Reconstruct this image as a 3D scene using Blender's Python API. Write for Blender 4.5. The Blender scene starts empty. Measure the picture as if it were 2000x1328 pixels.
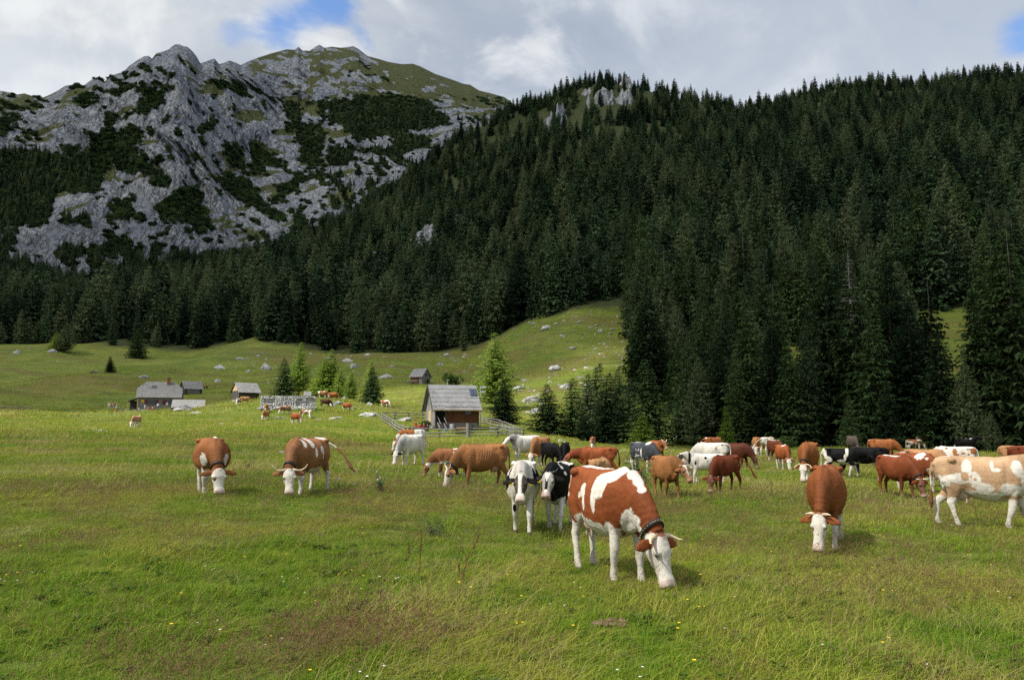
import bpy, bmesh, math, random
import numpy as np
from mathutils import Vector, Matrix

R = math.radians
rng = np.random.default_rng(7)
random.seed(7)
S = bpy.context.scene
COL = S.collection

# ------------------------------------------------------------------ camera, sky, sun, exposure
FPX, CX, CY = 1500.0, 1000.0, 664.0          # focal length in pixels of the 2000 x 1328 photograph
PITCH = math.atan(171.0 / 1500.0)
EYE = 1.75
cd = bpy.data.cameras.new('camera'); cam = bpy.data.objects.new('camera', cd); COL.objects.link(cam)
cd.sensor_width = 36.0; cd.lens = 36.0 * FPX / 2000.0
cd.clip_start = 0.1; cd.clip_end = 20000.0
cam.location = (0, 0, EYE); cam.rotation_euler = (math.pi / 2 + PITCH, 0, 0)
S.camera = cam
S.render.resolution_x, S.render.resolution_y = 1024, 679
S.view_settings.view_transform = 'Standard'; S.view_settings.look = 'None'
S.view_settings.gamma = 1.0; S.view_settings.use_curve_mapping = False
S.view_settings.exposure = 1.0
S.cycles.use_denoising = False; S.cycles.max_bounces = 6; S.cycles.diffuse_bounces = 3; S.cycles.transparent_max_bounces = 8

SUN_EL, SUN_AZ = 52.0, 238.0                 # elevation; compass azimuth (0 = +Y, clockwise): from the left, behind the camera
SUND = np.array([math.sin(R(SUN_AZ)) * math.cos(R(SUN_EL)), math.cos(R(SUN_AZ)) * math.cos(R(SUN_EL)), math.sin(R(SUN_EL))])
ld = bpy.data.lights.new('sun', 'SUN'); ld.energy = 4.2; ld.angle = R(1.2); ld.color = (1.0, 0.95, 0.86)
sun = bpy.data.objects.new('sun', ld); COL.objects.link(sun)
sun.rotation_euler = Vector(SUND).to_track_quat('Z', 'Y').to_euler()

cp, sp = math.cos(PITCH), math.sin(PITCH)
def pix_dir(px, py):
    u = (px - CX) / FPX; v = (CY - py) / FPX
    return np.array([u, cp - sp * v, sp + cp * v])
def pix_az(px, py):
    d = pix_dir(px, py); return math.atan2(d[0], d[1])
def elev(az, py):                             # rise per metre of horizontal distance
    v = (CY - np.asarray(py, float)) / FPX
    return (sp + cp * v) / ((cp - sp * v) / np.cos(az))
def to_pix(P):                                # world points -> photo pixels
    x, y, z = P[..., 0], P[..., 1], P[..., 2] - EYE
    f = y * cp + z * sp; u = -y * sp + z * cp
    f = np.maximum(f, 1e-3)
    return CX + FPX * x / f, CY - FPX * u / f

# ------------------------------------------------------------------ node helpers
class NT:
    def __init__(s, tree): s.t = tree
    def n(s, typ, **kw):
        nd = s.t.nodes.new(typ)
        for k, v in kw.items():
            if k.startswith('i_'):
                key = k[2:]; key = int(key) if key.isdigit() else key.replace('_', ' ')
                s.put(nd.inputs[key], v)
            else: setattr(nd, k, v)
        return nd
    def put(s, sock, v):
        if isinstance(v, bpy.types.NodeSocket): s.t.links.new(v, sock)
        elif isinstance(v, (tuple, list)) and sock.type == 'RGBA' and len(v) == 3: sock.default_value = (*v, 1)
        else: sock.default_value = v
    def mix(s, f, a, b, mode='MIX'):
        nd = s.t.nodes.new('ShaderNodeMix'); nd.data_type = 'RGBA'; nd.blend_type = mode
        s.put(nd.inputs[0], f); s.put(nd.inputs[6], a); s.put(nd.inputs[7], b); return nd.outputs[2]
    def math(s, op, a, b=0.0, c=0.0, clamp=False):
        nd = s.t.nodes.new('ShaderNodeMath'); nd.operation = op; nd.use_clamp = clamp
        s.put(nd.inputs[0], a); s.put(nd.inputs[1], b); s.put(nd.inputs[2], c); return nd.outputs[0]
    def ramp(s, f, lo, hi, a=0.0, b=1.0):
        nd = s.t.nodes.new('ShaderNodeMapRange'); nd.interpolation_type = 'SMOOTHSTEP'
        s.put(nd.inputs[0], f); s.put(nd.inputs[1], lo); s.put(nd.inputs[2], hi); s.put(nd.inputs[3], a); s.put(nd.inputs[4], b)
        return nd.outputs[0]
    def noise(s, vec, scale, detail=3.0, rough=0.55, dist=0.0):
        nd = s.t.nodes.new('ShaderNodeTexNoise')
        if vec is not None: s.put(nd.inputs['Vector'], vec)
        nd.inputs['Scale'].default_value = scale; nd.inputs['Detail'].default_value = detail
        nd.inputs['Roughness'].default_value = rough; nd.inputs['Distortion'].default_value = dist
        return nd.outputs[0]
    def mapping(s, vec, scale=(1, 1, 1), rot=(0, 0, 0), loc=(0, 0, 0)):
        nd = s.t.nodes.new('ShaderNodeMapping'); s.put(nd.inputs[0], vec)
        nd.inputs[1].default_value = loc; nd.inputs[2].default_value = rot; nd.inputs[3].default_value = scale
        return nd.outputs[0]
def material(name, rough=0.8, spec=0.25):
    m = bpy.data.materials.new(name); m.use_nodes = True
    nt = NT(m.node_tree); b = m.node_tree.nodes['Principled BSDF']
    b.inputs['Roughness'].default_value = rough; b.inputs['Specular IOR Level'].default_value = spec
    return m, nt, b
def bump(nt, b, h, strength=0.5, dist=0.05):
    nd = nt.n('ShaderNodeBump'); nd.inputs['Strength'].default_value = strength; nd.inputs['Distance'].default_value = dist
    nt.put(nd.inputs['Height'], h); nt.put(b.inputs['Normal'], nd.outputs[0])

# ------------------------------------------------------------------ world: blue sky behind a broken cloud cover
W = bpy.data.worlds.new('World'); S.world = W; W.use_nodes = True
wt = NT(W.node_tree); W.node_tree.nodes.clear()
geo = wt.n('ShaderNodeTexCoord').outputs['Generated']
sky = wt.n('ShaderNodeTexSky', sky_type='NISHITA'); sky.sun_disc = False
sky.sun_elevation = R(SUN_EL); sky.sun_rotation = R(SUN_AZ); sky.altitude = 1300.0; sky.ozone_density = 2.0
skyc = wt.mix(1.0, sky.outputs[0], (0.105, 0.115, 0.125), 'MULTIPLY')
# clouds live on a flat layer overhead: project the direction on a plane
sx = wt.n('ShaderNodeSeparateXYZ', i_0=geo)
zc = wt.math('ADD', wt.math('MAXIMUM', sx.outputs[2], 0.0), 0.55)
cvec = wt.n('ShaderNodeCombineXYZ', i_0=wt.math('DIVIDE', sx.outputs[0], zc), i_1=wt.math('DIVIDE', sx.outputs[1], zc), i_2=0.3).outputs[0]
cn = wt.noise(wt.mapping(cvec, (1.0, 1.3, 1), (0, 0, 0.3)), 2.2, 9.0, 0.56, 0.25)
cn2 = wt.noise(wt.mapping(cvec, (1, 1, 1), (0, 0, -.4), (3.1, 7.7, 0)), 5.0, 9.0, 0.58, 0.3)
def gap(px, py, lo, hi):
    d = pix_dir(px, py); d = d / np.linalg.norm(d)
    dp = wt.n('ShaderNodeVectorMath', operation='DOT_PRODUCT', i_0=geo, i_1=tuple(d)).outputs['Value']
    return wt.ramp(wt.math('ARCCOSINE', wt.math('MINIMUM', dp, 0.99999)), lo, hi, 1.0, 0.0)
g = wt.math('ADD', gap(650, 5, 0.005, 0.062), wt.math('MULTIPLY', gap(560, 70, 0.005, 0.055), 0.9))
g = wt.math('ADD', g, wt.math('MULTIPLY', gap(455, 66, 0.0, 0.045), 0.55))
g = wt.math('ADD', g, wt.math('MULTIPLY', gap(712, 88, 0.0, 0.03), 0.7))
g = wt.math('ADD', g, wt.math('MULTIPLY', gap(2005, 78, 0.0, 0.045), .85))
g = wt.math('ADD', g, wt.math('MULTIPLY', gap(500, 20, 0.0, 0.06), 0.35))
gm = wt.ramp(wt.math('SUBTRACT', g, wt.math('MULTIPLY', wt.math('SUBTRACT', cn2, 0.42), 3.4)), 0.15, 0.85)
den = wt.ramp(cn, 0.38, 0.62)
ccol = wt.mix(den, (0.345, 0.365, 0.385), (0.205, 0.235, 0.285))
ccol = wt.mix(wt.ramp(cn2, 0.46, 0.64, 0, .95), ccol, (0.44, 0.45, 0.455))
ccol = wt.mix(wt.ramp(sx.outputs[0], -0.12, 0.30, 0.0, 0.62), ccol, wt.mix(wt.ramp(cn2, .36, .66), (0.19, 0.225, 0.29), (0.30, 0.33, 0.375)))
ccol = wt.mix(wt.ramp(sx.outputs[2], 0.46, 0.30, 0.0, 0.45), ccol, (0.36, 0.40, 0.44))
# an overcast sky is brightest overhead
ov = wt.ramp(sx.outputs[2], 0.56, 0.95, 1.0, 2.3); ccol = wt.mix(1.0, ccol, wt.n('ShaderNodeCombineXYZ', i_0=ov, i_1=ov, i_2=ov).outputs[0], 'MULTIPLY')
wcol = wt.mix(gm, ccol, skyc)
bg = wt.n('ShaderNodeBackground', i_0=wcol, i_1=1.0)
wt.t.links.new(bg.outputs[0], wt.n('ShaderNodeOutputWorld').inputs[0])

# ------------------------------------------------------------------ numpy noise
_perm = np.random.default_rng(3).permutation(256).astype(np.int64); _perm = np.concatenate([_perm, _perm, _perm])
_grad = np.random.default_rng(4).normal(size=(256, 3)); _grad /= np.linalg.norm(_grad, axis=1)[:, None]
def perlin(P):
    P = np.asarray(P, float); i = np.floor(P).astype(np.int64); f = P - i; i &= 255
    w = f * f * f * (f * (f * 6 - 15) + 10)
    out = 0
    for dx in (0, 1):
        for dy in (0, 1):
            for dz in (0, 1):
                h = _perm[_perm[_perm[(i[:, 0] + dx) & 255] + ((i[:, 1] + dy) & 255)] + ((i[:, 2] + dz) & 255)]
                gr = _grad[h]
                d = gr[:, 0] * (f[:, 0] - dx) + gr[:, 1] * (f[:, 1] - dy) + gr[:, 2] * (f[:, 2] - dz)
                ww = (w[:, 0] if dx else 1 - w[:, 0]) * (w[:, 1] if dy else 1 - w[:, 1]) * (w[:, 2] if dz else 1 - w[:, 2])
                out = out + ww * d
    return out * 1.6
def fbm(P, oct=4, gain=0.5, lac=2.03):
    s = 0; a = 1.0; P = np.asarray(P, float); t = 0
    for o in range(oct):
        s = s + a * perlin(P + 17.3 * o); t += a; a *= gain; P = P * lac
    return s / t
def ridged(P, oct=4, gain=0.5, lac=2.05):
    s = 0; a = 1.0; P = np.asarray(P, float); t = 0
    for o in range(oct):
        s = s + a * (1 - 2.2 * np.abs(perlin(P + 31.7 * o))); t += a; a *= gain; P = P * lac
    return s / t
def smooth(x, a, b):
    t = np.clip((x - a) / (b - a), 0, 1); return t * t * (3 - 2 * t)
def xy0(x, y, z=0.0): return np.stack([np.asarray(x, float), np.asarray(y, float), np.full_like(np.asarray(x, float), z)], -1)

# ------------------------------------------------------------------ object helpers
def link(o, parent=None):
    COL.objects.link(o)
    if parent is not None: o.parent = parent
    return o
def mesh_np(name, V, F, mat=None, smooth_sh=False):
    me = bpy.data.meshes.new(name); V = np.asarray(V, np.float32); F = np.asarray(F, np.int32)
    k = F.shape[1]
    me.vertices.add(len(V)); me.vertices.foreach_set('co', V.ravel())
    me.loops.add(F.size); me.loops.foreach_set('vertex_index', F.ravel())
    me.polygons.add(len(F)); me.polygons.foreach_set('loop_start', np.arange(0, F.size, k, dtype=np.int32))
    me.polygons.foreach_set('loop_total', np.full(len(F), k, np.int32))
    if smooth_sh: me.polygons.foreach_set('use_smooth', np.ones(len(F), bool))
    me.update(calc_edges=True); me.validate()
    if mat: me.materials.append(mat)
    return me
def attr(me, name, vals, typ='FLOAT'):
    a = me.attributes.new(name, typ, 'POINT'); vals = np.asarray(vals, np.float32)
    if typ == 'FLOAT': a.data.foreach_set('value', vals.ravel())
    else:
        c = np.ones((len(vals), 4), np.float32); c[:, :3] = vals; a.data.foreach_set('color', c.ravel())
def obj(name, me, parent=None, loc=None, rot=None, scale=None):
    o = bpy.data.objects.new(name, me)
    if loc is not None: o.location = tuple(float(q) for q in loc)
    if rot is not None: o.rotation_euler = rot
    if scale is not None: o.scale = scale if isinstance(scale, tuple) else (scale,) * 3
    return link(o, parent)
def tag(o, label=None, cat=None, group=None, kind=None):
    if label: o['label'] = label
    if cat: o['category'] = cat
    if group: o['group'] = group
    if kind: o['kind'] = kind
    return o
def empty(name, loc, rz=0.0, label=None, cat=None, group=None, scale=1.0):
    o = bpy.data.objects.new(name, None); o.location = tuple(float(q) for q in loc); o.rotation_euler = (0, 0, rz)
    o.scale = (scale,) * 3; o.empty_display_size = 0.2
    link(o); return tag(o, label, cat, group)

class MB:                                     # collects boxes, prisms and tubes, builds ONE mesh
    def __init__(s): s.v = []; s.f = []
    def add(s, V, F):
        k = len(s.v); s.v += [tuple(v) for v in V]; s.f += [tuple(i + k for i in f) for f in F]
    def box(s, x0, x1, y0, y1, z0, z1, M=None):
        V = [(x, y, z) for x in (x0, x1) for y in (y0, y1) for z in (z0, z1)]
        if M is not None: V = [tuple(M @ Vector(v)) for v in V]
        s.add(V, [(0, 1, 3, 2), (4, 6, 7, 5), (0, 4, 5, 1), (2, 3, 7, 6), (0, 2, 6, 4), (1, 5, 7, 3)])
    def beam(s, a, b, w, h=None):
        a = Vector(a); b = Vector(b); h = h or w; d = b - a
        q = d.to_track_quat('X', 'Z').to_matrix().to_4x4(); q.translation = a
        s.box(0, d.length, -w / 2, w / 2, -h / 2, h / 2, q)
    def prism(s, poly, y0, y1, axis='y'):     # polygon in (x,z) extruded along y
        n = len(poly)
        if axis == 'y': V = [(p[0], y0, p[1]) for p in poly] + [(p[0], y1, p[1]) for p in poly]
        else: V = [(y0, p[0], p[1]) for p in poly] + [(y1, p[0], p[1]) for p in poly]
        F = [tuple(range(n)), tuple(range(2 * n - 1, n - 1, -1))] + [(i, i + n, (i + 1) % n + n, (i + 1) % n) for i in range(n)]
        s.add(V, F)
    def tube(s, pts, rad, n=8):
        pts = [Vector(p) for p in pts]; V = []
        for i, p in enumerate(pts):
            t = (pts[min(i + 1, len(pts) - 1)] - pts[max(i - 1, 0)]).normalized()
            a = t.cross(Vector((0.13, 0.91, 0.4))).normalized(); b = t.cross(a)
            r = rad[i] if hasattr(rad, '__len__') else rad
            V += [p + (a * math.cos(2 * math.pi * k / n) + b * math.sin(2 * math.pi * k / n)) * r for k in range(n)]
        m = len(pts)
        F = [(i * n + k, i * n + (k + 1) % n, (i + 1) * n + (k + 1) % n, (i + 1) * n + k) for i in range(m - 1) for k in range(n)]
        F += [tuple(range(n - 1, -1, -1)), tuple((m - 1) * n + k for k in range(n))]
        s.add(V, F)
    def mesh(s, name, mat, sm=False):
        me = bpy.data.meshes.new(name); me.from_pydata(s.v, [], s.f); me.update()
        bm = bmesh.new(); bm.from_mesh(me); bmesh.ops.recalc_face_normals(bm, faces=bm.faces); bm.to_mesh(me); bm.free()
        if sm: me.polygons.foreach_set('use_smooth', np.ones(len(me.polygons), bool))
        if mat: me.materials.append(mat)
        return me
    def build(s, name, mat, parent=None, sm=False, loc=None): return obj(name, s.mesh(name, mat, sm), parent, loc)

# ------------------------------------------------------------------ terrain: valley floor and forested slope
RL = [6, 12, 20, 40, 80, 110, 150, 200, 260, 330, 450, 650]
TAB = {  # pixel column: heights (first three, metres below the eye) then picture rows at the distances above
 -300: [-1.85, -1.85, -1.75, 885, 840, 828, 815, 806, 790, 760, 690, 640],
    0: [-1.85, -1.85, -1.75, 885, 840, 826, 812, 802, 780, 745, 672, 620],
  200: [-1.85, -1.85, -1.75, 888, 840, 828, 811, 799, 772, 735, 685, 612],
  400: [-1.85, -1.85, -1.75, 890, 843, 826, 799, 784, 760, 728, 672, 580],
  600: [-1.85, -1.88, -1.78, 892, 846, 828, 800, 778, 748, 715, 655, 540],
  800: [-1.85, -1.92, -1.80, 896, 855, 838, 808, 772, 742, 708, 645, 500],
 1000: [-1.88, -1.98, -1.95, 902, 866, 848, 812, 765, 722, 684, 610, 465],
 1200: [-1.90, -2.02, -2.05, 908, 876, 863, 815, 735, 660, 600, 510, 370],
 1400: [-1.90, -2.05, -2.05, 912, 881, 875, 845, 775, 690, 620, 520, 380],
 1600: [-1.90, -2.05, -2.05, 910, 874, 877, 858, 790, 695, 615, 500, 360],
 1800: [-1.90, -2.05, -2.10, 918, 881, 884, 868, 800, 690, 600, 475, 335],
 2000: [-1.90, -2.05, -2.10, 922, 888, 892, 878, 810, 690, 590, 455, 315],
 2300: [-1.90, -2.05, -2.10, 925, 890, 895, 880, 810, 685, 580, 440, 300]}
RIDGE = [(-300, 575, 800), (0, 560, 790), (180, 566, 780), (300, 560, 790), (430, 534, 800), (560, 480, 820), (690, 422, 850), (760, 370, 880),
         (830, 314, 900), (865, 282, 920), (920, 246, 930), (980, 214, 940), (1060, 186, 945), (1130, 158, 950), (1180, 146, 950), (1235, 158, 950),
         (1300, 172, 950), (1400, 198, 955), (1450, 205, 970), (1520, 194, 1000), (1600, 166, 1030), (1700, 158, 1040), (1800, 160, 1050), (1900, 145, 1050), (2000, 136, 1050), (2300, 120, 1050)]
AZ = np.linspace(R(-50), R(50), 601)
NRr = 560
LR = np.linspace(math.log(1.0), math.log(1300.0), NRr); RR = np.exp(LR)
def _gauss(Z, s, ax):
    k = np.arange(-int(3 * s) - 1, int(3 * s) + 2); w = np.exp(-0.5 * (k / s) ** 2); w /= w.sum()
    pad = [(0, 0), (0, 0)]; pad[ax] = (len(k) // 2, len(k) // 2); Zp = np.pad(Z, pad, 'edge'); out = 0
    for j in range(len(k)): out = out + w[j] * np.take(Zp, np.arange(Z.shape[ax]) + j, axis=ax)
    return out
def _build_table():
    pxs = sorted(TAB); caz = np.array([pix_az(p, 835) for p in pxs])
    cols = []
    for p, a in zip(pxs, caz):
        t = TAB[p]; cols.append([t[0], t[1], t[2]] + [elev(a, t[k]) * RL[k] for k in range(3, 12)])
    cols = np.array(cols)                                   # columns x distances
    Zk = np.stack([np.interp(AZ, caz, cols[:, k]) for k in range(12)], 1)
    ra = np.array([pix_az(p, y) for p, y, r in RIDGE]); rz = np.array([elev(pix_az(p, y), y) * r for p, y, r in RIDGE]); rr = np.array([r for p, y, r in RIDGE], float)
    RZ = np.interp(AZ, ra, rz); RRg = np.interp(AZ, ra, rr)
    Z = np.zeros((len(AZ), NRr))
    for i in range(len(AZ)):
        rs = [0.0] + RL + [RRg[i], RRg[i] + 180, 1400]; zs = [-1.75] + list(Zk[i]) + [RZ[i], RZ[i] - 70, RZ[i] - 160]
        Z[i] = np.interp(RR, rs, zs)
    Zs = _gauss(_gauss(Z, 9, 1), 14, 0)
    keep = smooth(RR[None, :] - RRg[:, None], -160, -20) * 1.0   # keep the skyline crisp
    Zs2 = _gauss(_gauss(Z, 2.0, 1), 2.5, 0)
    Z = Zs * (1 - keep) + Zs2 * keep
    A, Q = np.meshgrid(AZ, RR, indexing='ij'); X = Q * np.sin(A); Y = Q * np.cos(A)
    P = xy0(X.ravel(), Y.ravel())
    far = smooth(Q, 250, 500)
    Z += (fbm(P / 110, 4).reshape(Z.shape) * 9 + fbm(P / 28 + 5, 3).reshape(Z.shape) * 2.2) * far * (1 - 0.6 * keep)
    mid = smooth(Q, 90, 180) * (1 - far)
    Z += (fbm(P / 24 + 9, 3).reshape(Z.shape) * 1.3 + fbm(P / 62 + 19, 2).reshape(Z.shape) * 4.0 * smooth(Q, 150, 260)) * smooth(Q, 90, 180) * (1 - smooth(Q, 420, 560))
    Z += fbm(P / 5.5 + 3, 3).reshape(Z.shape) * 0.13 * (1 - far) + fbm(P / 1.1, 2).reshape(Z.shape) * 0.03 * (Q < 60)
    # knoll that carries the ruined wall and the little group of trees
    kx, ky = 128 * 1.0 * math.tan(pix_az(590, 835)) * 1.12, 143.0
    Z += 2.1 * np.exp(-(((X - kx) / 17) ** 2 + ((Y - ky) / 20) ** 2))
    return Z + EYE
ZT = _build_table()
def _lookup(Z, x, y):
    a = np.arctan2(x, y); r = np.maximum(np.hypot(x, y), 1.0)
    fa = np.clip((a - AZ[0]) / (AZ[1] - AZ[0]), 0, len(AZ) - 1.001); fr = np.clip((np.log(r) - LR[0]) / (LR[1] - LR[0]), 0, NRr - 1.001)
    i = fa.astype(int); j = fr.astype(int); u = fa - i; v = fr - j
    return (Z[i, j] * (1 - u) * (1 - v) + Z[i + 1, j] * u * (1 - v) + Z[i, j + 1] * (1 - u) * v + Z[i + 1, j + 1] * u * v)
def H(x, y): return _lookup(ZT, np.asarray(x, float), np.asarray(y, float))
def Hs(x, y): return float(H(np.array([x]), np.array([y]))[0])
def at(px, r, py=835):                        # ground point in the direction of a pixel column, r metres away
    a = pix_az(px, py); x, y = r * math.sin(a), r * math.cos(a)
    return np.array([x, y, Hs(x, y)])
def row_of(px, r):
    return float(to_pix(at(px, r)[None])[1][0])

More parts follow.
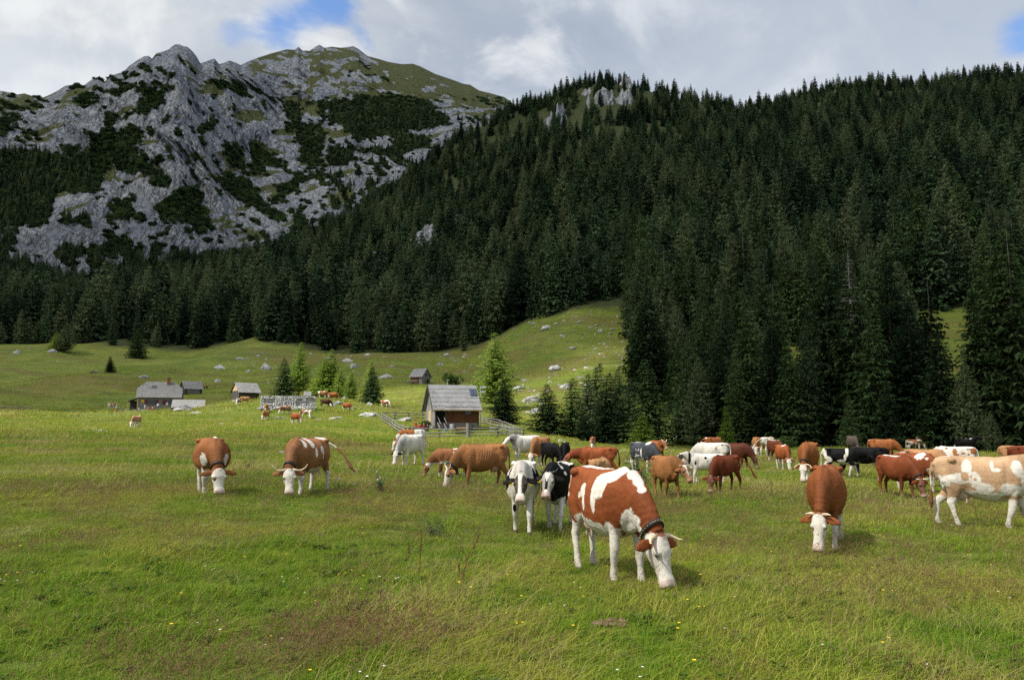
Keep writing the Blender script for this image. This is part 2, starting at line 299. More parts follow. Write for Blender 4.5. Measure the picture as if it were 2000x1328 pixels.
# ------------------------------------------------------------------ the herd: column, foot row, distance, heading (0 right, 90 away, 180 left, 270 towards us), ...
# (px, foot row, r, heading, pose, scale, coat, horns, options, label)
COWS = [
 (1184, 1124, 10.6, 297, 'graze', 1.03, 'hero', 1, dict(yaw=12, collar='black', bell=1, udder=1, vox=.013, stride=.0), 'large red and white cow with black studded collar and bell, grazing in the foreground'),
 (1620, 1066, 13.7, 266, 'graze', 1.00, 'brown_front', 1, dict(yaw=-9, vox=.015, horn='short', wy=.93), 'red-brown cow with white face and short horns grazing towards the camera, right foreground'),
 (1922, 1030, 15.4, 1, 'low', 1.00, 'fawn', 0, dict(vox=.015, udder=1, tail='hang'), 'cream and fawn patched cow standing side on, cut by the right edge of the picture'),
 (1022, 1034, 15.7, 268, 'low', .97, 'holstein_white', 0, dict(vox=.015, tags=2, headdrop=.16), 'mostly white black-patched cow walking to the camera, yellow tags in both ears'),
 (1092, 1030, 16.2, 261, 'low', .96, 'holstein_black', 1, dict(vox=.015, tags=1, horn='dark', headdrop=.10), 'black cow with white triangle on its forehead and small dark horns, walking to the camera'),
 (410, 963, 20.0, 276, 'graze', 1.02, 'brown_plain', 0, dict(yaw=6, collar='black', vox=.017, wy=1.28), 'brown cow with white face grazing head on, leftmost of the near herd'),
 (600, 963, 20.4, 242, 'graze', 1.04, 'brown_rump', 1, dict(yaw=26, collar='black', vox=.017, horn='lyre', tail='left', udder=1, wy=1.15), 'brown cow with wide lyre horns and white rump swinging its tail, grazing on the left'),
 (804, 908, 34.0, 238, 'graze', .97, 'white_grey', 0, dict(yaw=-5, vox=.022), 'white cow with grey speckled neck grazing in front of the hut fence'),
 (806, 882, 46.0, 205, 'graze', .95, 'patched', 0, dict(vox=.03, seed=5), 'white and rust patched cow half hidden behind the white grazing cow'),
 (884, 936, 29.2, 187, 'graze', .80, 'brown_calf', 0, dict(tags=1, vox=.022), 'small brown calf with white shoulder mark grazing behind a large brown cow'),
 (946, 953, 24.5, 205, 'graze', 1.00, 'lightbrown', 1, dict(yaw=8, collar='black', bell=1, udder=1, vox=.017, horn='up'), 'large light brown cow with white face and full udder grazing to the left'),
 (1029, 903, 38.0, 216, 'up', .96, 'white_grey', 0, dict(yaw=12, vox=.022, headdrop=.30), 'white cow with grey shoulder raising its head to look left'),
 (1057, 912, 35.0, 248, 'graze', .95, 'tan_white', 0, dict(vox=.022), 'tan cow with white face grazing beside the white grey-shouldered cow'),
 (1074, 911, 33.0, 300, 'graze', .80, 'black', 0, dict(tags=1, vox=.022, tail='left'), 'small all-black calf with its tail flicked to the right'),
 (1104, 914, 35.0, 268, 'graze', .80, 'black_star', 0, dict(vox=.022), 'black calf with white patch on its shoulders, grazing head on'),
 (1170, 936, 30.0, 184, 'low', .86, 'red', 0, dict(collar='red', tags=1, vox=.022, headdrop=.25, tail='right'), 'red calf with a red collar walking to the left'),
 (1172, 984, 22.5, 80, 'graze', .93, 'tan', 0, dict(vox=.022), 'tan cow seen from behind, just beyond the large red and white cow'),
 (1158, 878, 80.0, 265, 'graze', .92, 'brown_plain', 0, dict(vox=.03, seed=8), 'far small brown cow grazing by the group of young spruces'),
 (1256, 923, 34.5, 308, 'graze', .98, 'slate', 0, dict(vox=.02), 'slate grey cow with white legs and a white shoulder spot'),
 (1283, 903, 49.0, 292, 'low', .97, 'red_plain', 1, dict(vox=.028, horn='up', tags=2), 'rust brown cow with pale upturned horns facing the camera'),
 (1300, 977, 25.0, 292, 'low', .97, 'tan_blaze', 1, dict(yaw=14, vox=.017, tail='right', horn='short', headdrop=.22), 'tan cow with a white blaze walking forward, tail swung out to the left'),
 (1393, 889, 58.0, 48, 'graze', 1.0, 'red_plain', 0, dict(vox=.03, tail='left'), 'far rust cow turned away, tail swung to the left, before the dark trees'),
 (1394, 918, 40.0, 172, 'graze', 1.0, 'white_dirty', 0, dict(vox=.022, udder=1), 'dirty white cow seen from its rump behind the spotted calf'),
 (1382, 943, 29.4, 192, 'up', .80, 'holstein_calf', 0, dict(tags=1, vox=.018, headdrop=.2), 'white calf with a few black spots and a black neck looking left'),
 (1368, 938, 32.0, 200, 'graze', .74, 'white_pink', 0, dict(tags=1, vox=.022), 'pinkish white calf head down behind the black-spotted calf'),
 (1420, 960, 25.2, 238, 'graze', .86, 'darkred', 0, dict(yaw=20, vox=.018, tail='left'), 'dark red calf standing turned aside next to the spotted calf'),
 (1436, 914, 42.0, 328, 'graze', .98, 'maroon', 0, dict(vox=.028), 'dark maroon cow grazing behind the dirty white cow'),
 (1478, 888, 60.0, 268, 'graze', 1.0, 'tan_white', 1, dict(vox=.028, horn='lyre'), 'far orange tan cow with white face and spread horns, before the dark forest'),
 (1500, 892, 57.0, 64, 'graze', 1.02, 'cream', 0, dict(vox=.03, tail='left'), 'far cream white cow seen from behind'),
 (1514, 903, 50.0, 296, 'graze', .98, 'maroon_strip', 0, dict(vox=.028), 'dark brown cow with white back strip behind the patched grazing cow'),
 (1530, 922, 42.0, 286, 'graze', .98, 'patched_red', 1, dict(yaw=-6, vox=.022, horn='short'), 'rust and white patched cow with white face grazing towards the camera'),
 (1582, 941, 28.5, 263, 'graze', 1.04, 'brown_tall', 1, dict(yaw=-8, collar='black', vox=.018, horn='down'), 'orange brown cow with down-curved horns and dark collar grazing head on'),
 (1642, 927, 31.0, 0, 'low', .80, 'holstein_side', 0, dict(vox=.018, headdrop=.2), 'black and white calf standing side on, its head behind an all-black calf'),
 (1700, 926, 32.0, 188, 'graze', .86, 'black', 0, dict(vox=.02), 'black calf grazing next to the black and white side-on calf'),
 (1666, 886, 57.0, 287, 'graze', .98, 'greybrown', 0, dict(vox=.03), 'grey-brown cow alone on the rise close to the dark trees'),
 (1724, 900, 50.0, 0, 'graze', .95, 'red_plain', 0, dict(vox=.03, seed=3), 'orange cow of which only the back shows behind the black calf'),
 (1750, 971, 26.3, 306, 'graze', .99, 'red_wither', 1, dict(yaw=8, vox=.018, horn='white', collar='black'), 'deep red cow with white withers and dark face grazing to the right'),
 (1786, 964, 28.5, 318, 'graze', 1.0, 'red_shoulder', 1, dict(vox=.018, horn='short'), 'red cow with a white shoulder patch and white face, grazing behind the deep red one'),
 (1806, 954, 31.0, 324, 'graze', 1.02, 'tan', 0, dict(vox=.02), 'light tan cow grazing behind the cow with white shoulder patch'),
 (1870, 932, 35.0, 181, 'graze', .99, 'white_rust', 0, dict(vox=.018), 'white cow with rust spots grazing to the left behind the fawn cow'),
 (1990, 924, 40.0, 8, 'low', .98, 'tan', 0, dict(vox=.03, seed=4), 'tan cow partly in view at the right edge beyond the fawn cow'),
 (2006, 926, 37.0, 32, 'graze', .95, 'darkred', 0, dict(vox=.03, seed=5), 'dark red cow cut by the right edge in front of a tan cow'),
 (1786, 880, 74.0, 8, 'graze', .78, 'patched', 0, dict(vox=.035, seed=12), 'far small patched calf at the forest edge'),
 (1806, 881, 76.0, 32, 'graze', .98, 'red_plain', 0, dict(vox=.035, seed=13), 'far brown cow in the shade of the forest edge'),
 (1886, 884, 64.0, 2, 'up', .85, 'black_star', 0, dict(vox=.035), 'black calf barely showing above the rust-spotted white cow'),
 (266, 836, 87.0, 244, 'graze', .98, 'tan_pale', 0, dict(vox=.032, hup=1), 'lone tan cow with white head on the far left meadow'),
 (217, 803, 200.0, 2, 'low', .98, 'patched', 0, dict(vox=.045, seed=21), 'tiny patched cow left of the picnic tables at the house'),
 (465, 795, 140.0, 256, 'graze', .98, 'patched', 0, dict(vox=.04, seed=22), 'distant white and tan cow on the rise left of the ruined wall'),
 (478, 792, 142.0, 14, 'graze', .98, 'tan', 0, dict(vox=.04, seed=23), 'distant orange cow on the rise left of the ruined wall'),
 (519, 826, 112.0, 246, 'graze', .98, 'tan_white', 0, dict(vox=.036, seed=24), 'pale tan cow below the ruined wall, in front of an orange one'),
 (520, 816, 124.0, 82, 'graze', .98, 'tan', 0, dict(vox=.036, seed=25), 'orange cow seen from behind, below the ruined wall'),
 (559, 808, 121.0, 214, 'graze', 1.0, 'brown_rump', 0, dict(vox=.036, seed=26), 'orange brown cow with white back grazing under the ruined wall'),
 (576, 826, 103.0, 306, 'graze', 1.0, 'brown_front', 0, dict(vox=.036, seed=27), 'bright brown cow with white face and legs on the sunlit grass'),
 (598, 810, 116.0, 192, 'graze', .85, 'patched', 0, dict(vox=.036, seed=28), 'small tan and white calf touching a creamy white calf'),
 (606, 811, 115.0, 266, 'graze', .85, 'cream', 0, dict(vox=.036, seed=29), 'creamy white calf below the ruined wall'),
 (635, 811, 133.0, 344, 'graze', .98, 'darkbrown', 0, dict(vox=.036, seed=30), 'dark chocolate cow grazing on the sunlit slope'),
 (630, 775, 151.0, 350, 'graze', .98, 'brown_rump', 0, dict(vox=.04, seed=31), 'white-rumped brown cow on top of the knoll by the ruined wall'),
 (650, 788, 149.0, 352, 'graze', .96, 'red_plain', 0, dict(vox=.04, seed=32), 'red-brown cow on the knoll between two white rocks'),
 (677, 796, 132.0, 322, 'graze', .98, 'brown_front', 0, dict(vox=.04, seed=33), 'brown cow with white face and legs right of the knoll rocks'),
 (751, 803, 152.0, 336, 'graze', .98, 'patched', 0, dict(vox=.04, seed=34), 'lone rust and white cow left of the hut fence corner'),
 (392, 762, 238.0, 10, 'low', .9, 'tan', 0, dict(vox=.05, seed=35), 'tiny orange cow beside the small grey hut on the slope'),
 (400, 762, 240.0, 190, 'low', .9, 'black', 0, dict(vox=.05, seed=36), 'tiny black cow beside the small grey hut on the slope'),
]
PLACES = [(882, 839, 110), (312, 799, 187), (373, 768, 218), (479, 779, 173), (821, 748, 221), (367, 799, 172), (562, 797, 124), (250, 802, 186), (800, 855, 89), (1000, 855, 91), (746, 821, 114), (555, 768, 163), (640, 771, 163), (726, 785, 153), (968, 800, 150), (986, 824, 122), (1071, 847, 113), (1166, 862, 124), (1268, 869, 108), (1370, 880, 100), (215, 730, 265), (126, 694, 350), (1090, 610, 300), (700, 690, 335), (500, 655, 375), (300, 685, 372), (1240, 600, 300), (1240, 720, 200)]
# fit the meadow through the hooves and the foot of the huts
def _fit():
    global ZT
    P = []
    for c in COWS + PLACES:
        a = pix_az(c[0], c[1]); c = (c[0], c[1], c[2] / math.cos(a)); P.append((a, math.log(c[2]), elev(a, c[1]) * c[2] + EYE - Hs(c[2] * math.sin(a), c[2] * math.cos(a))))
    P = np.array(P); num = 0; den = 0.12
    A, L = np.meshgrid(AZ, LR, indexing='ij')
    for a, l, d in P:
        w = np.exp(-0.5 * (((A - a) / 0.035) ** 2 + ((L - l) / 0.09) ** 2)); num = num + w * d; den = den + w
    ZT = ZT + num / den
_fit()

# ------------------------------------------------------------------ ground materials
def meadow_material():
    m, nt, b = material('meadow', 0.95, 0.1)
    pos = nt.n('ShaderNodeNewGeometry').outputs['Position']
    n1 = nt.noise(pos, 0.035, 5, 0.6, 0.5); n2 = nt.noise(pos, 0.35, 5, 0.65); n3 = nt.noise(pos, 4.0, 4, 0.7)
    n4 = nt.noise(nt.mapping(pos, (0.012, 0.05, 0.05), (0, 0, 0.3)), 1.0, 4, 0.6, 1.0)
    c = nt.mix(nt.ramp(n1, 0.34, 0.66), (0.075, 0.120, 0.014), (0.140, 0.162, 0.026))
    c = nt.mix(nt.ramp(n2, 0.38, 0.7, 0, 0.6), c, (0.168, 0.168, 0.035))
    c = nt.mix(nt.ramp(n4, 0.46, 0.60, 0, 0.75), c, (0.120, 0.092, 0.030))
    n5 = nt.noise(nt.mapping(pos, (0.05, 0.22, 0.8), (0, 0, 0.25)), 1.0, 4, 0.65, 0.6); c = nt.mix(nt.ramp(n5, 0.50, 0.64, 0, 0.65), c, (0.060, 0.072, 0.016))
    c = nt.mix(nt.ramp(n3, 0.35, 0.75, 0, 0.65), c, (0.040, 0.058, 0.012))
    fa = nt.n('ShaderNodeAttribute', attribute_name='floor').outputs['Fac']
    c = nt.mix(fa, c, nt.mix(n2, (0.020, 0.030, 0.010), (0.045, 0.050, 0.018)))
    tr = nt.n('ShaderNodeAttribute', attribute_name='track').outputs['Fac']
    c = nt.mix(nt.math('MULTIPLY', tr, nt.ramp(n3, 0.2, 0.6)), c, (0.30, 0.27, 0.22))
    nt.put(b.inputs['Base Color'], c)
    h = nt.math('ADD', nt.math('MULTIPLY', n2, 0.5), nt.math('MULTIPLY', n3, 0.35)); bump(nt, b, h, 0.7, 0.35)
    return m
M_MEADOW = meadow_material()

# where the forest stands: nearest trees for each picture column (metres)
FEDGE = [(-300, 440), (0, 455), (90, 450), (130, 440), (200, 440), (245, 430), (330, 410), (430, 396), (470, 400), (505, 400), (520, 372), (600, 365), (690, 345), (760, 345), (850, 338), (930, 338), (985, 335),
         (1040, 322), (1085, 300), (1150, 302), (1236, 306), (1242, 205), (1262, 190), (1290, 168), (1335, 150), (1345, 104), (1420, 98), (1500, 92), (1600, 89), (1800, 86), (2000, 84), (2300, 84)]
_fa = np.array([pix_az(p, 700) for p, r in FEDGE]); _fr = np.array([r for p, r in FEDGE], float)
def fedge(a): return np.interp(a, _fa, _fr)
def in_glade(px, r):                          # grassy clearings seen between the front trees on the right
    g1 = (px > 1520) & (px < 1640) & (r > 150) & (r < 262)
    g2 = (px > 1790) & (px < 1945) & (r > 150) & (r < 318)
    g3 = (px > 1285) & (px < 1345) & (r > 100) & (r < 175)
    return g1 | g2 | g3
def colpx(x, y): return CX + FPX * np.tan(np.arctan2(x, y)) / cp

def build_ground():
    A2 = np.concatenate([np.linspace(R(-180), R(-50), 60)[:-1], AZ, np.linspace(R(50), R(180), 60)[1:]])
    r_idx = np.arange(0, NRr, 1); rr = RR[r_idx]
    side = np.clip(A2, AZ[0], AZ[-1]); ia = np.interp(side, AZ, np.arange(len(AZ)))
    i0 = np.clip(ia.astype(int), 0, len(AZ) - 2); u = ia - i0
    Z = ZT[i0] * (1 - u)[:, None] + ZT[i0 + 1] * u[:, None]
    fade = smooth(np.abs(A2), R(60), R(110))[:, None]
    Zf = np.minimum(Z, 0.0 - 0.0 * rr[None, :] + 25); Z = Z * (1 - fade) + Zf * fade * 0.0 + fade * (-0.05)
    Z = Z[:, r_idx]
    X = rr[None] * np.sin(A2)[:, None]; Y = rr[None] * np.cos(A2)[:, None]
    na, nr = X.shape
    V = np.stack([X, Y, Z], -1).reshape(-1, 3)
    I = (np.arange(na - 1)[:, None] * nr + np.arange(nr - 1)[None]).ravel()
    F = np.stack([I, I + 1, I + nr + 1, I + nr], 1)
    zc = float(Z[:, 0].mean()); c0 = len(V); V = np.vstack([V, [[0, 0, zc]]])
    k = np.arange(na - 1) * nr
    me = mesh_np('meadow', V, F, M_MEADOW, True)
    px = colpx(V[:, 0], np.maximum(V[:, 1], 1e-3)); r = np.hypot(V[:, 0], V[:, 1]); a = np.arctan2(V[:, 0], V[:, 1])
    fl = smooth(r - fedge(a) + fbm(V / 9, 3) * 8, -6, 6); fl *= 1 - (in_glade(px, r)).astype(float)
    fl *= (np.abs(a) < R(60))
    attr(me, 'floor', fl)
    # the worn farm track that passes in front of the house, and trodden ground
    rt = np.interp(px, [-300, 0, 100, 160, 230, 330, 420], [190, 176, 182, 196, 200, 196, 205])
    tr = np.exp(-((r - rt) / 2.3) ** 2) * smooth(px, 430, 250) + 0.9 * np.exp(-((px - 128) / 26) ** 2 - ((r - 190) / 16) ** 2)
    attr(me, 'track', np.clip(tr, 0, 1))
    o = obj('meadow', me); tag(o, kind='structure'); return o
build_ground()

# ------------------------------------------------------------------ the rocky mountain
CREST = [(-420, 235), (-200, 205), (-100, 190), (0, 178), (14, 180), (34, 185), (48, 183), (66, 189), (84, 191), (97, 186), (112, 178), (128, 168), (150, 165), (163, 168), (180, 155), (192, 153), (205, 160), (215, 148), (240, 142), (252, 130), (266, 120), (272, 116), (281, 111),
         (290, 110), (297, 116), (305, 105), (318, 102), (330, 97), (340, 88), (349, 87), (358, 91), (366, 92), (375, 100), (385, 112), (391, 124), (402, 121), (412, 117), (419, 115), (428, 126), (436, 124), (448, 119), (460, 123), (470, 128), (482, 122),
         (505, 113), (530, 105), (545, 101), (560, 97), (575, 98), (583, 92), (590, 99), (605, 100), (616, 92), (624, 88), (634, 94), (648, 92), (665, 94), (690, 91), (700, 96), (718, 110), (740, 116), (760, 122), (785, 126), (806, 125), (820, 130), (850, 145), (880, 155), (905, 164), (918, 166), (935, 177), (955, 182), (985, 190), (1020, 215), (1080, 250), (1160, 300), (1300, 330)]
CREST_R = [(-420, 1400), (0, 1420), (165, 1330), (345, 1360), (395, 1420), (440, 1480), (480, 1640), (560, 1900), (640, 1900), (800, 1900), (985, 1850), (1300, 1750)]
VEG = [  # dark dwarf-pine belts, as seen (photo pixels)
 [(280,160),(320,200),(280,225),(250,230),(220,245),(260,280),(280,300),(310,340),(330,360),(320,380),(280,350),(250,330),(220,320),(190,340),(150,360),(115,370),(165,310),(185,270),(215,245),(265,220),(280,195),(240,175)],
 [(-100,310),(60,298),(150,310),(155,320),(105,360),(100,420),(95,445),(-100,445)], [(-20,225),(45,225),(30,250),(0,270),(-20,270)],
 [(410,160),(435,180),(415,205),(405,190)], [(345,240),(370,245),(395,270),(375,265)], [(400,230),(425,240),(400,262)],
 [(300,410),(340,380),(380,370),(400,410),(410,450),(370,440),(320,430)], [(420,355),(450,350),(490,360),(510,395),(480,400),(440,380)],
 [(530,395),(580,340),(635,330),(630,355),(575,370),(540,405)], [(555,240),(630,240),(630,275),(620,325),(590,315),(575,275)],
 [(630,200),(750,175),(820,190),(850,210),(900,250),(860,255),(800,260),(760,270),(700,280),(665,250),(635,230)],
 [(118,320),(140,300),(190,345),(200,375),(185,380),(150,372),(110,380)], [(210,385),(250,390),(262,420),(240,430),(215,410)], [(220,480),(260,468),(258,500),(232,500)],
 [(125,170),(165,168),(190,195),(170,200),(140,180)], [(165,195),(230,210),(215,225),(180,200)], [(95,500),(165,480),(200,500),(170,510),(110,510)], [(270,470),(300,520),(430,500),(420,560),(180,560),(160,545),(250,520)],
 [(230,250),(275,262),(280,285),(250,290)], [(265,150),(300,160),(345,170),(340,180),(300,170)], [(430,160),(470,165),(495,195),(470,190)], [(700,130),(745,140),(760,180),(735,170)], [(640,290),(690,285),(690,310),(650,320)],
 [(-100,420),(0,505),(120,545),(180,560),(100,600),(-100,600)], [(545,190),(575,205),(600,260),(560,235)], [(690,300),(740,290),(800,270),(840,262),(830,290),(740,310)], [(480,270),(530,300),(560,330),(530,330),(490,300)], [(440,300),(520,330),(500,345),(450,325)] ]
GRASSP = [[(470,110),(545,70),(640,60),(700,62),(800,95),(985,160),(1010,215),(830,200),(760,185),(730,180),(640,175),(600,190),(500,160)],
          [(545,190),(600,195),(640,220),(620,230),(560,215)], [(590,240),(650,250),(655,262),(610,258)], [(160,320),(210,320),(230,350),(190,350)], [(280,340),(310,330),(320,350),(290,365)], [(430,300),(480,290),(490,330),(450,340)], [(400,490),(460,490),(440,520),(410,515)],
          [(640,380),(690,370),(680,400),(640,405)], [(720,170),(780,190),(800,230),(760,250),(730,210)], [(-50,185),(60,190),(70,215),(0,225),(-50,225)]]
ROCKP = [[(495,150),(520,128),(555,115),(580,105),(605,125),(612,145),(590,178),(550,188),(525,188),(500,165)], [(675,158),(700,135),(716,155),(722,182),(680,184)], [(720,150),(740,145),(752,165),(735,172)], [(604,80),(637,80),(636,108),(610,116)], [(572,80),(592,80),(600,110),(575,108)], [(684,84),(712,84),(728,114),(752,136),(735,132),(700,110)],
         [(820,176),(850,164),(856,172),(830,190)], [(846,206),(860,186),(872,180),(886,192),(880,216),(870,222),(864,206)], [(640,140),(668,118),(674,128),(655,150)], [(610,170),(630,150),(650,170),(640,188),(612,190)], [(665,165),(675,160),(680,185),(655,190)], [(955,178),(985,180),(975,195)]]
def poly_sd(px, py, poly):                    # signed distance, positive inside
    d = np.full(px.shape, 1e9); ins = np.zeros(px.shape, bool); n = len(poly)
    for i in range(n):
        x0, y0 = poly[i]; x1, y1 = poly[(i + 1) % n]
        ex, ey = x1 - x0, y1 - y0; t = np.clip(((px - x0) * ex + (py - y0) * ey) / (ex * ex + ey * ey + 1e-9), 0, 1)
        d = np.minimum(d, np.hypot(px - x0 - t * ex, py - y0 - t * ey))
        c = ((y0 > py) != (y1 > py)); xi = x0 + (py - y0) * (x1 - x0) / (y1 - y0 + 1e-12); ins ^= c & (px < xi)
    return np.where(ins, d, -d)
def rock_nodes(nt, pos):
    n1 = nt.noise(nt.mapping(pos, (0.02, 0.02, 0.008)), 1.0, 6, 0.62, 0.4)
    n2 = nt.noise(nt.mapping(pos, (0.16, 0.16, 0.035)), 1.0, 6, 0.68, 0.3)
    n3 = nt.noise(pos, 0.35, 5, 0.7)
    vo = nt.n('ShaderNodeTexVoronoi', feature='DISTANCE_TO_EDGE'); nt.put(vo.inputs['Vector'], nt.mapping(pos, (0.11, 0.11, 0.045), (0.2, 0.3, 0.2))); vo.inputs['Scale'].default_value = 1.0
    wob = nt.n('ShaderNodeVectorMath', operation='SCALE', i_0=nt.n('ShaderNodeTexNoise', i_Vector=pos, i_Scale=0.05).outputs['Color']); wob.inputs['Scale'].default_value = 0.8
    vp = nt.n('ShaderNodeTexVoronoi', feature='DISTANCE_TO_EDGE'); nt.put(vp.inputs['Vector'], nt.n('ShaderNodeVectorMath', operation='ADD', i_0=nt.mapping(pos, (0.045, 0.045, 0.014), (0.1, 0.35, 0.1)), i_1=wob.outputs[0]).outputs[0]); vp.inputs['Scale'].default_value = 1.0
    crack = nt.math('MAXIMUM', nt.ramp(vo.outputs['Distance'], 0.0, 0.10, .8, 0.0), nt.ramp(vp.outputs['Distance'], 0.0, 0.09, 1.0, 0.0))
    c = nt.mix(nt.ramp(n1, 0.35, 0.65), (0.165, 0.185, 0.220), (0.265, 0.275, 0.285))
    c = nt.mix(nt.ramp(n2, 0.44, 0.66, 0, 0.75), c, (0.075, 0.08, 0.09))
    c = nt.mix(nt.ramp(n3, 0.54, 0.70, 0, 0.8), c, (0.43, 0.44, 0.445))
    c = nt.mix(nt.math('MULTIPLY', crack, nt.ramp(n2, .35, .6, .35, .95)), c, (0.05, 0.053, 0.06))
    return c, nt.math('SUBTRACT', nt.math('ADD', n2, nt.math('MULTIPLY', n3, 0.8)), nt.math('MULTIPLY', crack, .5))
def mountain_material():
    m, nt, b = material('limestone_mountain', 0.95, 0.1)
    pos = nt.n('ShaderNodeNewGeometry').outputs['Position']
    c, h = rock_nodes(nt, pos)
    nf = nt.noise(pos, 0.06, 5, 0.7); nf2 = nt.noise(pos, 0.2, 4, 0.7)
    gr = nt.n('ShaderNodeAttribute', attribute_name='grass').outputs['Fac']; vg = nt.n('ShaderNodeAttribute', attribute_name='veg').outputs['Fac']
    gcol = nt.mix(nt.ramp(nf2, 0.3, 0.7), (0.036, 0.052, 0.016), (0.080, 0.078, 0.030))
    c = nt.mix(nt.ramp(nt.math('ADD', gr, nt.math('MULTIPLY', nt.math('SUBTRACT', nf2, 0.5), 0.9)), 0.42, 0.6), c, gcol)
    vcol = nt.mix(nt.ramp(nf2, 0.3, 0.75), (0.010, 0.018, 0.007), (0.034, 0.048, 0.018))
    c = nt.mix(nt.ramp(nt.math('ADD', vg, nt.math('MULTIPLY', nt.math('SUBTRACT', nf, 0.5), 0.7)), 0.46, 0.56), c, vcol)
    nt.put(b.inputs['Base Color'], c); bump(nt, b, h, 0.9, 4.0)
    return m
def build_mountain():
    pa = np.array([pix_az(p, y) for p, y in CREST]); pe = np.array([elev(pix_az(p, y), y) for p, y in CREST])
    na, ns, nb = 1000, 620, 26
    A = np.linspace(pa[0], pa[-1], na)
    E = np.interp(A, pa, pe)
    rc = np.interp(A, [pix_az(p, 150) for p, r in CREST_R], [r for p, r in CREST_R])
    rc = _gauss(rc[None], 25, 1)[0]
    s = np.linspace(0, 1, ns)
    r0 = 690.0
    Rg = r0 + (rc - r0)[:, None] * s[None]
    e0 = np.interp(A, [pa[0], pix_az(500, 500), pix_az(900, 300)], [0.10, 0.16, 0.27])
    zc = E * rc
    # height profile: steep lower walls, a gentler ledge, steep crest
    prof = 0.75 * s + 0.25 * (0.5 - 0.5 * np.cos(np.pi * s)) + 0.022 * np.sin(3 * np.pi * s)
    Z = (e0[:, None] + (E - e0)[:, None] * prof[None]) * Rg
    X = Rg * np.sin(A)[:, None]; Y = Rg * np.cos(A)[:, None]
    P = np.stack([X, Y, Z + EYE], -1)
    # displacement mostly towards the valley: buttresses, gullies, fluted walls
    U = (A[:, None] * 1300) * np.ones_like(Rg); Vv = Z
    warp = fbm(np.stack([U / 260, Vv / 260, Rg / 600], -1).reshape(-1, 3), 3).reshape(U.shape)
    U2 = U + warp * 38; V2 = Vv + warp * 26
    Q = lambda su, sv, o=0: np.stack([(U2 * 0.90 + V2 * 0.44) / su, (V2 * 0.90 - U2 * 0.44) / sv, np.full_like(U2, o)], -1).reshape(-1, 3)
    Q0 = lambda su, sv, o=0: np.stack([U2 / su, V2 / sv, np.full_like(U2, o)], -1).reshape(-1, 3)
    d = 50 * ridged(Q(170, 560, 1.3), 2).reshape(U.shape)
    d += 38 * ridged(Q(70, 300, 4.1), 3).reshape(U.shape)
    d += 15 * ridged(Q(28, 150, 7.7), 3).reshape(U.shape) - 17 * ridged(Q(21, 140, 17.7), 3).reshape(U.shape)
    d += 5.5 * ridged(Q(11, 55, 2.2), 2).reshape(U.shape) - 6.0 * ridged(Q0(9, 48, 12.2), 2).reshape(U.shape) + 3.2 * ridged(Q0(4.5, 14, 9.2), 2).reshape(U.shape)
    d += 2 * fbm(Q(90, 40, 11.1), 3).reshape(U.shape)          # bedding ledges
    fade = 1 - 0.9 * smooth(s, 0.86, 1.0)
    fade = fade[None] * np.ones_like(U)
    tn = np.stack([-np.sin(A), -np.cos(A), np.zeros_like(A)], -1)
    base_px, base_py = to_pix(P)
    # vegetation maps (material distribution on the real surface)
    fl = lambda a: a.reshape(-1)
    nz = 16 * fbm(Q0(38, 38, 3.3), 4).reshape(U.shape) + 8 * fbm(Q0(11, 11, 6.3), 3).reshape(U.shape)
    veg = np.full(U.shape, -40.0); gra = np.full(U.shape, -60.0)
    for p in VEG: veg = np.maximum(veg, poly_sd(base_px, base_py, p))
    for p in GRASSP: gra = np.maximum(gra, poly_sd(base_px, base_py, p))
    veg = veg + nz * 1.5; gra = gra + nz * 1.2
    rk = np.full(U.shape, -40.0)
    for p in ROCKP: rk = np.maximum(rk, poly_sd(base_px, base_py, p))
    rk = rk + nz * .45; gra = np.minimum(gra, -rk * 1.5 + 4); veg = np.minimum(veg, -rk * 1.5 + 4)
    # small shrub and grass patches caught on the rock, strung along tilted ledges
    sp1 = fbm(Q(20, 34, 21.1), 4).reshape(U.shape); sp2 = fbm(Q(60, 24, 31.7), 4).reshape(U.shape); sp3 = fbm(Q0(160, 160, 41.0), 2).reshape(U.shape)
    veg = np.maximum(veg, np.where(rk > -4, -40, (sp1 - .25 + .25 * sp3) * 60)); gra = np.maximum(gra, (sp2 - .27 - .3 * sp3) * 60)
    rr1 = fbm(Q(26, 40, 51.0), 4).reshape(U.shape); gra = np.where((base_px > 480) & (base_px < 760) & (base_py < 200), np.minimum(gra, (.12 - rr1) * 90), gra); gra = np.where((base_px >= 760) & (base_py < 200), np.minimum(gra, (.33 - rr1) * 90), gra)
    vm = smooth(veg, -5, 4); gm = smooth(gra, -6, 6)
    # belts calm the rock relief below them and the shrubs stand a little proud
    sm = lambda a_: _gauss(_gauss(a_, 14, 0), 14, 1)
    amp = fade * (1 - 0.50 * sm(vm)) * (1 - 0.6 * sm(gm))
    dd = d * amp
    slope = (P[..., 2] - EYE) / Rg
    P = P + tn[:, None, :] * dd[..., None] + np.array([0, 0, 1.0]) * (-dd * slope * 0.9 + vm * 1.5 * (1 + fbm(Q0(5, 5, 1.1), 2).reshape(U.shape)) * fade)[..., None]
    # real ledges carry shrubs and grass too
    dPa = np.gradient(P, axis=0); dPs = np.gradient(P, axis=1); N = np.cross(dPs, dPa); N /= np.linalg.norm(N, axis=-1, keepdims=True) + 1e-9
    up = np.abs(N[..., 2]); ups = _gauss(_gauss(up, 2, 0), 2, 1)
    ledge = smooth(ups + 0.20 * fbm(Q0(26, 26, 8.3), 4).reshape(U.shape), 0.78, 0.90)
    gul = smooth(-d / 60.0 + 0.5 * fbm(Q0(50, 50, 5.3), 3).reshape(U.shape), 0.52, 0.80)
    low = smooth(base_py, 120, 260) * 0.6 + 0.4
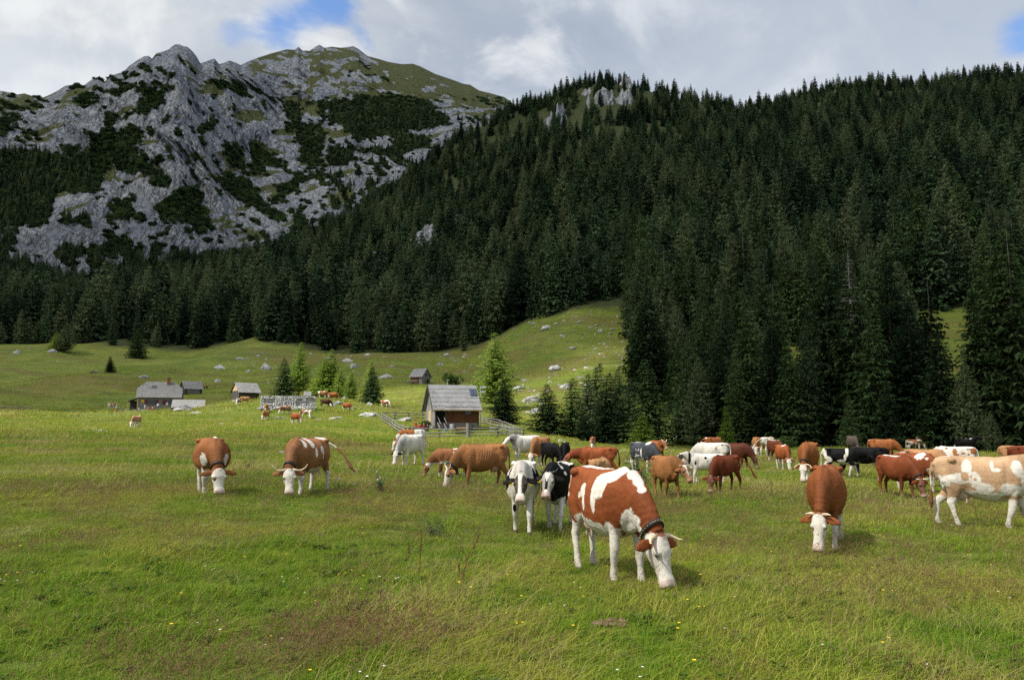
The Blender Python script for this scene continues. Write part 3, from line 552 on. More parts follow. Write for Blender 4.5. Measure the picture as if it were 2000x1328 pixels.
    veg_v = np.clip(np.maximum(vm, np.maximum(ledge * 0.9, gul * 0.95) * low), 0, 1)
    gra_v = np.clip(np.maximum(gm, ledge * 0.7 * smooth(fbm(Q0(70, 70, 2.7), 3).reshape(U.shape), 0.0, 0.3)), 0, 1)
    veg_v = veg_v * (1 - 0.8 * gm * (base_py < 190))
    # rear flank
    back = np.linspace(0, 1, nb + 1)[1:]
    Pb = P[:, -1:, :] + np.stack([np.sin(A)[:, None] * back * 420, np.cos(A)[:, None] * back * 420, -(back ** 1.1) * 330 * np.ones((na, 1))], -1)
    P = np.concatenate([P, Pb], 1); z = np.zeros((na, nb)); veg_v = np.concatenate([veg_v, z], 1); gra_v = np.concatenate([gra_v, z + 1], 1)
    nt_ = P.shape[1]
    I = (np.arange(na - 1)[:, None] * nt_ + np.arange(nt_ - 1)[None]).ravel()
    F = np.stack([I, I + 1, I + nt_ + 1, I + nt_], 1)
    me = mesh_np('mountain', P.reshape(-1, 3), F, mountain_material(), False)
    attr(me, 'veg', veg_v.ravel()); attr(me, 'grass', gra_v.ravel())
    o = obj('mountain', me); tag(o, kind='structure')
    return P[:, :ns], veg_v[:, :ns], base_px, base_py
MTN, MVEG, MPX, MPY = build_mountain()

# ------------------------------------------------------------------ trees
def foliage(name, dark, light, rnd=0.5, trans=0.15):
    m, nt, b = material(name, 0.8, 0.06)
    oi = nt.n('ShaderNodeObjectInfo'); pos = nt.n('ShaderNodeNewGeometry').outputs['Position']
    sh = nt.n('ShaderNodeAttribute', attribute_name='shade'); sh.attribute_type = 'INSTANCER'
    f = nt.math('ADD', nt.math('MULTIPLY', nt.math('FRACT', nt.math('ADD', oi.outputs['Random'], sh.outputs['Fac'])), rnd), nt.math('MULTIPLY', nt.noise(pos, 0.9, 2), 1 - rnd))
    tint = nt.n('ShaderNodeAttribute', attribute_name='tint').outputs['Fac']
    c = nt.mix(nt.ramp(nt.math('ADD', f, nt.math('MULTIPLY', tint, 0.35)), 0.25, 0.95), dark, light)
    nt.put(b.inputs['Base Color'], c)
    tr = nt.n('ShaderNodeBsdfTranslucent'); nt.put(tr.inputs[0], nt.mix(0.5, c, light))
    mx = nt.n('ShaderNodeMixShader', i_0=trans); nt.t.links.new(b.outputs[0], mx.inputs[1]); nt.t.links.new(tr.outputs[0], mx.inputs[2])
    nt.t.links.new(mx.outputs[0], nt.t.nodes['Material Output'].inputs[0]); return m
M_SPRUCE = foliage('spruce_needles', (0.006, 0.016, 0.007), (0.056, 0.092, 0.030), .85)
M_SPRUCEM = foliage('bluish_spruce_needles', (0.005, 0.014, 0.008), (0.050, 0.086, 0.038), .85)  # same species as the near spruces, toned slightly bluer
M_SPRUCEB = foliage('young_spruce_needles', (0.080, 0.150, 0.016), (0.20, 0.27, 0.040), .5, .4)
M_LARCH = foliage('larch_needles', (0.120, 0.200, 0.030), (0.23, 0.31, 0.060), 0.4, 0.45)
M_LARCHD = foliage('shaded_larch_needles', (0.030, 0.056, 0.026), (0.112, 0.140, 0.064), 0.8, 0.3)  # shaded copy of the larch needles: the shade is put into the colour
M_LEAF = foliage('broad_leaves', (0.030, 0.060, 0.012), (0.075, 0.120, 0.024), 0.4, 0.25)
M_BARK, _nt, _b = material('bark', 0.9, 0.1)
_p = _nt.n('ShaderNodeTexCoord').outputs['Object']
_nt.put(_b.inputs['Base Color'], _nt.mix(_nt.noise(_nt.mapping(_p, (3, 3, .6)), 2.0, 4), (0.045, 0.036, 0.028), (0.14, 0.12, 0.10)))
M_DEAD, _nt, _b = material('dead_wood', 0.9, 0.1); _b.inputs['Base Color'].default_value = (0.20, 0.18, 0.165, 1)

def frond_cards(segP, segD, side, ln, wd, rg, droop=0.35):
    """leaf-sized diamonds: segP start points, segD directions"""
    n = len(segP); d = segD / (np.linalg.norm(segD, axis=1, keepdims=True) + 1e-9)
    sd = side + rg.normal(size=(n, 3)) * 0.35; sd -= d * (sd * d).sum(1, keepdims=True); sd /= np.linalg.norm(sd, axis=1, keepdims=True) + 1e-9
    ln = ln[:, None]; wd = wd[:, None]
    tip = segP + d * ln + np.array([0, 0, -1.0]) * ln * droop * rg.uniform(0.3, 1.2, (n, 1))
    mid = segP + d * ln * 0.45
    V = np.stack([segP, mid + sd * wd, tip, mid - sd * wd], 1)
    return V
def conifer(h, rad, seed, whorls, per, segs, cards, kind='spruce', skirt=0.05, card=1.0, fat=1.0):
    rg = np.random.default_rng(seed); Vs = []; Ts = []
    lean = rg.normal(size=2) * 0.012 * h
    for w in range(whorls):
        t = skirt + (1 - skirt) * ((w + rg.uniform(-.35, .35)) / whorls); t = min(max(t, skirt), 0.985)
        z = h * t
        if kind == 'spruce': prof = (1 - t) ** 0.82 * (0.80 + 0.20 * smooth(np.array(t), 0, 0.18))
        elif kind == 'column': prof = (1 - t) ** 0.6 * (0.75 + 0.25 * smooth(np.array(t), 0, 0.25))
        else: prof = ((1 - t) ** 0.75) * (0.55 + 0.45 * float(smooth(np.array(t), 0, 0.35)))
        nb = max(3, int(per * (0.55 + 0.6 * (1 - t))))
        a0 = rg.uniform(0, 6.28)
        for b in range(nb):
            if rg.random() < (0.10 if kind != 'larch' else 0.16): continue
            a = a0 + 6.283 * (b + rg.uniform(-.3, .3)) / nb
            L = rad * prof * rg.uniform(0.68, 1.18) + 0.10
            out = np.array([math.cos(a), math.sin(a), 0.0]); sidev = np.array([-math.sin(a), math.cos(a), 0.0])
            n = max(2, int(segs * (0.35 + 0.65 * L / rad)))
            u = (np.arange(n) + rg.uniform(0.1, 0.9, n)) / n
            if kind == 'larch': zz = z + L * (0.10 * u + 0.05 * u * u) - 0.04 * L
            else: zz = z - L * (0.46 * u - 0.30 * u * u) * (0.5 + 0.9 * (1 - t)) + 0.10 * L * t
            base = out[None] * (u * L)[:, None]; base[:, 2] = zz
            base[:, :2] += lean * t * t
            for k in range(cards):
                sgn = rg.choice([-1, 1], n)[:, None]
                d = out[None] * rg.uniform(0.35, 1.0, (n, 1)) + sidev[None] * sgn * rg.uniform(0.25, 1.0, (n, 1))
                if kind == 'larch':
                    d = d + rg.normal(size=(n, 3)) * 0.6; side = rg.normal(size=(n, 3)); dr = 0.45
                else:
                    d[:, 2] += rg.normal(size=n) * 0.22 - 0.10; side = sidev[None] * 0.6 + np.array([0, 0, 1.0]) * rg.uniform(-0.8, 0.8, (n, 1)) + out[None] * 0.5; dr = 0.55
                ln = card * (0.46 + 0.38 * L * (1 - 0.55 * u)) * rg.uniform(0.6, 1.25, n) * (0.62 if kind == 'larch' else 0.62)
                wd = ln * rg.uniform(0.16, 0.34, n) * (0.9 if kind != 'larch' else 0.8) * fat
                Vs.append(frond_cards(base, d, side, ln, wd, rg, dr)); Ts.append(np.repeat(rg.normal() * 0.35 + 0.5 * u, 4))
    # leader
    Vs.append(frond_cards(np.array([[lean[0], lean[1], h * .955]] * 5), np.array([[0, 0, 1.0]] * 5) + rg.normal(size=(5, 3)) * .12, rg.normal(size=(5, 3)), np.full(5, h * .045), np.full(5, h * .005), rg, 0)); Ts.append(np.zeros(20))
    V = np.concatenate(Vs).reshape(-1, 3); F = np.arange(len(V)).reshape(-1, 4)
    return V, F, np.concatenate(Ts)
def crown_mesh(name, mat, *a, **k):
    V, F, T = conifer(*a, **k); me = mesh_np(name, V, F, mat); attr(me, 'tint', T); return me
def trunk_mesh(h, r, seed, limbs=0, mat=None):
    rg = random.Random(seed); m = MB()
    r *= .75; pts = [(rg.uniform(-.004, .004) * h * k / 5, rg.uniform(-.004, .004) * h * k / 5, -0.4 + (h * 0.97 + .4) * k / 6) for k in range(7)]
    m.tube(pts, [r * (1.25 if k == 0 else 1.0 - 0.155 * k) for k in range(7)], 9)
    for k in range(limbs):
        t = rg.uniform(0.03, 0.92); a = rg.uniform(0, 6.28); L = h * 0.14 * (1 - t) * rg.uniform(.5, 1.1) + .2; z = h * t
        m.tube([(0, 0, z), (math.cos(a) * L * .5, math.sin(a) * L * .5, z - L * .08), (math.cos(a) * L, math.sin(a) * L, z - L * .1)], [r * .16 * (1.1 - t), r * .10 * (1.1 - t), .006], 4)
    return m.mesh('trunk', mat or M_BARK, True)
def leafy(name, mat, seed, rx, rz, n, lobes=9, size=0.34):
    rg = np.random.default_rng(seed); c = rg.normal(size=(lobes, 3)); c /= np.linalg.norm(c, axis=1)[:, None]; c *= rg.uniform(.25, .72, (lobes, 1))
    k = rg.integers(0, lobes, n); d = rg.normal(size=(n, 3)); d /= np.linalg.norm(d, axis=1)[:, None]
    P = c[k] + d * (0.40 * rg.uniform(.35, 1, n) ** .4)[:, None]; P *= np.array([rx, rx, rz]); P[:, 2] += rz
    dr = d + rg.normal(size=(n, 3)) * .6
    V = frond_cards(P, dr, rg.normal(size=(n, 3)), np.full(n, size) * rg.uniform(.6, 1.3, n), np.full(n, size * .3), rg, .3)
    V = V.reshape(-1, 3); me = mesh_np(name, V, np.arange(len(V)).reshape(-1, 4), mat); attr(me, 'tint', np.repeat(rg.normal(size=n) * .2 + 0.2 * c[k][:, 2], 4)); return me

TH = 20.0                                      # every tree mesh is built 20 m tall and scaled
NEAR = {'spruce': [], 'column': [], 'larch': [], 'dlarch': [], 'young': []}
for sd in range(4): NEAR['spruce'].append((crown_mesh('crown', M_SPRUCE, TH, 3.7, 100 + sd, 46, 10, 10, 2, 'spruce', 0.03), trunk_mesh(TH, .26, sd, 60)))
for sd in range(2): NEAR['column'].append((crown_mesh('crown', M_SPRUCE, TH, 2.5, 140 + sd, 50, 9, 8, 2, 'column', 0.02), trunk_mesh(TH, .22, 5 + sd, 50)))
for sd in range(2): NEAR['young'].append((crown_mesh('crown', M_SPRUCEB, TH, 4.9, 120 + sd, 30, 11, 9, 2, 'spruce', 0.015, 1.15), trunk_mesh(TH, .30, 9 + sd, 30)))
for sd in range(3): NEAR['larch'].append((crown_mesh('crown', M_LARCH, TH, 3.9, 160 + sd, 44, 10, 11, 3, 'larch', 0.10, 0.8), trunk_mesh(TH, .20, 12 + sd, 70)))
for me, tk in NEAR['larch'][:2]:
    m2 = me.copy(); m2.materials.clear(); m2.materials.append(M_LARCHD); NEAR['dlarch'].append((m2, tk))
# light versions for the far slope
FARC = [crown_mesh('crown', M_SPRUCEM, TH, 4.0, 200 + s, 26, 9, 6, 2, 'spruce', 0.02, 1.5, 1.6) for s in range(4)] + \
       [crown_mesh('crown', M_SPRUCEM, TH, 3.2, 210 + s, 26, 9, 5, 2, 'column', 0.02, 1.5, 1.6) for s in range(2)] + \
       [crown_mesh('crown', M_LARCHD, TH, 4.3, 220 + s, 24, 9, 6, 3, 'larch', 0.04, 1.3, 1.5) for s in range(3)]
LEAFY = [leafy('crown', M_LEAF, 300 + s, 2.6, 3.0, 900, 10, .55) for s in range(2)]
PINE_MUGO = [leafy('crown', M_SPRUCE, 330 + s, 2.6, 1.1, 260, 8, .9) for s in range(3)]

def instancer(name, pts, rotz, scl, idx, meshes, tilt=None, sclz=None):
    """ONE object: geometry nodes set one of the meshes on every point"""
    c = bpy.data.collections.new(name + '_source')
    for k, me in enumerate(meshes):
        o = bpy.data.objects.new('%s_%02d' % (name + '_source', k), me); c.objects.link(o)
    me = bpy.data.meshes.new(name); me.vertices.add(len(pts)); me.vertices.foreach_set('co', np.asarray(pts, np.float32).ravel())
    attr(me, 'shade', np.random.default_rng(len(pts)).random(len(pts))); attr(me, 'rz', rotz); attr(me, 'sc', scl); attr(me, 'sz', scl if sclz is None else sclz); attr(me, 'tl', np.zeros(len(pts)) if tilt is None else tilt)
    a = me.attributes.new('ix', 'INT', 'POINT'); a.data.foreach_set('value', np.asarray(idx, np.int32))
    o = obj(name, me)
    g = bpy.data.node_groups.new(name, 'GeometryNodeTree')
    g.interface.new_socket('Geometry', in_out='INPUT', socket_type='NodeSocketGeometry'); g.interface.new_socket('Geometry', in_out='OUTPUT', socket_type='NodeSocketGeometry')
    N = g.nodes; L = g.links; gi = N.new('NodeGroupInput'); go = N.new('NodeGroupOutput')
    ci = N.new('GeometryNodeCollectionInfo'); ci.inputs[0].default_value = c; ci.inputs[1].default_value = True; ci.inputs[2].default_value = True
    ip = N.new('GeometryNodeInstanceOnPoints'); ip.inputs['Pick Instance'].default_value = True
    def na(nm, t='FLOAT'):
        q = N.new('GeometryNodeInputNamedAttribute'); q.data_type = t; q.inputs[0].default_value = nm
        return q.outputs[0]
    cx = N.new('ShaderNodeCombineXYZ'); L.new(na('tl'), cx.inputs[0]); L.new(na('rz'), cx.inputs[2])
    cs = N.new('ShaderNodeCombineXYZ'); s_ = na('sc'); L.new(s_, cs.inputs[0]); L.new(s_, cs.inputs[1]); L.new(na('sz'), cs.inputs[2])
    L.new(gi.outputs[0], ip.inputs['Points']); L.new(ci.outputs[0], ip.inputs['Instance']); L.new(na('ix', 'INT'), ip.inputs['Instance Index'])
    L.new(cx.outputs[0], ip.inputs['Rotation']); L.new(cs.outputs[0], ip.inputs['Scale']); L.new(ip.outputs[0], go.inputs[0])
    md = o.modifiers.new('scatter', 'NODES'); md.node_group = g
    tag(o, kind='stuff'); return o

def tree(kind, var, p, h, wid, rz, name, label, group=None, sub=0.0):
    crown, trunk = NEAR[kind][var % len(NEAR[kind])]
    s = h / TH
    e = empty(name, (p[0], p[1], p[2] - 0.05 - sub), rz, label, 'tree', group)
    e.scale = (s * wid, s * wid, s)
    obj('crown', crown, e); obj('trunk', trunk, e); return e

# single trees one can tell apart: px, base row, top row, distance, kind, width factor, label
SOLO = [
 (555, 768, 699, 172, 'spruce', 1.25, 'dark young spruce leftmost of the trees behind the ruined wall'),
 (584, 768, 668, 182, 'larch', .95, 'thin pale larch with a bare tip behind the ruined wall'),
 (633, 772, 690, 172, 'young', 1.0, 'sunlit bright green spruce right of the ruined wall'),
 (646, 772, 680, 174, 'young', .95, 'tallest of the bright green spruces beside the ruined wall'),
 (663, 774, 714, 168, 'larch', 1.0, 'small light green larch right of the bright spruces'),
 (685, 778, 722, 164, 'larch', 1.1, 'pale grey-green young larch on the knoll slope'),
 (721, 783, 701, 163, 'larch', .85, 'light larch tip rising behind a narrow dark spruce'),
 (726, 786, 716, 158, 'spruce', 1.25, 'narrow dark spruce right of the knoll'),
 (968, 812, 650, 150, 'larch', 1.65, 'tall light green larch behind the wooden hut'),
 (986, 826, 742, 122, 'spruce', 1.9, 'broad low dark spruce right of the wooden hut'),
 (215, 731, 695, 305, 'spruce', 1.2, 'lone small dark spruce on the left slope'),
 (267, 703, 640, 395, 'spruce', 1.25, 'lone larger spruce below the left forest edge'),
 (126, 697, 630, 415, 'dlarch', 1.3, 'broad larch standing out from the left forest edge'),
 (108, 693, 648, 420, 'young', 1.3, 'green young tree left of the broad larch at the forest edge'),
 (1071, 848, 750, 113, 'spruce', 1.45, 'dark cone-shaped spruce leftmost of the young group behind the herd'),
 (1118, 858, 738, 115, 'column', 1.15, 'slender dark spruce second in the young group behind the herd'),
 (1147, 862, 728, 121, 'dlarch', .95, 'greyish larch in the young group behind the herd'),
 (1166, 862, 708, 127, 'column', 1.0, 'tallest narrow spruce of the young group behind the herd'),
 (1186, 866, 727, 113, 'spruce', .85, 'mid green spruce in the middle of the young group'),
 (1208, 866, 720, 118, 'spruce', .85, 'pointed dark spruce right of the middle of the young group'),
 (1230, 868, 742, 117, 'dlarch', .95, 'pale thin larch at the right of the young group'),
 (1268, 870, 700, 111, 'spruce', 1.0, 'dark ragged spruce at the right end of the young group'),
 (1256, 872, 806, 100, 'young', 1.25, 'low bright green spruce at the foot of the dark ragged one'),
 (1140, 868, 800, 112, 'spruce', 1.2, 'low dark spruce filling the young group behind the herd'),
 (1302, 800, 655, 176, 'dlarch', .80, 'pointed grey-green larch left of the grassy gap'),
 (1272, 800, 560, 172, 'spruce', .85, 'tall dark spruce beside the grassy slope'),
 (1326, 815, 640, 160, 'spruce', .9, 'dark spruce above the grassy gap'),
 (1367, 880, 698, 103, 'dlarch', 1.15, 'wide silvery larch right of the grassy gap'),
 (1262, 790, 590, 190, 'column', 1.2, 'dark column-shaped spruce at the right rim of the rocky slope'),
 (1410, 884, 660, 104, 'spruce', .9, 'dark spruce behind the silvery larch'),
 (1448, 884, 700, 95, 'column', 1.2, 'dark mid-height spruce left of the tall pointed one'),
 (1472, 886, 578, 98, 'spruce', .9, 'tall pointed spruce left of the upper glade'),
 (1515, 886, 640, 94, 'spruce', 1.0, 'dark dense spruce below the upper glade'),
 (1550, 886, 660, 92, 'spruce', 1.0, 'dark spruce with drooping boughs below the upper glade'),
 (1587, 886, 620, 93, 'dlarch', .75, 'thin grey larch against the upper glade'),
 (1628, 888, 494, 97, 'spruce', .95, 'very tall dark spruce left of the dead treetop'),
 (1680, 888, 540, 95, 'spruce', 1.0, 'tall dark spruce with a dead grey spruce behind it'),
 (1715, 888, 600, 90, 'spruce', 1.0, 'dark spruce between two very tall ones'),
 (1752, 890, 512, 96, 'spruce', .95, 'very tall dark spruce right of the dead treetop'),
 (1790, 890, 585, 91, 'spruce', 1.0, 'dark spruce left of the right-hand glade'),
 (1832, 892, 538, 97, 'spruce', .85, 'tall pointed spruce against the right-hand glade'),
 (1845, 894, 640, 85, 'spruce', 1.05, 'green-tinged spruce in front of the right-hand forest'),
 (1893, 896, 690, 83, 'dlarch', .9, 'feathery larch in front of the right-hand forest'),
 (1925, 898, 560, 92, 'spruce', .95, 'dark spruce right of the feathery larch'),
 (1962, 900, 470, 94, 'spruce', .9, 'towering dark spruce close to the right edge'),
 (1998, 900, 440, 93, 'spruce', 1.0, 'towering dark spruce cut by the right edge'),
 (1660, 888, 770, 84, 'spruce', 1.0, 'low dark spruce at the foot of the forest behind the herd'),
 (1735, 890, 740, 85, 'spruce', 1.1, 'low spruce with sweeping boughs behind the herd'),
 (1420, 884, 790, 92, 'young', .8, 'low green spruce beside the silvery larch'),
 (1940, 900, 800, 80, 'dlarch', 1.2, 'low green larch at the forest foot near the right edge'),
 (880, 756, 722, 205, 'leaf', 1.0, 'round green bush above the hut roof'),
 (836, 757, 740, 222, 'leaf', .6, 'small bush beside the distant little hut'),
]
rt = random.Random(11)
taken = []
for px, by, ty, r, kind, wf, label in SOLO:
    p = at(px, r, by); a = math.atan2(p[0], p[1])
    top = EYE + float(elev(a, ty)) * r; h = max(top - p[2], 2.0)
    taken.append((p[0], p[1], max(1.2, 0.10 * h)))
    if kind == 'leaf':
        e = empty('leafy_bush', (p[0], p[1], p[2] - .2), rt.uniform(0, 6), label, 'bush'); s = h / 6.0; e.scale = (s * 1.5 * wf, s * 1.5 * wf, s)
        obj('foliage', LEAFY[int(px) % 2], e); continue
    nm = {'spruce': 'spruce_tree', 'column': 'spruce_tree', 'young': 'spruce_tree', 'larch': 'larch_tree', 'dlarch': 'larch_tree'}[kind]
    tree(kind, rt.randrange(4), p, h, wf * (1.7 if px < 760 else 1.95 if px < 1290 and px > 1060 else 1.28), rt.uniform(0, 6.28), nm, label)
# the bare dead spruce whose grey top shows above the dark ones
def dead_tree(px, by, ty, r):
    p = at(px, r, by); a = math.atan2(p[0], p[1]); h = EYE + float(elev(a, ty)) * r - p[2]
    e = empty('dead_tree', (p[0], p[1], p[2] - .2), 1.0, 'dead grey leafless spruce whose bare top rises among dark spruces', 'tree')
    m = MB(); m.tube([(0, 0, 0), (.05, 0, h * .5), (0, .05, h)], [.24, .14, .015], 7); m.build('trunk', M_DEAD, e, True)
    m = MB()
    for k in range(110):
        t = .45 + .54 * rt.random(); an = rt.uniform(0, 6.28); L = (1 - t) * 4.6 + .25; z = h * t
        c, s = math.cos(an), math.sin(an)
        m.tube([(0, 0, z), (c * L * .5, s * L * .5, z - L * .05), (c * L, s * L, z - L * .02 + .1)], [.05, .03, .008], 4)
        for q in range(4):
            u = rt.uniform(.3, .95); aa = an + rt.choice([-1, 1]) * .8; l = L * .3
            m.tube([(c * L * u, s * L * u, z - L * .05), (c * L * u + math.cos(aa) * l, s * L * u + math.sin(aa) * l, z - L * .1 + .05)], [.022, .006], 3)
    m.build('bare_branches', M_DEAD, e)
dead_tree(1676, 888, 492, 101)

# the forest: candidate places on the slope
CRAGS = [  # px, row, distance, width, height of grey outcrops breaking through the trees
 (1190, 206, 894, 96, 84), (1090, 246, 860, 60, 74), (1198, 296, 790, 44, 30), (1112, 296, 800, 26, 16), (842, 450, 636, 30, 18), (1222, 165, 935, 26, 36), (1150, 190, 915, 34, 34)]
def forest_points():
    out = []
    g = np.random.default_rng(21)
    lin = []
    for band, (ra, rb, sp) in enumerate([(82, 200, 4.8), (200, 420, 6.6), (420, 1090, 8.2)]):
        amax = R(41); area = amax * (rb ** 2 - ra ** 2); n = int(area / (sp * sp))
        r = np.sqrt(g.uniform(ra ** 2, rb ** 2, n)); a = g.uniform(-amax, amax, n); lin.append(np.stack([r, a], 1))
    L = np.concatenate(lin); r, a = L[:, 0], L[:, 1]
    x, y = r * np.sin(a), r * np.cos(a); px = colpx(x, y)
    edge = fedge(a); jag = fbm(xy0(x / 26, y / 26), 3) * 30 * smooth(edge, 90, 300)
    ok = r > edge + 4 + jag
    ok &= ~in_glade(px, r)
    ra = np.array([pix_az(p, q) for p, q, d in RIDGE]); rr = np.interp(a, ra, [d for p, q, d in RIDGE])
    ok &= r < rr + 45
    dens = 0.80 + 0.6 * fbm(xy0(x / 70, y / 70, 5), 3); ok &= g.random(len(r)) < dens
    z = H(x, y)
    for cpx, cy_, cr, w, hh in CRAGS:
        ca = pix_az(cpx, cy_); dx = (a - ca) * r
        ok &= ~((np.abs(dx) < w * .45) & (r > cr - hh * .5 - 22) & (r < cr + 4) & (g.random(len(r)) < 0.72))
    for tx, ty, tr in taken: ok &= np.hypot(x - tx, y - ty) > tr
    return np.stack([x, y, z, r, px], 1)[ok]
FP = forest_points()
g = np.random.default_rng(5)
hgt = np.clip(g.normal(1.0, 0.27, len(FP)), 0.40, 1.6) * np.interp(FP[:, 3], [80, 200, 350, 600, 850, 1050], [17, 22, 27, 26, 18.5, 14.5])
# a fringe of smaller trees and shrubs along the edge
ed = FP[:, 3] - fedge(np.arctan2(FP[:, 0], FP[:, 1])); hgt *= np.interp(ed, [0, 12, 40], [0.62, 0.85, 1.0])
pl = 0.40 + 0.9 * fbm(xy0(FP[:, 0] / 90, FP[:, 1] / 90, 9), 2) - 0.10 * (FP[:, 4] > 1400)
fr_ = (FP[:, 4] > 1345) & (FP[:, 3] < 150); hgt *= np.where(fr_, g.uniform(.35, .85, len(FP)), 1.0)
is_larch = g.random(len(FP)) < np.clip(pl, .06, .75)
order = np.argsort(-hgt / FP[:, 3])
ind = order[:230]; rest = order[230:]
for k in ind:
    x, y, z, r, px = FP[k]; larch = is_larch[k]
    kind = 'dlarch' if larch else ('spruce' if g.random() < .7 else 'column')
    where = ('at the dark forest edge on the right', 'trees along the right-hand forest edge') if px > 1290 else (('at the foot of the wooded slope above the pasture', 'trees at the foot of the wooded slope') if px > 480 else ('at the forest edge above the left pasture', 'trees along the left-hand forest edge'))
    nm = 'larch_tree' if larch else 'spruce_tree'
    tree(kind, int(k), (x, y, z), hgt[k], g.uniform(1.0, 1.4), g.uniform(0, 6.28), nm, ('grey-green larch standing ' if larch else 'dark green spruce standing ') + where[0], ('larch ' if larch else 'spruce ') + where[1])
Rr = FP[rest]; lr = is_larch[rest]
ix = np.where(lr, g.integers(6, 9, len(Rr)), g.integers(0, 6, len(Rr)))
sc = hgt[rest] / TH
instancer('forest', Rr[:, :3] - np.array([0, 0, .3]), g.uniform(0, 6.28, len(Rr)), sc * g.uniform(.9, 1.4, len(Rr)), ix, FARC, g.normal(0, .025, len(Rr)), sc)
print('forest trees', len(Rr))
# dwarf pines and stunted trees on the mountain
mv = (MVEG > 0.55) & (MPY > 120)
ii = np.argwhere(mv); g = np.random.default_rng(9); ii = ii[g.random(len(ii)) < 0.11]
Pm = MTN[ii[:, 0], ii[:, 1]]
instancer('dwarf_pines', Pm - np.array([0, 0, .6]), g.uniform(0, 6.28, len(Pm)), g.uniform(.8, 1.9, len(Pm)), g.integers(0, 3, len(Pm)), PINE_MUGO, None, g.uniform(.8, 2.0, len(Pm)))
low = ((MVEG > 0.6) & (MPY > 300) & (MPX < 180)) | ((MVEG > .6) & (MPX > 640) & (MPY > 215)) | ((MPY > 505) & (MVEG > .5))
ii = np.argwhere(low); ii = ii[g.random(len(ii)) < 0.035]; Pm2 = MTN[ii[:, 0], ii[:, 1]]
s2 = g.uniform(.35, .8, len(Pm2))
instancer('mountain_conifers', Pm2 - np.array([0, 0, .5]), g.uniform(0, 6.28, len(Pm2)), s2, g.integers(0, 9, len(Pm2)), FARC, None, s2)
print('mugo', len(Pm), len(Pm2))

# ------------------------------------------------------------------ cattle
def loft(rings, n=20):
    """rings: (centre, lateral axis, up axis, half width, half height, squareness) -> closed shell"""
    V = []; F = []
    for c, ax, ay, w, h, q in rings:
        for k in range(n):
            t = 2 * math.pi * k / n; ct, st = math.cos(t), math.sin(t)
            e = 2.0 / q
            V.append(np.asarray(c) + np.asarray(ax) * w * math.copysign(abs(ct) ** e, ct) + np.asarray(ay) * h * math.copysign(abs(st) ** e, st))
    m = len(rings)
    for i in range(m - 1):
        for k in range(n): F.append((i * n + k, i * n + (k + 1) % n, (i + 1) * n + (k + 1) % n, (i + 1) * n + k))
    V.append(np.asarray(rings[0][0])); V.append(np.asarray(rings[-1][0])); a, b = m * n, m * n + 1
    for k in range(n): F.append((a, (k + 1) % n, k)); F.append((b, (m - 1) * n + k, (m - 1) * n + (k + 1) % n))
    return V, F
def limb(pts, rad, n=14, flat=None):
    """tapering tube through joints; rad = (fore-aft, lateral) radii"""
    pts = [np.array(p, float) for p in pts]; rings = []
    for i, p in enumerate(pts):
        t = pts[min(i + 1, len(pts) - 1)] - pts[max(i - 1, 0)]; t /= np.linalg.norm(t) + 1e-9
        lat = np.array([0, 1.0, 0]) if flat is None else np.array(flat, float); lat = lat - t * (lat @ t); lat /= np.linalg.norm(lat) + 1e-9
        fw = np.cross(lat, t); r = rad[i] if isinstance(rad[i], (tuple, list)) else (rad[i], rad[i])
        rings.append((p, lat, fw, r[1], r[0], 2.0))
    return loft(rings, n)
def blob(c, r, n=14):
    c = np.array(c, float); V = []; F = []; m = 9
    rings = [(c + np.array([0, 0, -math.cos(math.pi * (i + .35) / (m - .3)) * r[2]]), (1, 0, 0), (0, 1, 0), r[0] * math.sin(math.pi * (i + .35) / (m - .3)), r[1] * math.sin(math.pi * (i + .35) / (m - .3)), 2.0) for i in range(m)]
    return loft(rings, n)
def rotz(v, a): c, s = math.cos(a), math.sin(a); return np.array([v[0] * c - v[1] * s, v[0] * s + v[1] * c, v[2]])
def unit(v): v = np.asarray(v, float); return v / (np.linalg.norm(v) + 1e-12)

def cow_frame(pose, yaw=0.0, drop=0.0):
    if pose == 'graze': poll, muz = np.array([1.24, 0, .64]), np.array([1.40, 0, .115])
    elif pose == 'low': poll, muz = np.array([1.36, 0, 1.30 - drop]), np.array([1.72, 0, .92 - drop * 1.15])
    else: poll, muz = np.array([1.20, 0, 1.55 - drop]), np.array([1.64, 0, 1.27 - drop])
    piv = np.array([.66, 0, 0]); y = R(yaw)
    poll = piv + rotz(poll - piv, y * .55); d = unit(rotz(muz - np.array([1.24 if pose == 'graze' else (1.36 if pose == 'low' else 1.20), 0, 0]) * [1, 1, 0] - np.array([0, 0, (.64 if pose == 'graze' else (1.30 - drop if pose == 'low' else 1.55 - drop))]), y * 1.35))
    L = np.array([-math.sin(y * 1.35), math.cos(y * 1.35), 0.0]); N = unit(np.cross(d, L))
    return poll, d, L, N
_cow_cache = {}
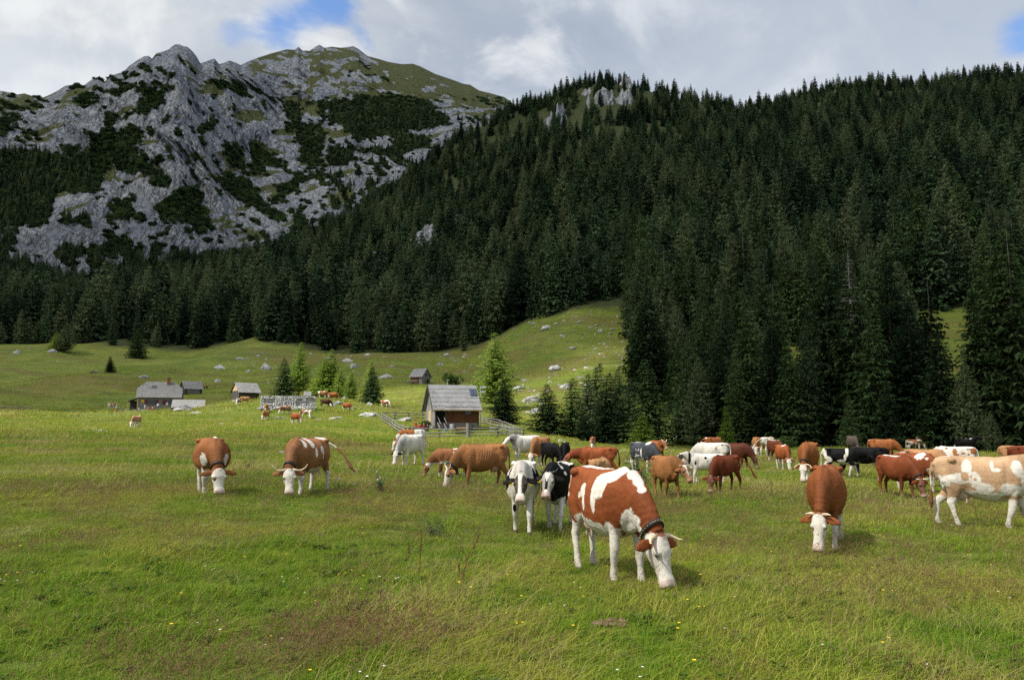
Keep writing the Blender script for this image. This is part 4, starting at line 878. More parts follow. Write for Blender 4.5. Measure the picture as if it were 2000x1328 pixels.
def cow_body(pose, yaw, drop, udder, tail, vox, stride, calf):
    key = (pose, round(yaw / 6) * 6 if vox > .016 else yaw, round(drop, 2), bool(udder), tail, vox, stride, calf)
    if key in _cow_cache: return _cow_cache[key]
    yaw = key[1]
    Y = np.array([0, 1.0, 0]); Zv = np.array([0, 0, 1.0])
    poll, hd, hl, hn = cow_frame(pose, yaw, drop)
    sh = []                                    # shells
    slim = .90 if calf else 1.0
    T = [(-.845, 1.175, .07, .10, 2), (-.80, 1.16, .155, .20, 2.2), (-.70, 1.135, .235, .265, 2.5), (-.55, 1.105, .268, .300, 2.7), (-.38, 1.045, .270, .345, 2.5), (-.15, .985, .325, .395, 2.3),
         (.08, .955, .362, .418, 2.2), (.30, .952, .345, .425, 2.2), (.48, .975, .300, .415, 2.25), (.62, 1.01, .275, .385, 2.2), (.74, 1.03, .220, .335, 2.1), (.84, 1.02, .165, .265, 2), (.90, 1.0, .08, .15, 2)]
    sh.append(loft([((x, 0, z + (0.035 if calf else 0)), Y, Zv, w * slim, h * (.88 if calf else 1), q) for x, z, w, h, q in T], 28))
    # spine, hooks, pins, shoulder blades, brisket, flank
    sh.append(limb([(-.78, 0, 1.335), (-.5, 0, 1.378), (-.1, 0, 1.362), (.3, 0, 1.358), (.58, 0, 1.392), (.72, 0, 1.33)], [.035, .045, .042, .042, .06, .05]))
    for s in (-1, 1):
        sh.append(blob((-.50, s * .225 * slim, 1.325), (.085, .060, .060)))
        sh.append(blob((-.80, s * .10, 1.235), (.05, .05, .06)))
        sh.append(limb([(.66, s * .12, 1.31), (.60, s * .185 * slim, 1.10), (.62, s * .17 * slim, .88)], [(.10, .045), (.13, .07), (.12, .07)]))
    sh.append(limb([(.70, 0, .76), (.84, 0, .80), (.95, 0, .90)], [(.13, .10), (.12, .075), (.08, .05)]))
    # neck: from the shoulders to the poll
    n0 = np.array([.62, 0, 1.13]); pz = poll - hd * 0.03 - hn * .035
    mid = (n0 + pz) / 2 + np.array([.02, 0, .05 if pose != 'graze' else .075]); mid[1] = pz[1] * .38
    q1 = n0 * .70 + mid * .30 + np.array([0, 0, .0]); q2 = mid * .45 + pz * .55 + np.array([0, 0, .02])
    nt_ = [(n0, .20, .33), (q1, .18, .30), (mid, .142, .245), (q2, .120, .195), (pz, .108, .150)]
    rr_ = []
    pts = [p for p, _, _ in nt_]
    for i, (p, w, h) in enumerate(nt_):
        t = unit(pts[min(i + 1, 4)] - pts[max(i - 1, 0)]); la = unit(np.cross(Zv, t)) if abs(t[2]) < .97 else Y
        rr_.append((p, la, np.cross(t, la), w * (slim if i < 2 else 1), h * (.9 if calf else 1), 2.1))
    sh.append(loft(rr_, 22))
    # dewlap
    dl = [n0 + np.array([.14, 0, -.27]), mid + np.array([-.02, 0, -.20]), pz * .75 + mid * .25 + np.array([-.03, 0, -.12])]
    sh.append(limb(dl, [(.15, .050), (.10, .032), (.06, .034)]))
    # head
    Hh = [(-.085, .075, .080, -.03, 2), (-.02, .100, .112, -.03, 2.3), (.06, .108, .128, -.035, 2.4), (.14, .110, .132, -.035, 2.4), (.22, .094, .116, -.035, 2.4), (.31, .076, .092, -.025, 2.3), (.39, .070, .078, -.016, 2.3), (.46, .082, .078, -.012, 2.8), (.515, .084, .072, -.014, 3.0), (.538, .070, .056, -.016, 2.6)]
    hs = 1.04
    sh.append(loft([(poll + hd * t * hs + hn * o, hl, hn, w * 1.20, h * 1.14, q) for t, w, h, o, q in Hh], 22))
    sh.append(blob(poll + hn * .055 - hd * .005, (.065, .07, .05)))
    for s in (-1, 1):
        sh.append(blob(poll + hd * .17 + hl * s * .108 + hn * .050, (.042, .034, .038)))          # brow
        e0 = poll + hl * s * .085 - hn * .005 + hd * .015; ed = unit(hl * s * 1.0 - hn * .10 + hd * .10 - Zv * .18)
        fl = unit(np.cross(ed, hn)); k = max(1.0, vox / .016)
        sh.append(loft([(e0 + ed * u, fl, unit(np.cross(ed, fl)), w, th * k, 2.0) for u, w, th in ((-.02, .030, .028), (.06, .048, .024), (.13, .070, .019), (.20, .064, .016), (.255, .036, .014), (.285, .008, .010))], 12))
    # legs
    rs = random.Random(hash((pose, stride, round(yaw))) & 255)
    feet = {}
    for nm, bx, s, fr in (('fl', .58, 1, 1), ('fr', .58, -1, 1), ('hl', -.60, 1, 0), ('hr', -.60, -1, 0)):
        dx = {'fl': .10, 'fr': -.09, 'hl': -.10, 'hr': .09}[nm] * (1.0 if pose != 'low' else 1.9) * (1 if stride == 0 else stride)
        y = s * (.155 if fr else .165) * slim; fat = max(1.0, vox / .026)
        if fr:
            P = [(bx + .02, s * .17 * slim, 1.02), (bx - .02, s * .175 * slim, .82), (bx - .01 + dx * .25, y, .63), (bx + .015 + dx * .55, y * .97, .43), (bx + .01 + dx * .62, y * .97, .37), (bx + dx * .85, y * .95, .22), (bx + dx, y * .95, .115), (bx + .025 + dx, y * .95, .05), (bx + .035 + dx, y * .95, -.02)]
            Q = [(.15, .07), (.125, .075), (.082, .062), (.070, .062), (.066, .058), (.041, .037), (.053, .049), (.050, .047), (.060, .055)]
        else:
            P = [(-.56, s * .14 * slim, 1.12), (-.52, s * .18 * slim, .95), (-.48 + dx * .1, s * .18 * slim, .78), (-.60 + dx * .45, y, .60), (-.675 + dx * .7, y, .49), (-.665 + dx * .78, y, .40), (-.645 + dx * .9, y, .23), (-.63 + dx, y, .115), (-.60 + dx, y, .05), (-.59 + dx, y, -.02)]
            Q = [(.22, .10), (.215, .105), (.165, .085), (.090, .060), (.080, .058), (.056, .046), (.043, .039), (.055, .050), (.052, .047), (.062, .055)]
        Q = [(a * (fat if i > 2 else 1), b * (fat if i > 2 else 1)) for i, (a, b) in enumerate(Q)]
        sh.append(limb(P, Q)); feet[nm] = P
    # tail
    f = max(1.0, vox / .018)
    sw = {'hang': (0, 0), 'right': (-.05, -.55), 'left': (-.05, .55)}[tail if tail in ('hang', 'right', 'left') else 'hang']
    if tail in ('right', 'left'): tp = [(-.78, 0, 1.30), (-.87, sw[1] * .12, 1.27), (-.93, sw[1] * .45, 1.17), (-.98, sw[1] * .80, .98), (-1.00, sw[1] * 1.02, .78), (-1.0, sw[1] * 1.18, .62), (-1.0, sw[1] * 1.36, .50)]
    else: tp = [(-.78, 0, 1.30), (-.865, 0, 1.24), (-.90, .01, 1.02), (-.90, .02, .78), (-.91, .02, .60), (-.915, .02, .48), (-.92, .02, .36)]
    sh.append(limb(tp, [.045 * f, .036 * f, .026 * f, .022 * f, .034 * f, .048 * f, .014 * f], 10))
    if udder:
        sh.append(blob((-.36, 0, .68), (.19, .155, .155)))
        for sx_ in (-.27, -.42):
            for s in (-1, 1): sh.append(limb([(sx_, s * .07, .58), (sx_, s * .075, .50), (sx_, s * .075, .465)], [.028, .02, .012], 8))
    V = []; F = []
    for v, f_ in sh:
        k = len(V); V += list(v); F += [tuple(i + k for i in ff) for ff in f_]
    me = bpy.data.meshes.new('cow'); me.from_pydata([tuple(v) for v in V], [], F); me.update()
    bm = bmesh.new(); bm.from_mesh(me); bmesh.ops.recalc_face_normals(bm, faces=bm.faces); bm.to_mesh(me); bm.free()
    o = bpy.data.objects.new('cow_tmp', me); COL.objects.link(o)
    md = o.modifiers.new('r', 'REMESH'); md.mode = 'VOXEL'; md.voxel_size = vox; md.use_smooth_shade = True
    ms = o.modifiers.new('s', 'SMOOTH'); ms.factor = .5; ms.iterations = max(1, int(round(.042 / vox)))
    dg = bpy.context.evaluated_depsgraph_get(); dg.update(); ev = o.evaluated_get(dg); out = bpy.data.meshes.new_from_object(ev)
    bpy.data.objects.remove(o)
    n = len(out.vertices); P = np.empty(n * 3, np.float32); out.vertices.foreach_get('co', P); P = P.reshape(-1, 3).astype(float)
    out.polygons.foreach_set('use_smooth', np.ones(len(out.polygons), bool))
    # muscle, ribs and hollows: push the surface along its normals
    Nn = np.empty(n * 3, np.float32); out.vertices.foreach_get('normal', Nn); Nn = Nn.reshape(-1, 3).astype(float); ay = np.abs(P[:, 1])
    G = lambda c, r_: np.exp(-((((np.stack([P[:, 0], ay, P[:, 2]], 1) - np.array(c)) / np.array(r_)) ** 2).sum(1)))
    tr_ = (P[:, 2] > .55) & (P[:, 0] > -.9) & (P[:, 0] < .72) & (np.abs(Nn[:, 1]) > .25)
    dsp = -.034 * G((-.33, .24, 1.24), (.12, .14, .10)) - .020 * G((-.66, .20, 1.22), (.09, .12, .10)) - .020 * G((.44, .27, 1.05), (.045, .16, .24)) + .014 * G((.60, .22, 1.12), (.10, .14, .18)) - .018 * G((-.27, .26, .80), (.10, .16, .12)) + .016 * G((-.50, .22, .92), (.14, .12, .18))
    rib = np.sin((P[:, 0] + .25 * (P[:, 2] - 1.0)) * 2 * math.pi / .085) * .0042 * smooth(P[:, 0], -.20, -.05) * smooth(-P[:, 0], -.45, -.30) * smooth(P[:, 2], .70, .85) * smooth(-P[:, 2], -1.30, -1.15)
    nk = np.sin(np.linalg.norm(P - pz, axis=1) * 2 * math.pi / .075) * .004 * np.exp(-((np.linalg.norm(P - (pz * .6 + mid * .4), axis=1) / .20) ** 2))
    dsp = np.where(tr_, 1.35 * dsp + 1.3 * rib, 0) + 1.4 * nk + .011 * fbm(P * 4.5 + 2, 3) + .004 * fbm(P * 15, 2)
    P = P + Nn * dsp[:, None]; out.vertices.foreach_set('co', P.astype(np.float32).ravel()); out.update()
    # what each vertex belongs to
    def segd(A, B):
        A = np.asarray(A, float); B = np.asarray(B, float); d = B - A; t = np.clip(((P - A) @ d) / (d @ d), 0, 1); return np.linalg.norm(P - A - t[:, None] * d, axis=1)
    D = {'torso': np.minimum(segd((-.7, 0, 1.05), (.7, 0, 1.03)) - .30, segd((-.7, 0, 1.2), (.7, 0, 1.2)) - .16), 'neck': np.minimum(segd(n0, mid) - .20, segd(mid, pz) - .13), 'head': segd(poll - hd * .02, poll + hd * .5) - .10}
    for s in (-1, 1):
        e0 = poll + hl * s * .085 + hd * .015; ed = unit(hl * s - hn * .1 + hd * .1 - Zv * .18); D['ear%d' % s] = segd(e0 + ed * .07, e0 + ed * .23) - .04
    for nm, pp in feet.items():
        D[nm] = np.min([segd(pp[i], pp[i + 1]) - .06 for i in range(2, len(pp) - 1)], axis=0)
    D['tail'] = np.min([segd(tp[i], tp[i + 1]) - .035 for i in range(1, len(tp) - 1)], axis=0)
    D['udder'] = np.linalg.norm((P - np.array([-.36, 0, .62])) / np.array([1, 1, 1]), axis=1) - (.15 if udder else -9)
    names = list(D); reg = np.argmin(np.stack([D[k] for k in names]), 0)
    rel = P - poll
    ht = rel @ hd; hu = rel @ hl; hv = rel @ hn
    tt = np.clip((P[:, 0] - .7) / max(poll[0] - .7, .1), 0, 1)
    res = dict(mesh=out, P=P, reg=np.array(names)[reg], ht=ht, hu=hu, hv=hv, poll=poll, hd=hd, hl=hl, hn=hn, mid=mid, pz=pz, n0=n0, tailtip=tp[-1], feet=feet, tailend=np.linalg.norm(P - np.array(tp[-2]), axis=1))
    _cow_cache[key] = res; return res

RED, BROWN, TAN, FAWN = (.235, .066, .022), (.255, .092, .032), (.38, .19, .085), (.46, .285, .16)
WHITE, BLACK, PINK, HORN = (.64, .60, .53), (.0065, .006, .0065), (.52, .30, .25), (.55, .43, .28)
COATS = {  # base colour, white face, white legs up to, white belly below, random patch threshold, patches (x,y,z,rx,ry,rz,+white/-base), extras
 'hero': dict(base=RED, face=1, leg=.62, belly=.70, pt=None, tailw=1, patch=[(.38, -.25, 1.24, .16, .3, .20, 1), (.56, -.1, 1.36, .15, .24, .13, 1), (.30, -.3, 1.02, .055, .3, .16, 1), (.70, 0, 1.40, .10, .09, .09, 1), (.80, 0, 1.34, .10, .085, .09, 1), (.90, 0, 1.26, .10, .075, .09, 1), (.99, 0, 1.17, .08, .06, .08, 1), (-.78, 0, 1.30, .14, .30, .12, 1), (-.52, 0, 1.44, .30, .09, .07, 1), (-.1, 0, 1.42, .45, .055, .05, 1), (-.86, 0, .98, .09, .25, .36, 1), (-.62, -.25, 1.2, .05, .2, .10, 1), (-.02, -.33, 1.12, .09, .2, .09, 1), (.05, -.35, 1.0, .045, .2, .14, 1), (-.15, -.33, 1.05, .05, .2, .04, 1), (-.62, -.27, 1.02, .06, .2, .03, 1), (-.72, -.2, .92, .05, .2, .06, 1),
         (.86, 0, .82, .22, .2, .17, 1), (1.0, 0, .70, .12, .15, .10, 1), (.55, -.2, .62, .13, .15, .17, 1), (-.1, 0, .72, .42, .4, .13, 1), (.2, -.3, .66, .25, .3, .10, 1), (-.3, -.28, 1.28, .16, .2, .06, -1)]),
 'brown_front': dict(base=(.235, .075, .024), face=1, leg=.50, belly=.58, pt=.62, tailw=1, eye=(.20, .06, .02), patch=[(-.2, 0, 1.43, .05, .03, .04, 1)]),
 'brown_plain': dict(base=(.25, .095, .034), face=1, leg=.66, belly=.62, pt=.66, tailw=1, eye=(.22, .08, .03), patch=[(.62, .02, 1.42, .09, .05, .06, 1), (.75, .25, .85, .12, .12, .2, 1), (.75, -.25, .85, .12, .12, .2, 1)]),
 'brown_tall': dict(base=(.27, .095, .030), face=1, leg=.42, belly=.55, pt=.7, tailw=1, patch=[]),
 'fawn': dict(base=(.47, .30, .175), face=1, leg=.60, belly=.76, pt=None, tailw=0, tuft=(.16, .07, .035), patch=[(-.24, -.28, 1.18, .085, .3, .20, 1), (-.38, -.28, .98, .24, .3, .10, 1), (-.12, -.3, .98, .12, .3, .14, 1), (.20, -.3, 1.24, .035, .3, .10, 1), (.28, -.3, 1.16, .07, .3, .035, 1), (.62, -.25, 1.20, .10, .3, .16, 1), (.72, -.25, .98, .05, .3, .2, 1), (.88, -.2, 1.16, .14, .3, .07, 1), (.05, -.3, .80, .16, .3, .10, 1), (.5, -.3, .78, .2, .3, .12, 1), (-.7, 0, .9, .25, .4, .14, 1), (-.28, -.3, 1.02, .075, .3, .085, -1), (-.17, -.3, 1.02, .024, .3, .024, -1), (-.10, -.3, .97, .03, .3, .03, -1), (-.60, 0, 1.42, .10, .1, .05, 1)]),
 'holstein_white': dict(base=WHITE, face=1, leg=.9, belly=.9, pt=None, tailw=1, patch=[], dark=[(.55, .2, 1.10, .16, .14, .24), (.55, -.22, 1.12, .14, .13, .22), (.2, .3, 1.12, .22, .12, .22), (.3, -.32, .98, .16, .1, .16), (.74, -.06, 1.16, .12, .055, .14), (-.3, -.28, 1.1, .24, .1, .2), (-.3, .28, 1.1, .2, .1, .2), (.60, -.16, .50, .08, .04, .08)], hmask='blaze_h', ear=BLACK),
 'holstein_black': dict(base=BLACK, face=0, leg=.74, belly=.60, pt=None, tailw=1, patch=[(.60, .14, 1.37, .12, .09, .09, 1), (-.45, .10, 1.42, .25, .22, .10, 1), (.62, .2, 1.2, .06, .1, .05, 1)], hmask='triangle'),
 'brown_rump': dict(base=(.275, .125, .055), face=1, leg=.55, belly=.66, pt=None, tailw=0, tuft=(.17, .085, .04), patch=[(-.78, 0, 1.15, .22, .4, .40, 1), (-.55, 0, 1.40, .26, .22, .10, 1), (-.80, .0, .8, .1, .3, .3, 1), (.36, .1, 1.30, .09, .35, .16, 1), (.2, -.1, 1.40, .12, .12, .06, 1), (.28, .3, 1.05, .06, .2, .12, 1), (.0, .32, 1.1, .05, .2, .10, 1), (-.06, .32, 1.16, .04, .2, .05, 1), (-.12, .32, 1.0, .06, .2, .14, 1), (.66, .2, 1.28, .05, .2, .12, 1), (-.64, .26, 1.12, .07, .2, .10, -1)]),
 'white_grey': dict(base=WHITE, face=1, leg=.9, belly=.9, pt=None, tailw=1, patch=[], speck=(.12, .13, .15), ear=BLACK, eye=(.12, .125, .14)),
 'patched': dict(base=(.30, .105, .035), face=1, leg=.62, belly=.68, pt=.02, tailw=1, patch=[]),
 'patched_red': dict(base=(.29, .085, .028), face=1, leg=.62, belly=.62, pt=None, tailw=1, patch=[(.45, -.05, 1.38, .26, .16, .14, 1), (-.1, .1, 1.40, .3, .12, .10, 1), (.1, .3, 1.1, .12, .2, .10, 1)]),
 'brown_calf': dict(base=(.255, .105, .045), face=0, leg=.30, belly=.74, pt=None, tailw=1, patch=[(-.1, 0, 1.40, .13, .16, .08, 1), (-.02, .3, 1.15, .04, .2, .12, 1), (-.12, .3, .92, .13, .2, .13, 1), (.3, .2, .75, .35, .2, .08, 1)]),
 'lightbrown': dict(base=(.29, .125, .048), face=2, leg=.12, belly=.0, pt=None, tailw=0, patch=[], udder=PINK),
 'tan_white': dict(base=(.36, .165, .065), face=1, leg=.45, belly=.6, pt=.62, tailw=1, patch=[]),
 'tan': dict(base=(.36, .19, .085), face=1, leg=.35, belly=.55, pt=.6, tailw=1, patch=[]),
 'tan_pale': dict(base=(.40, .22, .11), face=1, leg=.7, belly=.75, pt=.5, tailw=1, patch=[(-.6, 0, 1.4, .3, .2, .12, 1)]),
 'tan_blaze': dict(base=(.27, .115, .042), face=0, leg=.0, belly=.0, pt=None, tailw=0, patch=[(.0, 0, 1.40, .0, .0, .0, 1)], hmask='blaze', muz=(.42, .22, .13)),
 'cream': dict(base=(.55, .44, .31), face=1, leg=.6, belly=.7, pt=.1, tailw=1, patch=[]),
 'black': dict(base=BLACK, face=0, leg=.16, belly=.0, pt=None, tailw=0, patch=[]),
 'black_star': dict(base=BLACK, face=0, leg=.35, belly=.55, pt=None, tailw=1, patch=[(.52, 0, 1.40, .14, .13, .08, 1), (.1, 0, 1.42, .07, .08, .05, 1)]),
 'red': dict(base=(.26, .070, .024), face=0, leg=.0, belly=.0, pt=None, tailw=0, patch=[]),
 'red_plain': dict(base=(.285, .095, .032), face=0, leg=.2, belly=.5, pt=.75, tailw=1, patch=[(-.78, 0, 1.36, .1, .1, .07, 1)]),
 'darkred': dict(base=(.150, .036, .014), face=0, leg=.0, belly=.60, pt=None, tailw=0, patch=[]),
 'maroon': dict(base=(.085, .026, .014), face=0, leg=.0, belly=.0, pt=None, tailw=1, patch=[]),
 'maroon_strip': dict(base=(.115, .034, .016), face=0, leg=.3, belly=.5, pt=None, tailw=1, patch=[(-.1, 0, 1.42, .8, .06, .06, 1)]),
 'darkbrown': dict(base=(.050, .020, .011), face=0, leg=.0, belly=.0, pt=None, tailw=0, patch=[]),
 'greybrown': dict(base=(.085, .066, .055), face=0, leg=.0, belly=.0, pt=None, tailw=0, patch=[(-.80, 0, 1.32, .12, .14, .08, 1)]),
 'slate': dict(base=(.055, .060, .068), face=1, leg=.60, belly=.70, pt=None, tailw=1, patch=[(.55, -.08, 1.36, .15, .2, .10, 1), (-.72, 0, 1.40, .18, .12, .08, 1), (-.3, 0, 1.42, .3, .05, .05, 1), (.30, -.3, .95, .04, .2, .2, 1)]),
 'white_dirty': dict(base=WHITE, face=1, leg=.9, belly=.9, pt=None, tailw=1, patch=[], dark=[(-.80, .14, 1.22, .08, .06, .10), (-.2, .3, 1.1, .05, .1, .08), (-.7, .2, 1.3, .06, .06, .05)], darkc=(.22, .17, .14)),
 'holstein_calf': dict(base=WHITE, face=1, leg=.9, belly=.9, pt=None, tailw=1, patch=[], dark=[(.86, 0, 1.20, .07, .3, .3), (-.80, .14, 1.2, .09, .12, .14), (.12, .3, 1.22, .07, .1, .09), (.02, .3, 1.04, .03, .1, .04), (.60, .2, .98, .05, .1, .11), (-.12, .3, 1.1, .02, .1, .02)], hmask='patch_h', ear=BLACK),
 'white_pink': dict(base=(.58, .47, .41), face=1, leg=.9, belly=.9, pt=None, tailw=1, patch=[], ear=(.09, .06, .05)),
 'holstein_side': dict(base=BLACK, face=0, leg=.55, belly=.72, pt=None, tailw=1, patch=[(-.78, 0, 1.0, .20, .4, .44, 1), (-.58, -.2, .86, .22, .2, .16, 1), (.34, 0, 1.22, .085, .5, .26, 1), (.24, -.2, .96, .07, .4, .16, 1), (.05, -.3, .78, .2, .3, .07, 1), (-.85, 0, 1.3, .05, .1, .06, -1)]),
 'red_wither': dict(base=(.185, .050, .018), face=0, leg=.0, belly=.50, pt=None, tailw=1, patch=[(.10, 0, 1.42, .30, .14, .09, 1), (-.35, 0, 1.44, .25, .12, .07, 1)]),
 'red_shoulder': dict(base=(.215, .060, .022), face=1, leg=.5, belly=.66, pt=None, tailw=1, patch=[(.50, -.15, 1.30, .20, .25, .15, 1), (.75, -.1, 1.22, .10, .1, .06, 1), (-.5, 0, 1.44, .3, .1, .06, 1), (.85, 0, .80, .16, .2, .14, 1)]),
 'white_rust': dict(base=WHITE, face=1, leg=.9, belly=.9, pt=None, tailw=1, patch=[], dark=[(.62, .1, 1.05, .24, .3, .24), (.9, .05, .9, .26, .3, .22), (.05, .3, 1.20, .10, .2, .14), (.0, .3, 1.05, .12, .2, .06), (-.3, .3, 1.12, .10, .2, .05), (-.72, .2, 1.22, .15, .25, .15), (-.50, .25, 1.05, .05, .2, .05), (.38, .25, 1.33, .07, .2, .05)], darkc=(.30, .115, .04), ear=(.25, .1, .04)),
}
def mixc(C, m, col): return C * (1 - m[:, None]) + np.asarray(col)[None] * m[:, None]
def coat_colors(b, kind, seed, bare_ear=None):
    k = COATS[kind]; P, reg, ht, hu, hv = b['P'], b['reg'], b['ht'], b['hu'], b['hv']
    n = len(P); so = seed * 13.7
    nz = fbm(P * 9 + so, 4) + .35 * fbm(P * 38 + so, 2); nb = fbm(P * 2.1 + so, 3); nf = fbm(P * 42 + so, 2); streak = fbm(P * np.array([16, 16, 5.0]) + so, 3)
    C = np.tile(np.array(k['base'])[None] * .92, (n, 1)) * (1 + .30 * nb + .12 * streak)[:, None]
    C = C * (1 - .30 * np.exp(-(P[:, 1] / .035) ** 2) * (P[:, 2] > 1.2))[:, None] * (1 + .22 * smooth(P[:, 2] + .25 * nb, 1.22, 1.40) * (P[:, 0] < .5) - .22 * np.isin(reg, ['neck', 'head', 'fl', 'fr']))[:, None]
    Wc = np.array(WHITE)[None] * (1 + .07 * nb + .06 * nf)[:, None]
    tor = np.isin(reg, ['torso', 'udder', 'neck'])
    leg = np.isin(reg, ['fl', 'fr', 'hl', 'hr'])
    w = np.full(n, -1.0)
    if k['belly']: w = np.where(tor, np.maximum(w, (k['belly'] - P[:, 2]) / .10 + nz * .9), w)
    if k['leg']: w = np.where(leg, np.maximum(w, (k['leg'] - P[:, 2]) / .08 + nz * 1.1), w)
    if k['pt'] is not None: w = np.where(tor | leg, np.maximum(w, (fbm(P * np.array([1.6, 1.5, 1.6]) + so, 3) * 1.0 - k['pt']) * 6 + nz * .5), w)
    def ell(c): return 1 - np.sqrt((((P - np.array(c[:3])) / np.maximum(np.array(c[3:6]), 1e-3)) ** 2).sum(1))
    for c in k['patch']:
        if c[3] <= 0: continue
        e = ell(c) * 2.4 + nz * .75
        if c[6] > 0: w = np.where(tor | leg | (reg == 'tail'), np.maximum(w, e), w)
        else: w = np.where(e > 0, np.minimum(w, -e), w)
    if kind == 'hero':
        e = np.where((reg == 'hr') | (reg == 'hl'), (.66 - P[:, 2]) / .08 + nz, -1); w = np.maximum(w, e)
    m = smooth(w, -.12, .12); C = C * (1 - m[:, None]) + Wc * m[:, None]
    dk = np.array(k.get('darkc', BLACK))
    for c in k.get('dark', []):
        e = ell(c) * 2.2 + nz * .8; m = smooth(np.where(reg != 'head', e, -1), -.12, .12); C = mixc(C, m, dk)
    if 'speck' in k:                           # grey roan neck and shoulder
        e = 1.15 - np.linalg.norm((P - np.array([.80, 0, 1.12])) / np.array([.34, .45, .30]), axis=1); e2 = np.isin(reg, ['neck']) * .75
        m = np.clip(np.maximum(e, e2) * .9, 0, .85) * smooth(nf + nz * .6 + .12, -.25, .25); m[np.isin(reg, ['head', 'ear1', 'ear-1'])] *= .2; C = mixc(C, m, k['speck'])
    hd_ = reg == 'head'
    if k['face'] == 1: f = smooth(np.where(hd_, (ht + .015) / .03 + nz * 1.3, -1), -.3, .3); C = C * (1 - f[:, None]) + Wc * f[:, None]
    if k['face'] == 2:                         # blaze widening to a white muzzle
        f = smooth(np.where(hd_ & (ht > -.02), np.maximum((.045 - np.abs(hu)) / .02 * (hv > 0), (ht - .24) / .05) + nz, -1), -.3, .3); C = C * (1 - f[:, None]) + Wc * f[:, None]
    hm = k.get('hmask')
    if hm == 'triangle': f = np.where(hd_ & (hv > -.02), (.062 * (1 - ht / .25) - np.abs(hu - .0)) / .016 + nz * .5 - 8 * (ht < .0), -1); f = np.maximum(f, np.where(hd_, (ht - .40) / .03 * (np.abs(hu) < .03), -1)); f = smooth(f, -.3, .3); C = C * (1 - f[:, None]) + Wc * f[:, None]
    if hm == 'blaze': f = np.where(hd_ & (hv > .0) & (ht < .34), (.05 * (1 - ht / .5) - np.abs(hu + .01)) / .014 + nz * 2.4 - .3, -1); f = smooth(f, -.3, .3); C = C * (1 - f[:, None]) + Wc * f[:, None]
    if hm == 'blaze_h':
        f = np.where(hd_ & (ht > .03) & (ht < .40), (np.abs(hu + .012) - .034 - .10 * np.maximum(0, .10 - ht)) / .014 + nz * .5, -1); f = smooth(f, -.3, .3); C = mixc(C, f, BLACK)
        f = np.where(hd_ & (ht <= .05) & (np.abs(hu) > .05), 1.0, 0.0); C = mixc(C, f, BLACK)
    if hm == 'patch_h': f = smooth(np.where(hd_ & (ht < .3), nz * 5 + (np.abs(hu) - .055) * 12, -1), -.2, .2); C = mixc(C, f, BLACK)
    if 'eye' in k:
        f = np.exp(-(((ht - .20) / .075) ** 2 + ((hu + .07) / .045) ** 2 + ((hv - .03) / .07) ** 2)); f = smooth(np.where(hd_, f + nz * .2, 0), .35, .55); C = mixc(C, f, k['eye'])
    ec = k.get('ear', tuple(np.array(k['base']) * .9)); ear = np.isin(reg, ['ear1', 'ear-1']); C = mixc(C, ear.astype(float), ec)
    if np.mean(k['base']) > .02: C = mixc(C, np.where(hd_, np.clip(.30 * smooth(nz + streak * .5, .05, .4) + .10, 0, .4), 0), (.40, .33, .25))
    mouth_crease = np.exp(-(((hv + .045 + .02 * (ht - .45)) / .0075) ** 2)) * smooth(ht, .36, .42) * (np.abs(hu) > .03); C = mixc(C, np.where(hd_, mouth_crease * .75, 0), (.06, .04, .035))  # mouth crease painted as a dark line, not modelled
    # muzzle, nostrils, eyes rims
    pm = smooth(np.where(hd_, (ht - .462) / .02 + nz * .7, -1), -.4, .6) * .6; mc = k.get('muz', (.56, .40, .34) if np.mean(k['base']) > .04 else (.42, .26, .23)); C = mixc(C, pm, mc)
    for s in (-1, 1):
        f = np.exp(-(((ht - .525) / .017) ** 2 + ((hu - s * .046) / .020) ** 2 + ((hv + .0) / .028) ** 2)); C = mixc(C, np.where(hd_, np.clip(f * 1.4, 0, .95), 0), (.03, .018, .016))
        f = np.exp(-(((ht - .185) / .034) ** 2 + ((hu - s * .122) / .034) ** 2 + ((hv - .042) / .028) ** 2)); C = mixc(C, np.where(hd_, np.clip(f * .9, 0, .75), 0), (.10, .06, .045))
    # hooves, worn knees, tail tuft, udder
    C = mixc(C, np.where(leg, smooth(-P[:, 2], -.075, -.05), 0), (.07, .055, .045))
    kn = np.where(np.isin(reg, ['fl', 'fr']), np.exp(-((P[:, 2] - .40) / .055) ** 2 - ((P[:, 0] - .66) / .06) ** 2), 0); C = mixc(C, np.clip(kn * .8 * (.6 + nz), 0, .7), (.16, .11, .07))
    tf = np.where(reg == 'tail', smooth(-b['tailend'], -.34, -.20), 0); C = mixc(C, tf, WHITE if k['tailw'] else k.get('tuft', tuple(np.array(k['base']) * .7)))
    C = mixc(C, np.where(reg == 'udder', .75, 0), k.get('udder', (.50, .33, .27)))
    dirt = np.where(leg | (reg == 'tail'), .45 * smooth(-P[:, 2], -.5, -.1) * (.6 + nz), 0); C = mixc(C, np.clip(dirt, 0, .4), (.22, .17, .10))
    return np.clip(C, .004, .9)
M_HIDE, nt, b = material('cow_hide', 0.62, 0.25)
hc = nt.n('ShaderNodeAttribute', attribute_name='hide').outputs['Color']; tp_ = nt.n('ShaderNodeTexCoord').outputs['Object']
hn1 = nt.noise(nt.mapping(tp_, (60, 60, 22)), 1.0, 3, .7); hn2 = nt.noise(nt.mapping(tp_, (5, 5, 3)), 1.0, 4, .6)
nt.put(b.inputs['Base Color'], nt.mix(nt.ramp(hn1, .3, .7, 0, .36), hc, nt.mix(1.0, hc, (.55, .5, .45), 'MULTIPLY')))
bump(nt, b, nt.math('ADD', nt.math('MULTIPLY', hn1, .25), hn2), .55, .03)
b.inputs['Specular IOR Level'].default_value = .09
